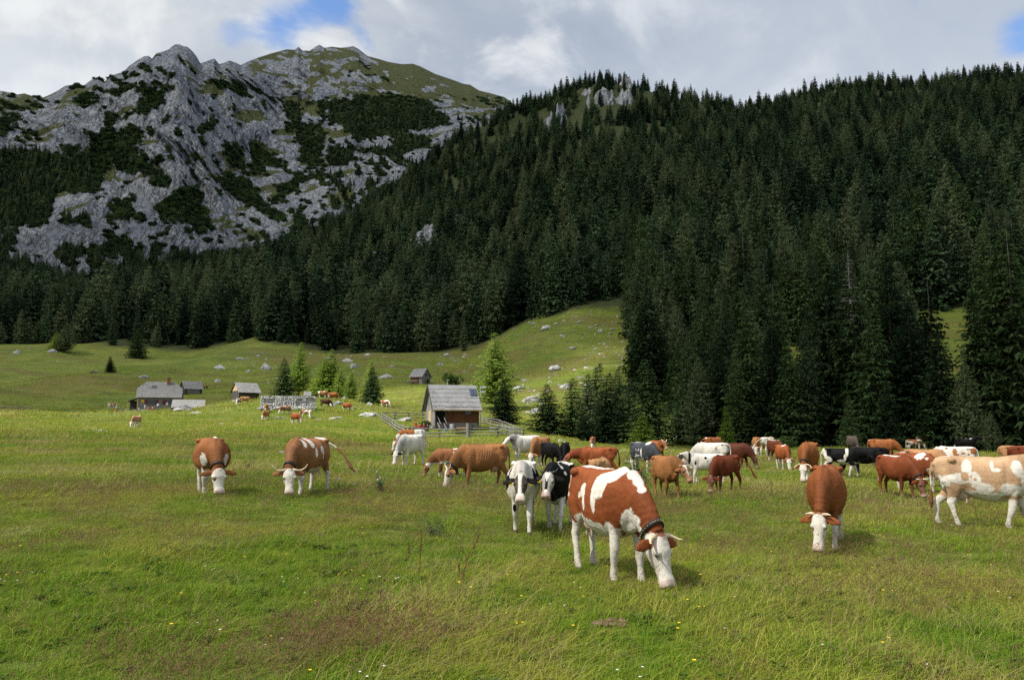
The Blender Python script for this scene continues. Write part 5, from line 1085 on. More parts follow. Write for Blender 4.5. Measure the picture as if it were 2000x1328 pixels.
def plain(name, col, rough=.6, spec=.3, var=.0, scale=6.0, metal=0.0):
    m, nt, b = material(name, rough, spec); b.inputs['Metallic'].default_value = metal
    if var:
        n_ = nt.noise(nt.n('ShaderNodeTexCoord').outputs['Object'], scale, 4, .65); nt.put(b.inputs['Base Color'], nt.mix(nt.ramp(n_, .3, .7), tuple(np.clip(np.array(col) * (1 - var), 0, 1)), tuple(np.clip(np.array(col) * (1 + var), 0, 1))))
    else: b.inputs['Base Color'].default_value = (*col, 1)
    return m
M_HORN = plain('horn', HORN, .35, .4, .25, 14); M_HORNW = plain('pale_horn', (.68, .62, .5), .35, .4, .15, 14); M_HORND = plain('dark_horn', (.035, .03, .028), .35, .4)
M_EYE = plain('eye', (.008, .006, .005), .12, .6); M_STRAP = plain('black_leather', (.014, .013, .013), .5, .35); M_STRAPR = plain('red_strap', (.32, .045, .04), .6)
M_STUD = plain('brass_stud', (.55, .40, .16), .35, .5, 0, 1, .8); M_BELL = plain('dark_bell', (.06, .055, .05), .4, .5, .3, 8, .6); M_TAG = plain('yellow_tag', (.70, .50, .03), .5, .4)
HORNP = {  # control points in head axes (lateral, forehead normal, back along -head)
 'short': [(.07, .05, .02), (.13, .065, .03), (.185, .075, .025), (.225, .09, .01)],
 'hero': [(.07, .05, .02), (.13, .055, .02), (.20, .07, -.01), (.25, .11, -.05), (.27, .15, -.06)],
 'lyre': [(.07, .05, .02), (.17, .035, .0), (.27, .05, .01), (.34, .09, .06), (.38, .12, .13)],
 'up': [(.065, .05, .02), (.12, .07, .05), (.165, .10, .10), (.17, .13, .17)],
 'down': [(.07, .05, .02), (.16, .045, .02), (.24, .05, -.02), (.28, .07, -.09), (.27, .09, -.14)],
 'white': [(.07, .05, .02), (.15, .06, .02), (.23, .08, .02), (.29, .12, .04)],
 'dark': [(.07, .05, .03), (.13, .06, .05), (.18, .075, .08), (.195, .09, .13)]}
def build_cow(c, i):
    px, fy, r, head, pose, sc, kind, horned, op, label = c; r = r / math.cos(pix_az(px, fy))
    p = at(px, r, fy); calf = sc < .88
    b = cow_body(pose, op.get('yaw', 0), op.get('headdrop', 0), op.get('udder'), op.get('tail', 'hang'), op.get('vox', .03), op.get('stride', 0), calf)
    me = b['mesh'].copy(); me.name = 'body'; me.materials.clear(); me.materials.append(M_HIDE)
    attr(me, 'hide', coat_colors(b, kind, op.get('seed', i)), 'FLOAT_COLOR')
    e = empty('cow', (p[0], p[1], p[2] - .015), R(head) - pix_az(px, fy), label, 'cow', 'cattle on the mountain pasture'); e.scale = (sc * .97, sc * (.97 if not calf else .92) * op.get('wy', 1.0), sc)
    obj('body', me, e)
    poll, hd, hl, hn = b['poll'], b['hd'], b['hl'], b['hn']
    hp = lambda a, n_, t: Vector(poll + hl * a + hn * n_ + hd * t)
    if horned:
        kd = op.get('horn', 'hero'); fat = max(1, op.get('vox', .03) / .022)
        for s in (-1, 1):
            m = MB(); P = [hp(s * q[0], q[1], -q[2]) for q in HORNP[kd]]; nq = len(P)
            m.tube(P, [(.032 - .027 * j / (nq - 1)) * fat for j in range(nq)], 10)
            m.build('horn', M_HORND if kd == 'dark' else (M_HORNW if kd in ('white', 'up') else M_HORN), e, True)
    if r < 62:
        for s in (-1, 1):
            m = MB(); m.add(*[list(q) for q in blob(poll + hd * .185 + hl * s * .122 + hn * .040, (.022, .022, .022), 10)]); m.build('eye', M_EYE, e, True)
    if op.get('collar'):
        q0, q1 = Vector(b['mid']), Vector(b['pz']); c0 = q0.lerp(q1, .78); t = (q1 - q0).normalized(); la = Vector((0, 0, 1)).cross(t).normalized() if abs(t.z) < .97 else Vector((0, 1, 0)); u = t.cross(la)
        m = MB(); n = 28; V = []; F = []
        for j in range(n):
            a = 2 * math.pi * j / n; rad = la * math.cos(a) * .121 + u * math.sin(a) * .185
            for k_, (o_, th) in enumerate(((-.030, 1.0), (.030, 1.0), (.030, 1.09), (-.030, 1.09))): V.append(c0 + t * o_ + rad * th)
        for j in range(n):
            for k_ in range(4): F.append((j * 4 + k_, j * 4 + (k_ + 1) % 4, ((j + 1) % n) * 4 + (k_ + 1) % 4, ((j + 1) % n) * 4 + k_))
        m.add(V, F); col = m.build('collar', M_STRAP if op['collar'] == 'black' else M_STRAPR, e, True)
        if i == 0:
            m = MB()
            for j in range(26):
                a = 2 * math.pi * j / 26; q = c0 + (la * math.cos(a) * .121 + u * math.sin(a) * .185) * 1.10; m.add(*[list(z_) for z_ in blob(q, (.008, .008, .008), 6)])
            m.build('stud', M_STUD, col)
        if op.get('bell'):
            bb = c0 - u * .235; m = MB(); m.tube([bb + Vector((0, 0, .06)), bb + Vector((0, 0, .045)), bb - Vector((0, 0, .02)), bb - Vector((0, 0, .085)), bb - Vector((0, 0, .10))], [.012, .035, .048, .062, .066], 14); m.build('bell', M_BELL, e, True)
    for k_ in range(op.get('tags', 0)):
        s = (1, -1)[k_] if not (180 < head < 215 and op['tags'] == 1) else 1
        if head in (261,): s = -1
        q = hp(s * .19, -.045, .06); q.z -= .05; m = MB(); w = .034
        a = Vector(hl) * w; u = Vector((0, 0, 1)) * w * 1.15; nn = Vector(hn) * .05
        base = q + Vector(hn) * .03
        V = [base - a - u, base + a - u, base + a * .9 + u, base - a * .9 + u]; V += [v + Vector(hn) * .006 for v in V]
        m.add(V, [(0, 1, 2, 3), (4, 7, 6, 5), (0, 4, 5, 1), (1, 5, 6, 2), (2, 6, 7, 3), (3, 7, 4, 0)]); m.build('ear_tag', M_TAG, e)
    return e
for i, c in enumerate(COWS): build_cow(c, i)

# ------------------------------------------------------------------ buildings, fence, people, rocks
def wood(name, a, b_, plank=0.0, axis='x', scale=1.0, rough=.85):
    m, nt, b = material(name, rough, .15)
    tc = nt.n('ShaderNodeTexCoord').outputs['Object']
    st = {'x': (14, 14, 1.2), 'z': (1.2, 14, 14)}[axis]
    n1 = nt.noise(nt.mapping(tc, tuple(q * scale for q in st)), 1.0, 5, .65); n2 = nt.noise(tc, .8 * scale, 3)
    c = nt.mix(nt.ramp(nt.math('ADD', nt.math('MULTIPLY', n1, .7), nt.math('MULTIPLY', n2, .3)), .3, .7), a, b_)
    nt.put(b.inputs['Base Color'], c); bump(nt, b, n1, .5, .02); return m
M_WGREY = wood('weathered_grey_boards', (.085, .080, .076), (.24, .23, .22))
M_WBROWN = wood('sunburnt_brown_boards', (.040, .018, .009), (.16, .062, .024))
M_WDARK = wood('dark_boards', (.028, .026, .025), (.085, .080, .076))
M_ROOF = wood('weathered_roof_shakes', (.115, .115, .12), (.25, .25, .25))
M_ROOFD = wood('weathered_roof_shakes_grey', (.12, .118, .115), (.25, .245, .235))
M_FENCE = wood('weathered_fence_wood', (.085, .080, .074), (.23, .22, .205))
M_PALE = wood('pale_new_board', (.30, .21, .11), (.46, .34, .20))
M_PLASTER = plain('rough_plaster', (.22, .21, .19), .9, .1, .2, 1.5)
M_BLACK = plain('dark_interior', (.008, .007, .006), .9, .1); M_GLASS = plain('window_glass', (.02, .024, .03), .08, .6)
M_RED = plain('dark_red_paint', (.13, .022, .020), .6); M_BRICK = plain('red_brick', (.20, .085, .06), .85, .1, .25, 9)
M_SOLAR = plain('solar_cells', (.030, .040, .060), .15, .6); M_ALU = plain('pale_metal', (.5, .52, .54), .35, .5, 0, 1, .6); M_SIGNY = plain('yellow_sign_paint', (.62, .42, .02), .5)
def rock_material(name, light=1.0):
    m, nt, b = material(name, .92, .1); tc = nt.n('ShaderNodeTexCoord').outputs['Object']
    n1 = nt.noise(tc, 1.3, 6, .65); n2 = nt.noise(nt.mapping(tc, (1, 1, .4)), 4.0, 5, .7)
    c = nt.mix(nt.ramp(n1, .35, .65), (.26 * light, .26 * light, .265 * light), (.50 * light, .49 * light, .47 * light)); c = nt.mix(nt.ramp(n2, .52, .72), c, (.11, .11, .115))
    nt.put(b.inputs['Base Color'], c); bump(nt, b, nt.math('ADD', n1, n2), .8, .15); return m
M_ROCK = rock_material('pale_limestone', .80); M_ROCKD = rock_material('grey_limestone', .45)
def cliff_material():
    m, nt, b = material('crag_limestone', .95, .1); pos = nt.n('ShaderNodeNewGeometry').outputs['Position']; c, h = rock_nodes(nt, pos); nt.put(b.inputs['Base Color'], nt.mix(.15, c, (.45, .45, .45))); bump(nt, b, h, .9, 2.5); return m
M_CRAG = cliff_material()

def hut(name, px, fy, r, rot, W, D, hw, hr, label, ov=.45, wall=None, roofm=None, side_over=.35, door=None, base=0.0, rows=6, extra=None, sink=.5):
    p = at(px, r, fy); e = empty(name, p, R(rot), label, 'hut')
    wm = wall or M_WGREY; rm = roofm or M_ROOF
    m = MB(); m.prism([(-D / 2, -sink), (D / 2, -sink), (D / 2, hw), (0, hr - .12), (-D / 2, hw)], -W / 2, W / 2, 'x')
    m.build('wall', wm, e)
    m = MB()
    for s in (-1, 1):                           # two slopes of overlapping shake courses
        for k in range(rows):
            u0, u1 = k / rows, (k + 1.12) / rows
            y0 = s * (D / 2 + ov) * (1 - u0); y1 = s * (D / 2 + ov) * (1 - min(u1, 1)); slope = (hr - hw) / (D / 2)
            z0 = hr - abs(y0) * slope + .02; z1 = hr - abs(y1) * slope + .02; lift = .07
            x0, x1 = -W / 2 - side_over, W / 2 + side_over; nb = int((x1 - x0) / .24)
            for j in range(nb):
                xa = x0 + (x1 - x0) * j / nb; xb = x0 + (x1 - x0) * (j + .94) / nb; dz = rt.uniform(0, .03); q = rt.uniform(-.05, .05)
                V = [(xa, y0 + s * q, z0 + lift + dz - q * slope), (xb, y0 + s * q, z0 + lift + dz - q * slope), (xb, y1, z1 + dz), (xa, y1, z1 + dz)]
                V += [(v[0], v[1], v[2] - .05) for v in V]
                m.add(V, [(0, 1, 2, 3), (7, 6, 5, 4), (0, 4, 5, 1), (1, 5, 6, 2), (2, 6, 7, 3), (3, 7, 4, 0)])
    roof = m.build('roof', rm, e); return e, p, roof
# the wooden hut in the fenced yard
e, HUTP, hroof = hut('wooden_hut', 882, 838, 110, 21, 6.3, 5.0, 3.15, 6.25, 'brown wooden hut with steep shake roof inside a fenced yard', .55, M_WGREY, M_ROOF, .45)
m = MB(); m.box(-3.152, 3.152, -2.56, -2.50, -.5, .95); m.build('board_skirt', M_WGREY, e)
m = MB()
for k in range(26):
    x0 = -1.55 + 4.68 * k / 26
    for z0, z1 in ((.97, 2.02), (2.04, 3.1)): m.box(x0, x0 + .168, -2.62 - rt.uniform(0, .02), -2.51, z0, z1)
m.build('brown_cladding', M_WBROWN, e)
m = MB(); m.box(-3.10, -1.72, -2.56, -2.49, .95, 3.1); m.build('porch_shade_panel', M_BLACK, e)  # flat black panel standing in for the shade inside the porch
m = MB(); m.box(-3.16, -3.0, -2.66, -2.5, .0, 3.12); m.box(-1.74, -1.58, -2.66, -2.5, .0, 3.12); m.box(3.06, 3.2, -2.66, -2.5, 0, 3.12); m.build('post', M_WDARK, e)
w_ = MB(); w_.box(1.15, 2.0, -2.66, -2.60, 2.05, 2.7); wn = w_.build('window', M_WDARK, e); w_ = MB(); w_.box(1.22, 1.93, -2.675, -2.655, 2.11, 2.64); w_.build('pane', M_GLASS, wn)
m = MB(); m.box(-3.75, 3.75, -3.12, -3.02, 2.60, 2.74); m.build('eaves_board', M_PALE, e)
m = MB()
for k in range(6): m.box(-2.75, -1.95, -2.75 - .27 * (5 - k), -2.48 - .27 * (5 - k), .13 * k + .04, .13 * k + .11)
for xx in (-2.8, -1.93): m.beam((xx, -4.25, -.1), (xx, -2.6, .92), .07, .22); m.beam((xx, -4.2, .75), (xx, -2.6, 1.8), .06, .08)
m.build('steps', M_FENCE, e)
m = MB(); m.box(-3.20, -3.145, -.55, .75, .9, 2.65); m.build('shutter', M_PALE, e)
m = MB()
for s in (-1, 1):
    slope = 3.1 / 2.5
    m.beam((-3.62, s * 3.05, 6.22 - 3.05 * slope), (-3.62, 0, 6.26), .06, .22)
m.build('barge_board', M_WDARK, e)
m = MB()
for k in range(2):
    a = Vector((2.35 + k * .55, -.95, 6.25 - .95 * 1.24 + .22)); M4 = Matrix.Translation(a) @ Matrix.Rotation(math.atan(1.24), 4, 'X'); m.box(0, .47, -.62, .62, 0, .05, M4)
m.build('solar_panel', M_SOLAR, e)
m = MB(); m.tube([(-.55, .3, 5.8), (-.55, .3, 6.95)], .05, 8); m.box(-.78, -.32, .1, .5, 6.95, 7.02); m.build('stove_pipe', M_ALU, e)
# things by the hut wall
bx = MB(); Mh = Matrix.Translation(Vector(HUTP)) @ Matrix.Rotation(R(21), 4, 'Z')
def atthut(x, y, z=0.0):
    v = Mh @ Vector((x, y, 0)); return (v.x, v.y, Hs(v.x, v.y) + z)
def yard_obj(name, mb, mat, x, y, label, cat):
    o = mb.build(name, mat); q = atthut(x, y); o.location = q; o.rotation_euler = (0, 0, R(21)); return tag(o, label, cat)
m = MB(); m.tube([(0, 0, 0), (0, 0, .05), (0, 0, .85), (0, 0, .92)], [.30, .34, .34, .2], 14); yard_obj('metal_drum', m, M_ALU, -.9, -3.1, 'pale metal drum standing by the hut steps', 'drum')
m = MB()
for k in range(24): m.tube([(-.75 + (k % 8) * .2 + rt.uniform(-.03, .03), -.25, .1 + .17 * (k // 8)), (-.75 + (k % 8) * .2, .3, .1 + .17 * (k // 8))], .09, 7)
yard_obj('firewood_stack', m, wood('cut_firewood', (.16, .08, .03), (.36, .22, .1)), .65, -3.0, 'low stack of brown firewood against the hut wall', 'firewood')
m = MB()
for cx_ in (-.32, .32):
    m.tube([(cx_ + .3 * math.cos(a), 0, .33 + .3 * math.sin(a)) for a in np.linspace(0, 2 * math.pi, 17)], .025, 6)
m.beam((-.32, 0, .33), (0, 0, .75), .03); m.beam((.32, 0, .33), (0, 0, .75), .03); m.beam((-.1, 0, .75), (.25, 0, .8), .03); m.beam((-.05, 0, .33), (0, 0, .75), .03)
yard_obj('bicycle', m, M_BLACK, 2.0, -3.05, 'dark bicycle leaning on the hut skirt boards', 'bicycle')
m = MB(); m.tube([(0, 0, 0), (0, 0, .32)], [.17, .21], 14); m.tube([(.21, 0, .31), (.0, 0, .50), (-.21, 0, .31)], .012, 6); yard_obj('bucket', m, plain('blue_plastic', (.03, .25, .52), .4, .4), -2.6, -5.6, 'bright blue bucket in the yard before the hut steps', 'bucket')
def low_bush(px, fy, r, w, h, label, var=0):
    p = at(px, r, fy); e = empty('leafy_bush', (p[0], p[1], p[2] - .1), rt.uniform(0, 6), label, 'bush'); s = h / 6.0; e.scale = (w / 5.2, w / 5.2, s); obj('foliage', LEAFY[var], e)
low_bush(833, 840, 107, 2.6, 1.5, 'green bush at the left corner of the wooden hut'); low_bush(902, 846, 100, 3.0, .6, 'flower bed of low green plants inside the yard fence', 1)
m = MB(); m.tube([(0, 0, 0), (0, 0, 6.2)], .05, 8); m.box(.0, .85, -.02, .02, 5.85, 6.05); m.box(0, .75, -.02, .02, 5.2, 5.38); o = m.build('signpost', M_ALU); q = at(938, 112, 826); o.location = q; tag(o, 'tall thin pole with two small arms right of the wooden hut', 'pole')

# yard fence: runs of rails between split posts
def fence(pts, label, hgt=1.15, rails=3, name='wooden_fence', group='rail fences around the hut yard'):
    W3 = [at(px, r, fy) for px, fy, r in pts]; o0 = W3[0]; e = empty(name, o0, 0, label, 'fence', group)
    L = [0]; 
    for a, b_ in zip(W3[:-1], W3[1:]): L.append(L[-1] + np.hypot(*(b_ - a)[:2]))
    n = max(1, int(L[-1] / 3.0)); P = []
    for k in range(n + 1):
        s = L[-1] * k / n; x = np.interp(s, L, [p[0] for p in W3]); y = np.interp(s, L, [p[1] for p in W3]); P.append(Vector((x, y, Hs(x, y))) - Vector(o0))
    for k, q in enumerate(P):
        m = MB(); t = (rt.uniform(-.08, .08), rt.uniform(-.08, .08)); hh = hgt * rt.uniform(.95, 1.2); m.tube([q + Vector((0, 0, -.3)), q + Vector((t[0], t[1], hh))], [.085, .075], 7); m.build('post', M_FENCE, e)
    for k in range(n):
        for j in range(rails):
            z = hgt * (.28 + .34 * j) + rt.uniform(-.05, .05); m = MB(); d = (P[k + 1] - P[k]).normalized(); sd = Vector((-d.y, d.x, 0)) * -.10
            m.tube([P[k] - d * .25 + Vector((0, 0, z)) + sd, (P[k] + P[k + 1]) / 2 + Vector((0, 0, z - .03)) + sd, P[k + 1] + d * .25 + Vector((0, 0, z + rt.uniform(-.06, .06))) + sd], .066, 6); m.build('rail', M_FENCE, e)
    return e
fence([(800, 854, 89), (850, 857, 89), (900, 857, 89), (960, 857, 90), (1022, 855, 92)], 'weathered rail fence along the front of the hut yard')
fence([(746, 822, 116), (772, 836, 101), (800, 853, 89.5)], 'weathered rail fence slanting along the left side of the hut yard')
fence([(746, 821, 117), (785, 816, 121), (826, 812, 124)], 'weathered rail fence along the back left of the hut yard')
fence([(1022, 854, 92.5), (1000, 840, 104), (978, 828, 113), (930, 818, 122)], 'weathered rail fence closing the right side of the hut yard')
fence([(960, 838, 103), (985, 842, 101), (1006, 850, 96)], 'short inner rail fence at the right end of the yard')
m = MB(); m.tube([(0, 0, -.3), (0, 0, 1.7)], [.24, .22], 10); o = m.build('wooden_post', M_FENCE); o.location = at(914, 88.6, 856); tag(o, 'thick wooden post standing at the yard front fence', 'post')
fence([(130, 803, 188), (190, 803, 190), (245, 801, 192)], 'low rail fence along the track left of the house', .9, 2, group='rail fences by the house'); fence([(-20, 806, 190), (60, 803, 196)], 'low rail fence at the far left edge of the pasture', .9, 2, group='rail fences by the house')

# the house with jerkin-head shingle roof
HP = at(312, 205, 799); he = empty('farmhouse', HP, R(21), 'pale farmhouse with a large grey shingle roof and red shutters', 'house')
he.scale = (.92, .92, .83); W_, D_, hw, hr = 10.2, 8.0, 3.0, 7.6
m = MB(); m.prism([(-D_ / 2, -1), (D_ / 2, -1), (D_ / 2, hw), (1.9, 5.6), (-1.9, 5.6), (-D_ / 2, hw)], -W_ / 2, W_ / 2, 'x'); m.build('wall', M_PLASTER, he)
def shingles(m, quad, rows, cols, th=.05):
    a, b_, c, d = [Vector(q) for q in quad]                   # a-b eaves, d-c ridge
    n = (b_ - a).cross(d - a).normalized(); n = n if n.z > 0 else -n
    for i in range(rows):
        u0, u1 = i / rows, min(1, (i + 1.2) / rows); l0, r0 = a.lerp(d, u0), b_.lerp(c, u0); l1, r1 = a.lerp(d, u1), b_.lerp(c, u1)
        for j in range(cols):
            v0, v1 = j / cols, (j + .95) / cols; k = n * (.05 + rt.uniform(0, .03))
            V = [l0.lerp(r0, v0) + k, l0.lerp(r0, v1) + k, l1.lerp(r1, v1) + n * .01, l1.lerp(r1, v0) + n * .01]; V += [q - n * th for q in V]
            m.add(V, [(0, 1, 2, 3), (7, 6, 5, 4), (0, 4, 5, 1), (1, 5, 6, 2), (2, 6, 7, 3), (3, 7, 4, 0)])
m = MB(); ey = D_ / 2 + .6; ez = hw - .1; xr = W_ / 2 + .35; rx = 3.4; kz = 5.5
ky_ = ey * (hr - kz) / (hr - ez)
for s in (-1, 1):
    shingles(m, [(-xr, s * ey, ez), (xr, s * ey, ez), (xr, s * ky_, kz), (-xr, s * ky_, kz)], 9, 34)
    shingles(m, [(-xr, s * ky_, kz), (xr, s * ky_, kz), (rx, 0, hr), (-rx, 0, hr)], 7, 34)
    shingles(m, [(s * xr, -ky_, kz), (s * xr, ky_, kz), (s * rx, .01, hr), (s * rx, -.01, hr)], 7, 12)
hro = m.build('roof', M_ROOFD, he)
m = MB(); m.box(1.55, 2.25, -1.0, -.3, 5.8, 8.75); m.box(1.48, 2.32, -1.07, -.23, 8.75, 8.9); ch = m.build('chimney', M_BRICK, hro)
m = MB()
for k in range(4):
    a = Vector((-2.1 + k * .32, -1.55, hr - 1.55 * (hr - ez) / ey + .12)); m.box(0, .26, -.5, .5, 0, .05, Matrix.Translation(a) @ Matrix.Rotation(math.atan((hr - ez) / ey), 4, 'X'))
m.build('skylight', M_GLASS, hro)
for s, x0, x1 in ((-1, -W_ / 2 - 2.3, -W_ / 2), (1, W_ / 2, W_ / 2 + 1.5)):
    m = MB(); zz = (1.9, 2.85) if s < 0 else (2.85, 2.2)
    V = [(x0, -4.6, zz[0]), (x1, -4.6, zz[1]), (x1, 2, zz[1]), (x0, 2, zz[0])]; V += [(a, b2, c - .12) for a, b2, c in V]
    m.add(V, [(0, 1, 2, 3), (7, 6, 5, 4), (0, 4, 5, 1), (1, 5, 6, 2), (2, 6, 7, 3), (3, 7, 4, 0)]); m.build('lean_to_roof', M_ROOFD, he)
m = MB(); m.box(-W_ / 2 - 1.9, -W_ / 2 - .02, -1.0, 2.0, -.6, 2.0); m.build('lean_to_wall', M_WDARK, he)
m = MB(); m.box(-W_ / 2 + .02, -W_ / 2 + .25, -4.5, -4.25, -.6, 2.85); m.box(-W_ / 2 - 2.2, -W_ / 2 - 2.0, -4.5, -4.3, -.6, 1.85); m.build('porch_post', M_PALE, he)
m = MB(); m.box(-W_ / 2 + .35, W_ / 2 + .3, -4.62, -4.5, 2.72, 2.86); m.build('gutter', M_WDARK, he)
for x0, x1 in ((-2.6, -.9), (1.6, 2.9)):
    m = MB(); m.box(x0, x1, -4.06, -3.98, .95, 2.25); wn = m.build('window', M_WGREY, he); m = MB()
    for k in range(3): xa = x0 + .06 + (x1 - x0 - .06) * k / 3; m.box(xa, xa + (x1 - x0 - .06) / 3 - .06, -4.09, -4.05, 1.02, 2.18)
    m.build('pane', M_GLASS, wn)
    m = MB(); m.box(x0 - .1, x1 + .1, -4.2, -3.98, .84, .94); m.build('sill', M_PLASTER, wn)
    for xs in (x0 - .72, x1 + .06): m = MB(); m.box(xs, xs + .64, -4.07, -3.985, .92, 2.26); m.build('shutter', M_RED, wn)
m = MB(); m.box(.1, .85, -4.05, -3.98, -.4, 1.9); m.build('door', M_WGREY, he)
m = MB(); m.box(-4.3, -3.55, -4.08, -4.0, 1.55, 2.25); m.build('wall_sign', M_SIGNY, he)

e2, p2_, r2 = hut('small_hut', 373, 768, 238, 40, 5.6, 5.0, 2.3, 4.7, 'small grey hut with shake roof behind the farmhouse', .5, M_WDARK, M_ROOFD)
e2.scale = (.86, .86, .82); m = MB(); m.box(-2.83, -2.79, -.4, .4, .7, 1.5); m.build('window', M_BLACK, e2); m = MB(); m.box(-2.0, 1.9, -2.56, -2.51, .5, 1.9); m.build('loft_opening', M_WGREY, e2)
e3, p3_, r3 = hut('log_hut', 479, 780, 182, 40, 4.6, 4.4, 2.4, 4.5, 'dark log hut with pale gable left of the ruined wall', .7, M_WDARK, M_ROOFD)
e3.scale = (.98, .98, .84); m = MB(); m.prism([(-1.9, 2.3), (1.9, 2.3), (0, 4.1)], -2.36, -2.31, 'x'); m.build('gable_boards', M_PALE, e3)
m = MB(); m.box(-2.31, 2.3, -2.1, 2.1, -1.2, -.05); m.build('stone_footing', M_ROCK, e3)
e4, p4_, r4 = hut('hay_hut', 821, 749, 224, -28, 4.4, 4.6, 2.5, 5.0, 'little grey hut alone on the slope above the wooden hut', .5, M_WGREY, M_ROOF)
e4.scale = (.92, .92, .86); m = MB(); m.box(2.21, 2.26, -.5, .5, 2.5, 3.3); m.build('loft_door', M_WDARK, e4); m = MB(); m.box(-1.9, .9, -2.5, -2.31, -.2, 1.9); m.build('brown_panel', M_WBROWN, e4)
m = MB()
for k in range(40): m.tube([(rt.uniform(-2.5, 1.5), -3.2 - rt.uniform(0, .6), rt.uniform(.05, .7)), (rt.uniform(-2.5, 1.5), -3.4 - rt.uniform(0, .6), rt.uniform(.05, .7))], .08, 5)
o = m.build('log_pile', M_FENCE); o.location = p4_; o.rotation_euler = (0, 0, R(-28)); tag(o, 'heap of grey logs before the little hut on the slope', 'logs')
e5, p5_, r5 = hut('tiny_hut', 601, 771, 168, 10, 2.0, 2.0, .9, 1.9, 'tiny shake roof peeping over the knoll between the trees', .3, M_WDARK, M_ROOFD, .3, rows=4); e5.scale = (.6, .6, .7)
# long plank roof of the low shed in front of the house
SP = at(367, 186, 798) + np.array([0, 0, .35]); se = empty('low_shed', SP, R(22), 'low shed with a long grey plank roof right of the farmhouse', 'shed')
se.scale = (.87, .87, .9); m = MB(); tl = math.radians(33)
for j in range(4):
    for k in range(15):
        x0 = -3.9 + 7.8 * k / 15; Mt = Matrix.Translation((0, -1.9 + j * .76, -.15 + j * .50)) @ Matrix.Rotation(tl, 4, 'X'); m.box(x0 + .06 * j, x0 + .50 + .06 * j, 0, 1.02, .05 + rt.uniform(0, .03), .10 + rt.uniform(0, .02), Mt)
m.build('roof', M_ROOFD, se); m = MB(); m.box(-3.9, 3.6, -1.6, 1.2, -1.5, .15); m.box(-3.9, 3.6, .2, 1.2, -.5, 1.35); m.build('wall', M_WDARK, se)

# ruined stone wall on the knoll
RP = at(562, 133, 798); re_ = empty('ruined_wall', RP, R(13), 'broken pale stone wall of a ruined building on the knoll', 'ruin')
def stone(m, c, s, seed=0, rg=rt):
    V, F = blob((0, 0, 0), s, 7); V = [np.array(v) * (1 + .16 * rg.uniform(-1, 1)) for v in V]; a = rg.uniform(-.3, .3); ca, sa = math.cos(a), math.sin(a)
    m.add([(c[0] + v[0], c[1] + v[1] * ca - v[2] * sa, c[2] + v[1] * sa + v[2] * ca) for v in V], F)
m = MB(); mc = MB(); mc.box(-4.15, 4.15, -.30, .32, -.8, 2.05); mc.build('core', plain('mortar', (.24, .225, .20), .9, .1, .3, 4), re_)
for row in range(11):
    z = -.15 + row * .215; x = -4.3
    while x < 4.3:
        w = rt.uniform(.2, .46); hollow = (-4.0 < x < -2.2 and .8 < z < 1.7) or (1.2 < x < 2.2 and .3 < z < 1.6) or (2.7 < x < 4.1 and .9 < z < 1.9)
        if rt.random() < .95: stone(m, (x + w / 2, -.30 - (.10 if not hollow else -.08) - max(0, .5 - z) * .55 * rt.random(), z), (w * .56, .17, .13))
        x += w
m.build('stonework', rock_material('wall_stones', 1.15), re_)
m = MB()
for k in range(16): x = -4.3 + k * .54; m.box(x, x + .53, -.5, .5, 2.06 + rt.uniform(0, .05), 2.16 + rt.uniform(0, .06))
m.build('coping', M_ROOFD, re_)
m = MB()
for k in range(60): stone(m, (rt.uniform(-4.6, 4.4), -.9 - rt.uniform(0, 1.3), rt.uniform(-.05, .12)), (rt.uniform(.1, .3), rt.uniform(.1, .25), rt.uniform(.07, .16)))
m.build('fallen_stones', M_ROCK, re_)

# rocks
def rock_mesh(seed, flat=.7, sub=3):
    bm = bmesh.new(); bmesh.ops.create_icosphere(bm, subdivisions=sub, radius=1.0); P = np.array([v.co[:] for v in bm.verts])
    d = .32 * ridged(P * .9 + seed * 3.1, 3) + .16 * fbm(P * 3.2 + seed, 3); rg = np.random.default_rng(seed)
    for k in range(9):
        nrm = unit(rg.normal(size=3)); h = rg.uniform(.55, .85); ex = np.maximum(P @ nrm - h, 0); P = P - ex[:, None] * nrm * .9
    P = P * (1 + d[:, None]); P[:, 2] *= flat
    for v, q in zip(bm.verts, P): v.co = q
    me = bpy.data.meshes.new('rock'); bm.to_mesh(me); bm.free(); me.materials.append(M_ROCK); return me
ROCKS = [rock_mesh(40 + k, .6 + .05 * (k % 3)) for k in range(9)]
def rock(px, fy, r, w, h, label, group=None, name='rock', k=None):
    p = at(px, r, fy); o = obj(name, ROCKS[rt.randrange(9) if k is None else k], None, (p[0], p[1], p[2] - h * .10), (rt.uniform(-.15, .15), rt.uniform(-.15, .15), rt.uniform(0, 6.28)), (w / 2, w / 2 * rt.uniform(.7, 1.1), h)); return tag(o, label, 'rock', group)
def fr(px, fy, lo=60, hi=900):                 # distance where a pixel row meets the ground in this column
    rr = np.geomspace(lo, hi, 500); a = pix_az(px, fy); z = H(rr * math.sin(a), rr * math.cos(a)); e_ = (z - EYE) / rr - float(elev(a, fy)); s = np.where(e_ >= 0)[0]
    return float(rr[s[0]]) if len(s) else None
BOULD = rock_mesh(77, .7, 4); BOULD.materials[0] = M_ROCKD
rock(357, 808, 150, 4.4, 2.5, 'large grey boulder on the sunlit meadow before the low shed', None, 'boulder', 1).data = BOULD
rock(348, 811, 148, 2.2, 1.1, 'smaller boulder leaning on the large grey one', None, 'boulder', 4)
rock(383, 818, 138, 1.6, .4, 'flat pale rock right of the large boulder'); rock(195, 842, 80, .9, .25, 'small flat white stone alone on the left pasture'); rock(435, 827, 110, 1.0, .3, 'small pale stone in the middle of the left pasture'); rock(461, 826, 112, .8, .25, 'small stone beside another on the left pasture')
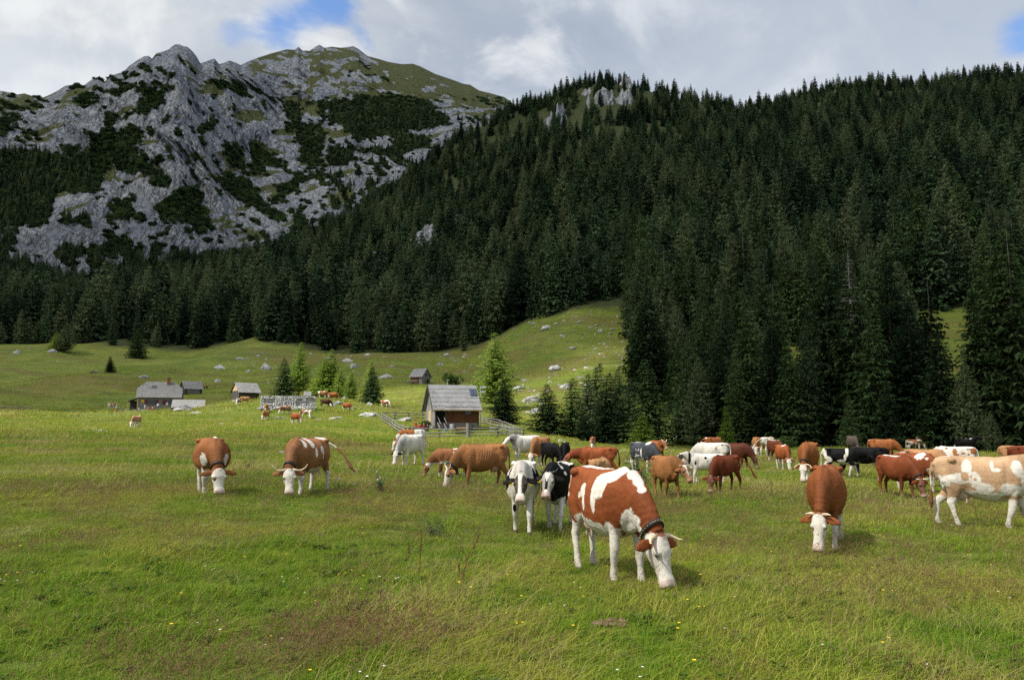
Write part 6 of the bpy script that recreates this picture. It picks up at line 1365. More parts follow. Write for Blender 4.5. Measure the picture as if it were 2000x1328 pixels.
rock(548, 808, 120, 2.4, .25, 'long flat slab at the foot of the ruined wall'); rock(553, 866, 44, .5, .15, 'tiny white stone in the near grass left of centre')
for px, fy, w, h, lb in ((432, 720, 5, 2.2, 'large white rock group on the slope above the log hut'), (518, 722, 4.0, 3.6, 'upright pointed white rock on the slope'), (1086, 723, 4.0, 2.2, 'biggest white boulder on the sunlit right slope'), (752, 738, 5, 2.2, 'broad pale rock left of the little hut on the slope'), (681, 706, 5, 1.8, 'flat pale rock just below the forest edge'), (692, 719, 3.2, 2.6, 'blocky pale rock below the forest edge'), (33, 689, 3.5, 2.0, 'white rock on the far left slope'), (101, 688, 4.2, 2.2, 'white rock beside the broad larch on the left'), (280, 738, 3.4, 1.6, 'white rock above the farmhouse'), (190, 728, 4.5, .8, 'flat white slab on the left slope'),
        (651, 792, 1.6, .9, 'small white rock below the cows on the knoll'), (672, 781, 2.0, 1.0, 'white rock on top of the knoll right of its cows'), (662, 789, 2.0, .8, 'white rock between the two knoll cows'), (722, 792, 1.4, .8, 'white rock right of the knoll'), (719, 813, 3.2, 1.1, 'low rock ledge left of the hut fence corner'), (730, 813, 1.8, .9, 'rock beside the low ledge'), (650, 819, 1.4, .5, 'pale flat stone below the dark cow'), (663, 818, 1.6, .6, 'pale stone right of the flat one below the dark cow'), (787, 822, 3.4, .8, 'flat pale slab inside the hut yard'), (622, 820, .9, .3, 'small pale stone left of the dark cow'),
        (1037, 785, 4.2, 2.2, 'grey rock on the lower slope right of the broad dark spruce'), (1012, 760, 3.2, 1.4, 'pale rock behind the broad dark spruce'), (1096, 863, 1.3, .5, 'white stone near the far brown cow'), (1105, 757, 2.6, 1.6, 'pale jagged rock above the young spruce group')):
    r = fr(px, fy)
    if r: rock(px, fy, r, w, h, lb)
g = np.random.default_rng(33); n_ok = 0
CL = [(1060, 640, 70, 28, 30), (1130, 650, 60, 30, 30), (1190, 655, 45, 35, 30), (1050, 780, 30, 26, 34), (1100, 745, 50, 18, 20), (1200, 700, 40, 25, 26), (660, 700, 50, 18, 16), (760, 728, 45, 14, 12), (880, 705, 55, 12, 26), (520, 700, 50, 18, 16), (430, 722, 30, 9, 8), (640, 720, 40, 14, 10), (490, 745, 60, 10, 8), (1180, 610, 50, 10, 12), (1150, 720, 60, 30, 18), (880, 735, 60, 15, 8), (60, 700, 80, 18, 6), (850, 760, 70, 10, 6), (1310, 850, 20, 20, 4), (1875, 560, 30, 28, 8), (1570, 630, 25, 20, 6)]
for cx_, cy_, sx_, sy_, n in CL:
    for k in range(int(n * 1.2)):
        px, fy = cx_ + g.normal() * sx_ * .7, cy_ + g.normal() * sy_ * .7; r = fr(px, fy)
        if r is None or r < 95 or r > 460: continue
        if r > float(fedge(np.array(pix_az(px, fy)))) and not in_glade(px, r): continue
        w = float(g.lognormal(-.42, .55)) * (.55 + r / 420); rock(px, fy, r, min(w, 4.5), min(w, 4.5) * g.uniform(.28, .55), 'pale limestone rock scattered on the open slope', 'limestone rocks scattered on the slope'); n_ok += 1
print('rocks', n_ok)
# crags that break through the forest
def crag(px, py, r, w, hh, seed, label):
    a = pix_az(px, py); g_ = np.random.default_rng(seed); nu, nv = 70, 60
    u = np.linspace(-1, 1, nu)[:, None]; v = np.linspace(0, 1, nv)[None]
    cx0, cy0 = r * math.sin(a), r * math.cos(a); lat = np.array([math.cos(a), -math.sin(a)]); fwd = np.array([-math.sin(a), -math.cos(a)])
    prof = np.clip(1 - np.abs(u) ** 2.2, 0, 1) * (.75 + .5 * fbm(np.stack([u * 3 + seed, u * 0, u * 0], -1).reshape(-1, 3), 3).reshape(-1, 1))
    zt = EYE + float(elev(a, py)) * r
    S_ = lambda su, sv: np.stack([(u * w / 2 / su) * np.ones_like(v), (v * hh / sv) * np.ones_like(u), np.full((nu, nv), seed * 1.7)], -1).reshape(-1, 3)
    d = hh * .20 * ridged(S_(16, 60), 4).reshape(nu, nv) + 1.6 * ridged(S_(4, 12), 3).reshape(nu, nv)
    dep = (1 - v) * hh * .50 * np.ones_like(u) + d * (1 - np.abs(u) ** 3) + 3
    X = cx0 + lat[0] * u * w / 2 + fwd[0] * dep; Y = cy0 + lat[1] * u * w / 2 + fwd[1] * dep
    Z = zt - hh * 1.15 + hh * (v * (.60 + prof)) + 1.5 * fbm(S_(5, 5), 3).reshape(nu, nv)
    # close the block at the back
    Xb = cx0 + lat[0] * u * w / 2 - fwd[0] * 18 + 0 * v; Yb = cy0 + lat[1] * u * w / 2 - fwd[1] * 18 + 0 * v; Zb = np.minimum(Z, zt + hh) - 2
    V = np.concatenate([np.stack([X, Y, Z], -1), np.stack([Xb, Yb, Zb], -1)[:, ::-1]], 1); nn = V.shape[1]
    I = (np.arange(nu - 1)[:, None] * nn + np.arange(nn - 1)[None]).ravel(); F = np.stack([I, I + nn, I + nn + 1, I + 1], 1)
    tag(obj('crag', mesh_np('crag', V.reshape(-1, 3), F, M_CRAG, True)), label, 'crag')
for k, ((px, py, r, w, hh), lb) in enumerate(zip(CRAGS, ['largest grey crag on top of the central wooded hill', 'long fractured crag left below the wooded hilltop', 'small pale crag below the middle of the wooded hill', 'broken crag low on the left of the wooded hill', 'isolated grey crag in the lower forest', 'steep crag at the right of the hilltop', 'narrow crag under the hilltop trees', 'tiny rock tooth at the left forest rim', 'small rock face at the upper left forest rim'])): crag(px, py, r, w, hh, 50 + k, lb)

# people
M_SKIN = plain('skin', (.46, .27, .19), .6); M_HAIR = plain('dark_hair', (.03, .02, .015), .7)
def person(px, fy, r, head, pose, shirt, pants, label, dz=0.0):
    p = at(px, r, fy); e = empty('person', (p[0], p[1], p[2] + dz), R(head), label, 'person'); sh = []
    st = pose == 'stand'; hz = .92 if st else .48
    sh.append(loft([((0, 0, hz - .06), (0, 1, 0), (1, 0, 0), .15, .10, 2.2), ((0, 0, hz + .08), (0, 1, 0), (1, 0, 0), .165, .115, 2.2), ((0, 0, hz + .25), (0, 1, 0), (1, 0, 0), .15, .10, 2.2), ((.0, 0, hz + .42), (0, 1, 0), (1, 0, 0), .19, .115, 2.2), ((0, 0, hz + .52), (0, 1, 0), (1, 0, 0), .17, .09, 2.2), ((0, 0, hz + .58), (0, 1, 0), (1, 0, 0), .06, .06, 2)], 16))
    sh.append(limb([(0, 0, hz + .54), (.01, 0, hz + .66)], [.055, .055])); hc_ = np.array([.02, 0, hz + .75])
    sh.append(loft([(hc_ + np.array([0, 0, z]), (0, 1, 0), (1, 0, 0), w, h, 2) for z, w, h in ((-.12, .04, .05), (-.08, .06, .075), (0, .075, .095), (.06, .075, .095), (.11, .045, .06))], 14)); sh.append(blob(hc_ + np.array([.10, 0, -.02]), (.018, .014, .02), 8))
    for s in (-1, 1):
        if st: sh.append(limb([(0, s * .09, hz), (.02, s * .10, .50), (0, s * .10, .09), (.02, s * .10, .03), (.14, s * .11, .03)], [.085, .062, .045, .045, .035])); sh.append(limb([(0, s * .19, hz + .50), (-.01, s * .24, hz + .22), (.12, s * .22, hz + .02), (.17, s * .21, hz - .04)], [.055, .045, .035, .03]))
        else: sh.append(limb([(0, s * .09, hz), (.42, s * .11, hz + .02), (.44, s * .11, .09), (.45, s * .11, .03), (.57, s * .11, .03)], [.09, .068, .048, .045, .035])); sh.append(limb([(0, s * .19, hz + .50), (.06, s * .24, hz + .24), (.30, s * .16, hz + .22), (.38, s * .14, hz + .24)], [.055, .045, .036, .03]))
    V = []; F = []
    for v, f_ in sh:
        k = len(V); V += list(v); F += [tuple(i + k for i in ff) for ff in f_]
    me = bpy.data.meshes.new('p'); me.from_pydata([tuple(map(float, v)) for v in V], [], F); bm = bmesh.new(); bm.from_mesh(me); bmesh.ops.recalc_face_normals(bm, faces=bm.faces); bm.to_mesh(me); bm.free()
    o = bpy.data.objects.new('tmp', me); COL.objects.link(o); md = o.modifiers.new('r', 'REMESH'); md.mode = 'VOXEL'; md.voxel_size = .022; ms = o.modifiers.new('s', 'SMOOTH'); ms.iterations = 2
    dg = bpy.context.evaluated_depsgraph_get(); dg.update(); out = bpy.data.meshes.new_from_object(o.evaluated_get(dg)); bpy.data.objects.remove(o)
    n = len(out.vertices); P = np.empty(n * 3, np.float32); out.vertices.foreach_get('co', P); P = P.reshape(-1, 3)
    C = np.tile(np.array(shirt)[None], (n, 1)); leg = (P[:, 2] < hz + .06) & ((P[:, 0] > -1) if st else (np.abs(P[:, 1]) < .2)); 
    if st: leg &= ~(np.abs(P[:, 1]) > .185)
    C[leg] = pants; C[P[:, 2] > hz + .56] = (.46, .27, .19); C[P[:, 2] < .07] = (.03, .025, .02)
    hnd = (np.abs(P[:, 1]) > .10) & (P[:, 0] > (.14 if st else .33)) & (P[:, 2] > (.8 if st else hz + .14)); C[hnd] = (.46, .27, .19)
    out.materials.clear(); out.materials.append(M_HIDE); attr(out, 'hide', C, 'FLOAT_COLOR'); out.polygons.foreach_set('use_smooth', np.ones(len(out.polygons), bool)); obj('body', out, e)
    m = MB(); m.add(*[list(q) for q in loft([(hc_ + np.array([-.02, 0, z]), (0, 1, 0), (1, 0, 0), w, h, 2) for z, w, h in ((-.06, .07, .07), (.0, .082, .088), (.07, .082, .098), (.125, .05, .06))], 12)]); m.build('hair', M_HAIR, e, True); return e
def table(px, fy, r, rot, label):
    p = at(px, r, fy); e = empty('picnic_table', p, R(rot), label, 'table', None)
    m = MB()
    for k in range(4): m.box(-.95, .95, -.36 + k * .185, -.19 + k * .185, .71, .75)
    m.build('tabletop', M_FENCE, e)
    for s in (-1, 1): m = MB(); m.box(-.95, .95, s * .70 - .13, s * .70 + .13, .42, .46); m.build('bench', M_FENCE, e)
    for s in (-1, 1):
        m = MB(); m.beam((s * .7, -.75, -.1), (s * .7, .25, .70), .07, .09); m.beam((s * .77, .75, -.1), (s * .77, -.25, .70), .07, .09); m.beam((s * .7, -.75, .38), (s * .7, .75, .38), .06, .09); m.build('leg', M_FENCE, e)
table(819, 845, 100, 12, 'wooden picnic table in the yard of the wooden hut'); table(225, 803, 196, 8, 'wooden picnic table at the left end before the farmhouse'); table(303, 800, 198, 8, 'wooden picnic table before the farmhouse windows'); table(262, 801, 198, 5, 'wooden picnic table under the lean-to of the farmhouse')
person(812, 845, 100, -10, 'stand', (.42, .03, .03), (.40, .04, .04), 'person in red standing at the picnic table in the hut yard', -.15)
person(819, 846, 98.6, 90, 'sit', (.36, .04, .05), (.05, .05, .08), 'person in a red top sitting at the near side of the yard table')
person(828, 846, 98.8, 170, 'sit', (.40, .03, .04), (.05, .05, .07), 'person in a red shirt sitting at the right end of the yard table')
person(835, 846, 97, 150, 'sit', (.035, .03, .045), (.03, .03, .04), 'person in dark clothes sitting near the blue bucket')
person(283, 800, 197, 200, 'stand', (.62, .62, .62), (.30, .32, .36), 'person in a white shirt standing under the farmhouse eaves')
person(289, 801, 196, 60, 'sit', (.50, .13, .08), (.04, .04, .06), 'person in an orange top sitting before the left window')
person(298, 801, 196, 90, 'sit', (.52, .20, .14), (.06, .06, .08), 'person in a salmon top sitting at the table before the farmhouse')
person(308, 800, 198.5, 100, 'stand', (.60, .62, .64), (.10, .13, .22), 'person in white and blue standing right of the left window')
person(326, 799, 199, 270, 'stand', (.40, .38, .33), (.05, .05, .06), 'person in grey standing by the right window')
person(271, 801, 196, 40, 'sit', (.45, .50, .58), (.06, .08, .14), 'person in pale blue sitting under the lean-to')
person(227, 802, 197.5, 250, 'stand', (.30, .31, .32), (.06, .06, .07), 'person with grey hair standing behind the left picnic table')
person(226, 803, 194.8, 90, 'sit', (.42, .05, .05), (.05, .05, .06), 'person in red sitting at the left picnic table')
person(240, 803, 195.5, 180, 'sit', (.04, .13, .40), (.05, .06, .09), 'person in blue sitting at the right end of the left picnic table')

# ------------------------------------------------------------------ grass, flowers, weeds
def grass_material(name, a, b_, c_, trans=.3):
    m, nt, b = material(name, .7, .06); pos = nt.n('ShaderNodeNewGeometry').outputs['Position']; oi = nt.n('ShaderNodeObjectInfo').outputs['Random']
    n1 = nt.noise(pos, .22, 5, .65, .4); n2 = nt.noise(pos, 1.7, 4, .65); t = nt.n('ShaderNodeAttribute', attribute_name='tint').outputs['Fac']
    c = nt.mix(nt.ramp(nt.math('ADD', nt.math('MULTIPLY', n1, .65), nt.math('MULTIPLY', n2, .35)), .36, .64), a, b_)
    c = nt.mix(nt.ramp(nt.math('ADD', nt.math('MULTIPLY', oi, .45), nt.math('MULTIPLY', t, .75)), .45, 1.0, 0, .85), c, c_)
    nt.put(b.inputs['Base Color'], c); tr = nt.n('ShaderNodeBsdfTranslucent'); nt.put(tr.inputs[0], c)
    mx = nt.n('ShaderNodeMixShader', i_0=trans); nt.t.links.new(b.outputs[0], mx.inputs[1]); nt.t.links.new(tr.outputs[0], mx.inputs[2]); nt.t.links.new(mx.outputs[0], nt.t.nodes['Material Output'].inputs[0]); return m
M_GR = grass_material('meadow_grass', (.078, .190, .010), (.160, .250, .018), (.27, .29, .045))
M_GY = grass_material('yellowing_grass', (.160, .238, .018), (.235, .255, .030), (.37, .335, .078))
M_STRAW = grass_material('dry_stems', (.26, .22, .085), (.34, .26, .12), (.42, .34, .18))
M_SEED = grass_material('brown_seed_heads', (.150, .090, .048), (.21, .125, .065), (.26, .17, .09))
M_WEED = grass_material('broad_weed_leaves', (.035, .080, .014), (.060, .110, .022), (.10, .14, .035))
def clump(name, mat, seed, n, spread, h, width, bend, hvar=.35, head=0.0):
    g = np.random.default_rng(seed); rad = spread * np.sqrt(g.random(n)); an = g.uniform(0, 6.283, n)
    B = np.stack([rad * np.cos(an), rad * np.sin(an), np.full(n, -.02)], 1); L = h * np.clip(g.normal(1, hvar, n), .35, 1.9)
    d = g.uniform(0, 6.283, n); wind = np.array([.55, .15]); dirv = np.stack([np.cos(d), np.sin(d)], 1) + wind; bd = bend * np.clip(g.normal(1, .45, n), .1, 2.2)
    side = np.stack([-np.sin(d + g.normal(0, .8, n)), np.cos(d), np.zeros(n)], 1); side /= np.linalg.norm(side, axis=1, keepdims=True) + 1e-9
    rows = 4; V = np.zeros((n, rows, 2, 3)); ws = [1.0, .85, .55, .08] if head == 0 else [.5, .45, .4, .35]
    for k in range(rows):
        u = k / (rows - 1); c = B.copy(); c[:, :2] += dirv * (L * bd * u ** 1.8)[:, None] * .8; c[:, 2] += L * (u - .42 * np.minimum(bd, 1.5) * u ** 2.2)
        w = side * (width * ws[k]); V[:, k, 0] = c - w; V[:, k, 1] = c + w
    idx = np.arange(n * rows * 2).reshape(n, rows, 2); F = [np.stack([idx[:, k, 0], idx[:, k, 1], idx[:, k + 1, 1], idx[:, k + 1, 0]], 1) for k in range(rows - 1)]
    F = np.concatenate(F); V = V.reshape(-1, 3); T = np.repeat(g.random(n), rows * 2)
    if head:                                       # feathery seed heads on top of the stems
        tip = idx[:, -1, 0]; P0 = V[tip]; V2 = []; 
        for j in range(7):
            q = P0 + np.stack([g.normal(0, head * .30, n), g.normal(0, head * .30, n), g.uniform(-.2, 1, n) * head], 1); dd = g.normal(size=(n, 3)) * .5 + [0.25, 0, 1.0]; ln = np.full(n, head * .55)
            V2.append(frond_cards(q, dd, g.normal(size=(n, 3)), ln, ln * .13, g, .4).reshape(-1, 3))
        V2 = np.concatenate(V2); F = np.concatenate([F, np.arange(len(V2)).reshape(-1, 4) + len(V)]); V = np.concatenate([V, V2]); T = np.concatenate([T, g.random(len(V2))])
    me = mesh_np(name, V, F, mat); attr(me, 'tint', T); return me
def rosette(seed, n, r):
    g = np.random.default_rng(seed); a = g.uniform(0, 6.283, n); d = np.stack([np.cos(a), np.sin(a), g.uniform(.25, 1.1, n)], 1); P = np.zeros((n, 3)); ln = r * g.uniform(.5, 1.1, n)
    V = frond_cards(P, d, np.stack([-np.sin(a), np.cos(a), 0 * a], 1), ln, ln * .22, g, .5).reshape(-1, 3); me = mesh_np('weed', V, np.arange(len(V)).reshape(-1, 4), M_WEED); attr(me, 'tint', np.repeat(g.random(n), 4)); return me
CL_NEAR = [clump('g', M_GR, 1, 80, .20, .085, .0030, .9), clump('g', M_GR, 2, 90, .22, .07, .0032, 1.), clump('g', M_GR, 3, 70, .18, .11, .0034, .9), clump('g', M_GY, 4, 80, .22, .09, .0030, 1.0), clump('g', M_GY, 5, 70, .24, .10, .0030, 1.2),
           clump('g', M_STRAW, 6, 24, .26, .20, .0018, 1.4), clump('g', M_STRAW, 7, 14, .30, .30, .0018, 1.2, .35), clump('g', M_SEED, 8, 24, .26, .23, .0016, .7, .25, .045), rosette(9, 16, .13), rosette(10, 22, .10)]
CL_MID = [clump('g', M_GR, 21, 110, .50, .09, .006, .8), clump('g', M_GR, 22, 110, .55, .12, .006, .8), clump('g', M_GY, 23, 110, .55, .10, .006, .9), clump('g', M_GY, 24, 90, .55, .13, .006, 1.), clump('g', M_STRAW, 25, 34, .55, .22, .004, 1.2), clump('g', M_SEED, 26, 34, .55, .22, .004, .7, .25, .06)]
CL_FAR = [clump('g', M_GR, 31, 90, 1.1, .13, .014, .7), clump('g', M_GY, 32, 90, 1.1, .15, .014, .8), clump('g', M_GR, 33, 100, 1.2, .11, .015, .9), clump('g', M_STRAW, 34, 40, 1.1, .22, .009, 1.), clump('g', M_SEED, 35, 36, 1.2, .22, .009, .7)]
def scatter(ra, rb, per, seed, amax=R(40)):
    g = np.random.default_rng(seed); n = int(amax * (rb * rb - ra * ra) * per); r = np.sqrt(g.uniform(ra * ra, rb * rb, n)); a = g.uniform(-amax, amax, n); x, y = r * np.sin(a), r * np.cos(a); return np.stack([x, y, H(x, y)], 1), r, a, g
def grass_layer(name, ra, rb, per, seed, meshes, pick):
    P, r, a, g = scatter(ra, rb, per, seed, R(58 if rb < 30 else 46)); nA = fbm(P * [.16, .16, 0] + 3, 4); nB = fbm(P * [.5, .5, 0] + 11, 3); nC = fbm(P * [.07, .13, 0] + 23, 3)
    px = colpx(P[:, 0], np.maximum(P[:, 1], .1)); keep = (r < fedge(a) + 3) 
    ix = pick(g, nA, nB, nC, r, px); s = g.uniform(.7, 1.35, len(P)) * (1 + .45 * nB) * (1 + .75 * fbm(P * [1.1, 1.1, 0] + 31, 3)); P, r, ix, s = P[keep], r[keep], ix[keep], s[keep]
    instancer(name, P, g.uniform(0, .9, len(P)) - .45 + (g.random(len(P)) < .35) * g.uniform(0, 6.28, len(P)), s, ix, meshes, g.normal(0, .08, len(P)), s * g.uniform(.8, 1.2, len(P))); return len(P)
def near_pick(g, nA, nB, nC, r, px):
    nB = nB + .5 * fbm(np.stack([px / 60, r * 1.3, 0 * r], 1), 2); n = len(nA); u = g.random(n); ix = np.where(nA + .3 * nB > .02, g.integers(3, 5, n), g.integers(0, 3, n)); ix = np.where(u < .16, g.integers(0, 5, n), ix)
    # taller brown seed-head drift in the front left, straw drifts
    dr = np.exp(-((px - 560) / 260) ** 2 - ((r - 6.9) / .8) ** 2) + .8 * np.exp(-((px - 300) / 120) ** 2 - ((r - 6.6) / .5) ** 2) + .4 * np.exp(-((px - 640) / 90) ** 2 - ((r - 8.8) / .6) ** 2)
    ix = np.where(u > 1 - .34 * dr * (nB > -.3), 7, ix); st = .02 + .14 * smooth(nB + .5 * nC, .05, .35); v = g.random(n); ix = np.where((v < st) & (ix != 7), g.integers(5, 7, n), ix)
    nW = fbm(np.stack([px / 26, r * 2.2, 0 * r + 7], 1), 3); ix = np.where((g.random(n) < .07 + .75 * smooth(nW, .26, .40)) & (ix < 7), 8 + (g.random(n) < .5), ix); ix = np.where((g.random(n) < .02 + .09 * smooth(nC, .1, .4)), 7, ix); return ix
def mid_pick(g, nA, nB, nC, r, px):
    n = len(nA); u = g.random(n); ix = np.where(nA + .3 * nB > 0, 2 + (u < .5), (u < .5) * 1); v = g.random(n); ix = np.where(v < .10 + .3 * smooth(nB, 0, .35), 4, ix); return np.where(g.random(n) < .03 + .25 * smooth(nC, .05, .4), 5, ix)
def far_pick(g, nA, nB, nC, r, px):
    n = len(nA); u = g.random(n); ix = np.where(nA + .3 * nB > 0, 1, (u < .5) * 2); ix = np.where(g.random(n) < .08 + .25 * smooth(nB, 0, .35), 3, ix); return np.where(g.random(n) < .04 + .28 * smooth(nC, .0, .35), 4, ix)
ng = grass_layer('grass', 3.2, 13, 78, 61, CL_NEAR, near_pick), grass_layer('grass', 13, 26, 32, 62, CL_NEAR[:8], lambda g, A, B, C, r, p: np.minimum(near_pick(g, A, B, C, r + 99, p), 7)), grass_layer('grass', 22, 60, 6.0, 63, CL_MID, mid_pick), grass_layer('grass', 55, 135, 1.4, 64, CL_FAR, far_pick), grass_layer('grass', 130, 320, .16, 65, [clump('g', M_GR, 41, 60, 2.0, .25, .04, .7), clump('g', M_GY, 42, 60, 2.0, .28, .04, .8), clump('g', M_GR, 43, 60, 2.2, .2, .045, .8), clump('g', M_STRAW, 44, 40, 2., .3, .025, .8), clump('g', M_SEED, 45, 40, 2., .3, .025, .6)], far_pick)
print('grass', ng)
# buttercups and small white clover heads
def flower(name, mat, rad, h, n=6, five=True):
    m = MB()
    for k in range(n):
        a = rt.uniform(0, 6.28); q = rt.uniform(0, .16); x, y = q * math.cos(a), q * math.sin(a); z = h * rt.uniform(.6, 1.2)
        for j in range(5): b0, b1 = 6.283 * j / 5, 6.283 * (j + .9) / 5; m.add([(x, y, z), (x + rad * math.cos(b0), y + rad * math.sin(b0), z + rad * .5), (x + rad * 1.15 * math.cos((b0 + b1) / 2), y + rad * 1.15 * math.sin((b0 + b1) / 2), z + rad * .6), (x + rad * math.cos(b1), y + rad * math.sin(b1), z + rad * .5)], [(0, 1, 2, 3)])
    return m.mesh(name, mat)
M_YEL = plain('buttercup_yellow', (.78, .52, .01), .4); M_CLV = plain('clover_white', (.62, .60, .56), .7)
FLY = [flower('f', M_YEL, .012, .14, n) for n in (1, 1, 2)]; FLW = [flower('f', M_CLV, .010, .10, n) for n in (1, 2, 3)]
P, r, a, g = scatter(4, 34, 1.0, 71); k = g.random(len(P)) < (.40 + .6 * smooth(fbm(P * [.35, .35, 0] + 4, 3), .0, .4)); P = P[k]; instancer('buttercups', P, g.uniform(0, 6, len(P)), g.uniform(.8, 1.3, len(P)) * np.interp(np.hypot(P[:, 0], P[:, 1]), [5, 30], [1, 1.25]), g.integers(0, 3, len(P)), FLY)
P, r, a, g = scatter(4, 24, .8, 72); k = g.random(len(P)) < .5; P = P[k]; instancer('clover_flowers', P, g.uniform(0, 6, len(P)), g.uniform(.8, 1.3, len(P)), g.integers(0, 3, len(P)), FLW)
# dock stalks, thistles, dung
M_DOCK = plain('dry_dock', (.115, .048, .024), .8, .2, .3, 20); M_THI = grass_material('thistle_leaf', (.045, .085, .035), (.07, .11, .05), (.10, .14, .08)); M_THF = plain('thistle_down', (.50, .47, .48), .9)
def dock(px, fy, h, lean, label):
    p = at(px, fr(px, fy, 5, 60), fy); e = empty('dock_stalk', (p[0], p[1], p[2] - .02), 0, label, 'weed', None); m = MB(); top = Vector((lean * h, 0, h)); m.tube([(0, 0, 0), (lean * h * .35, .01, h * .5), top], [.007, .006, .003], 6)
    if abs(lean) > .1: m.tube([(lean * h * .35, .01, h * .5), (lean * h * .1 - .03, .02, h * .78)], [.005, .003], 5)
    m.build('stalk', M_DOCK, e); m = MB()
    for k in range(40): u = rt.uniform(.55, 1.0); c = top * u + Vector((rt.gauss(0, .007), rt.gauss(0, .007), 0)); m.add(*[list(z) for z in blob(c, (.005, .005, .008), 5)])
    m.build('seed_head', M_DOCK, e)
dock(819, 1128, .62, .04, 'tall rust-brown dock stalk, straight, in the near grass'); dock(798, 1100, .26, .0, 'short rust-brown dock stalk left of the tall one'); dock(899, 1140, .62, .38, 'leaning forked dark stalk in the near grass'); dock(897, 1128, .20, -.05, 'small dark twig beside the leaning forked stalk'); dock(1735, 1000, .5, .35, 'leaning brown stalk between the fawn cow and the red-brown one')
def thistle(px, fy, h, w, fl, label):
    p = at(px, fr(px, fy, 5, 90), fy); e = empty('thistle', (p[0], p[1], p[2] - .02), 0, label, 'thistle', None); g = np.random.default_rng(int(px)); n = 260; st = g.normal(0, w * .28, (9, 2)); k = g.integers(0, 9, n); u = g.random(n)
    B = np.stack([st[k, 0] * (.4 + u), st[k, 1] * (.4 + u), u * h * (.6 + .4 * (k % 3) / 2)], 1); an = g.uniform(0, 6.28, n); d = np.stack([np.cos(an), np.sin(an), g.uniform(-.1, .9, n)], 1); ln = h * .26 * g.uniform(.5, 1.2, n) * (1.1 - .6 * u)
    V = frond_cards(B, d, np.stack([-np.sin(an), np.cos(an), g.normal(0, .3, n)], 1), ln, ln * .14, g, .4).reshape(-1, 3); me = mesh_np('leaves', V, np.arange(len(V)).reshape(-1, 4), M_THI); attr(me, 'tint', np.repeat(g.random(n), 4)); obj('leaves', me, e)
    if fl:
        m = MB()
        for q in range(fl): j = q % 9; m.add(*[list(z) for z in blob((st[j, 0] * 1.4 + g.normal() * .04, st[j, 1] * 1.4, h * (.62 + .4 * (j % 3) / 2) + g.normal() * .03), (.022, .022, .028), 6)])
        m.build('flower_heads', M_THF, e)
thistle(1240, 938, 1.15, .9, 26, 'tall grey flowering thistle clump before the slate grey cow'); thistle(1252, 948, .7, .9, 0, 'low leafy thistle beside the tall flowering one'); thistle(740, 962, .6, .45, 3, 'flowering thistle in the mid grass right of the lyre-horned cow'); thistle(672, 958, .35, .5, 3, 'low thistle by the tail of the lyre-horned cow'); thistle(852, 1048, .42, .40, 0, 'leafy green thistle in the near grass centre'); thistle(485, 915, .5, .55, 0, 'dark green weed clump between the two left cows'); thistle(1885, 938, .8, .6, 8, 'flowering thistle behind the head of the fawn cow'); thistle(1712, 912, .8, .5, 9, 'flowering thistle in front of the black calf')
def cowpat(px, fy, w, mat, label):
    p = at(px, fr(px, fy, 4, 60), fy); m = MB()
    for k in range(11): m.add(*[list(z) for z in blob((rt.uniform(-w, w) * .6, rt.uniform(-w, w) * .5, .012 + rt.uniform(0, .03)), (w * rt.uniform(.12, .34), w * rt.uniform(.12, .34), .022), 12)])
    o = m.build('cow_pat', mat, None, True, p); tag(o, label, 'dung')
M_DUNG = plain('drying_dung', (.13, .082, .055), .95, .05, .5, 26); M_DUNGD = plain('dark_dung', (.045, .030, .018), .85, .1, .35, 9)
cowpat(1186, 1222, .26, M_DUNG, 'reddish brown cow pat in the foreground below the large cow'); cowpat(1338, 1137, .17, M_DUNGD, 'dark cow pat in the grass right of the large cow muzzle'); cowpat(1118, 1200, .07, M_DUNGD, 'small dark dung lump in the near grass'); cowpat(55, 988, .22, M_DUNGD, 'dark cow pat at the far left of the near pasture'); cowpat(1738, 1098, .12, M_DUNGD, 'dark dung lump below the fawn cow')
for px, fy, r, lb in ((1530, 878, 76, 'small bush below the dark trees behind the patched cow'), (1340, 862, 112, 'pale green bush at the foot of the silvery larch')): low_bush(px, fy, r, 2.4, 1.5, lb, 1)

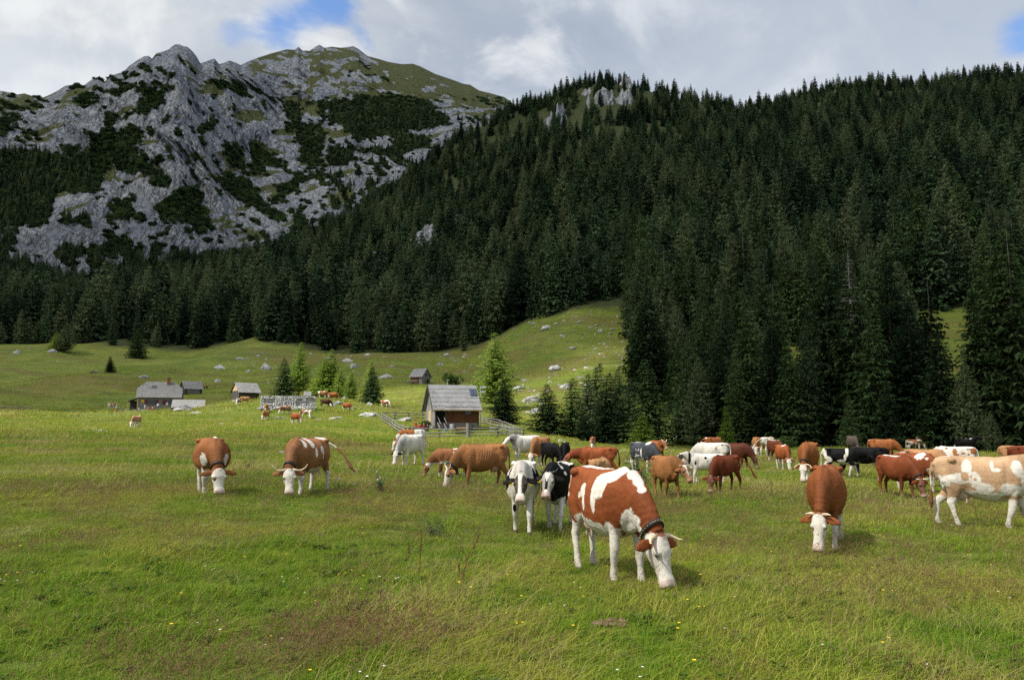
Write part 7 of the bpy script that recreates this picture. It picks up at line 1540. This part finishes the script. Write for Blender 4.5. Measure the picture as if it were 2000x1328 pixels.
# ------------------------------------------------------------------ added cloud sheets out of view, outlined to shade near field, wood and cliffs
def cloud_material(name, t):
    m = bpy.data.materials.new(name); m.use_nodes = True; nt = NT(m.node_tree); m.node_tree.nodes.clear()
    tr = nt.n('ShaderNodeBsdfTransparent'); di = nt.n('ShaderNodeBsdfDiffuse', i_0=(.9, .9, .92)); tl = nt.n('ShaderNodeBsdfTranslucent', i_0=(.9, .9, .92)); a = nt.n('ShaderNodeMixShader', i_0=.5); b = nt.n('ShaderNodeMixShader', i_0=1 - t)
    L = m.node_tree.links; L.new(di.outputs[0], a.inputs[1]); L.new(tl.outputs[0], a.inputs[2]); L.new(tr.outputs[0], b.inputs[1]); L.new(a.outputs[0], b.inputs[2]); L.new(b.outputs[0], nt.n('ShaderNodeOutputMaterial').inputs[0]); return m
def cloud(h, pts3, t, seed, cell, label):
    sd_ = SUND / SUND[2]; poly = [(p[0] + sd_[0] * (h - p[2]), p[1] + sd_[1] * (h - p[2])) for p in pts3]; q = np.array(poly); lo = q.min(0) - 60; hi = q.max(0) + 60
    nx, ny = [int((hi[i] - lo[i]) / cell) + 2 for i in (0, 1)]; X, Y = np.meshgrid(lo[0] + cell * np.arange(nx), lo[1] + cell * np.arange(ny), indexing='ij')
    s = poly_sd(X, Y, poly) + cell * 2.2 * fbm(xy0(X.ravel() / (cell * 7), Y.ravel() / (cell * 7), seed), 3).reshape(X.shape); ins = s > 0
    b = np.sqrt(np.clip(s, 0, 150)) * 5; nz = fbm(xy0(X.ravel() / (cell * 5), Y.ravel() / (cell * 5), seed + 9), 4).reshape(X.shape)
    Zt = h + b * (1 + .7 * nz) + .3; Zb = h - b * .25 * (1 + nz) - .3
    N = nx * ny; V = np.concatenate([np.stack([X, Y, Zt], -1).reshape(-1, 3), np.stack([X, Y, Zb], -1).reshape(-1, 3)])
    I = (np.arange(nx - 1)[:, None] * ny + np.arange(ny - 1)[None]); ok = ins[:-1, :-1] | ins[1:, :-1] | ins[:-1, 1:] | ins[1:, 1:]; I = I[ok]
    F = np.concatenate([np.stack([I, I + ny, I + ny + 1, I + 1], 1), np.stack([I + N, I + 1 + N, I + ny + 1 + N, I + ny + N], 1)])
    o = obj('cloud', mesh_np('cloud', V, F, cloud_material('shade_cloud_sheet', t), True)); tag(o, kind='structure')
def gp(px, r): a = pix_az(px, 800); x, y = r * math.sin(a), r * math.cos(a); return (x, y, Hs(x, y))
cloud(620, [(-90, -70, 0), (90, -70, 0), (150, 40, 0), gp(2200, 76), gp(1500, 66), gp(1000, 58), gp(800, 66), gp(500, 74), gp(200, 70), gp(-300, 74), (-120, 0, 0)], .77, 3.0, 9, '')
cloud(900, [gp(-300, 215), gp(300, 218), gp(700, 228), gp(1000, 225), gp(1120, 250), gp(1235, 255), gp(1260, 175), gp(1600, 165), gp(2000, 160), gp(2600, 150), gp(2600, 1000), gp(2000, 1150), gp(1200, 1100), gp(800, 1000), gp(0, 900), gp(-500, 700)], .50, 8.0, 16, '')
cloud(760, [gp(1248, 180), gp(1262, 104), gp(1330, 95), gp(1600, 84), gp(2000, 80), gp(2600, 76), gp(2600, 180), gp(2000, 172), gp(1600, 172)], .35, 12.0, 8, '')  # denser sheet, added only to darken the trees along the right forest edge
cloud(1500, [(-1300, 600, 100), (-300, 640, 120), (60, 1000, 380), (160, 1900, 700), (-700, 2100, 800), (-1500, 1700, 700)], .50, 5.0, 40, '')
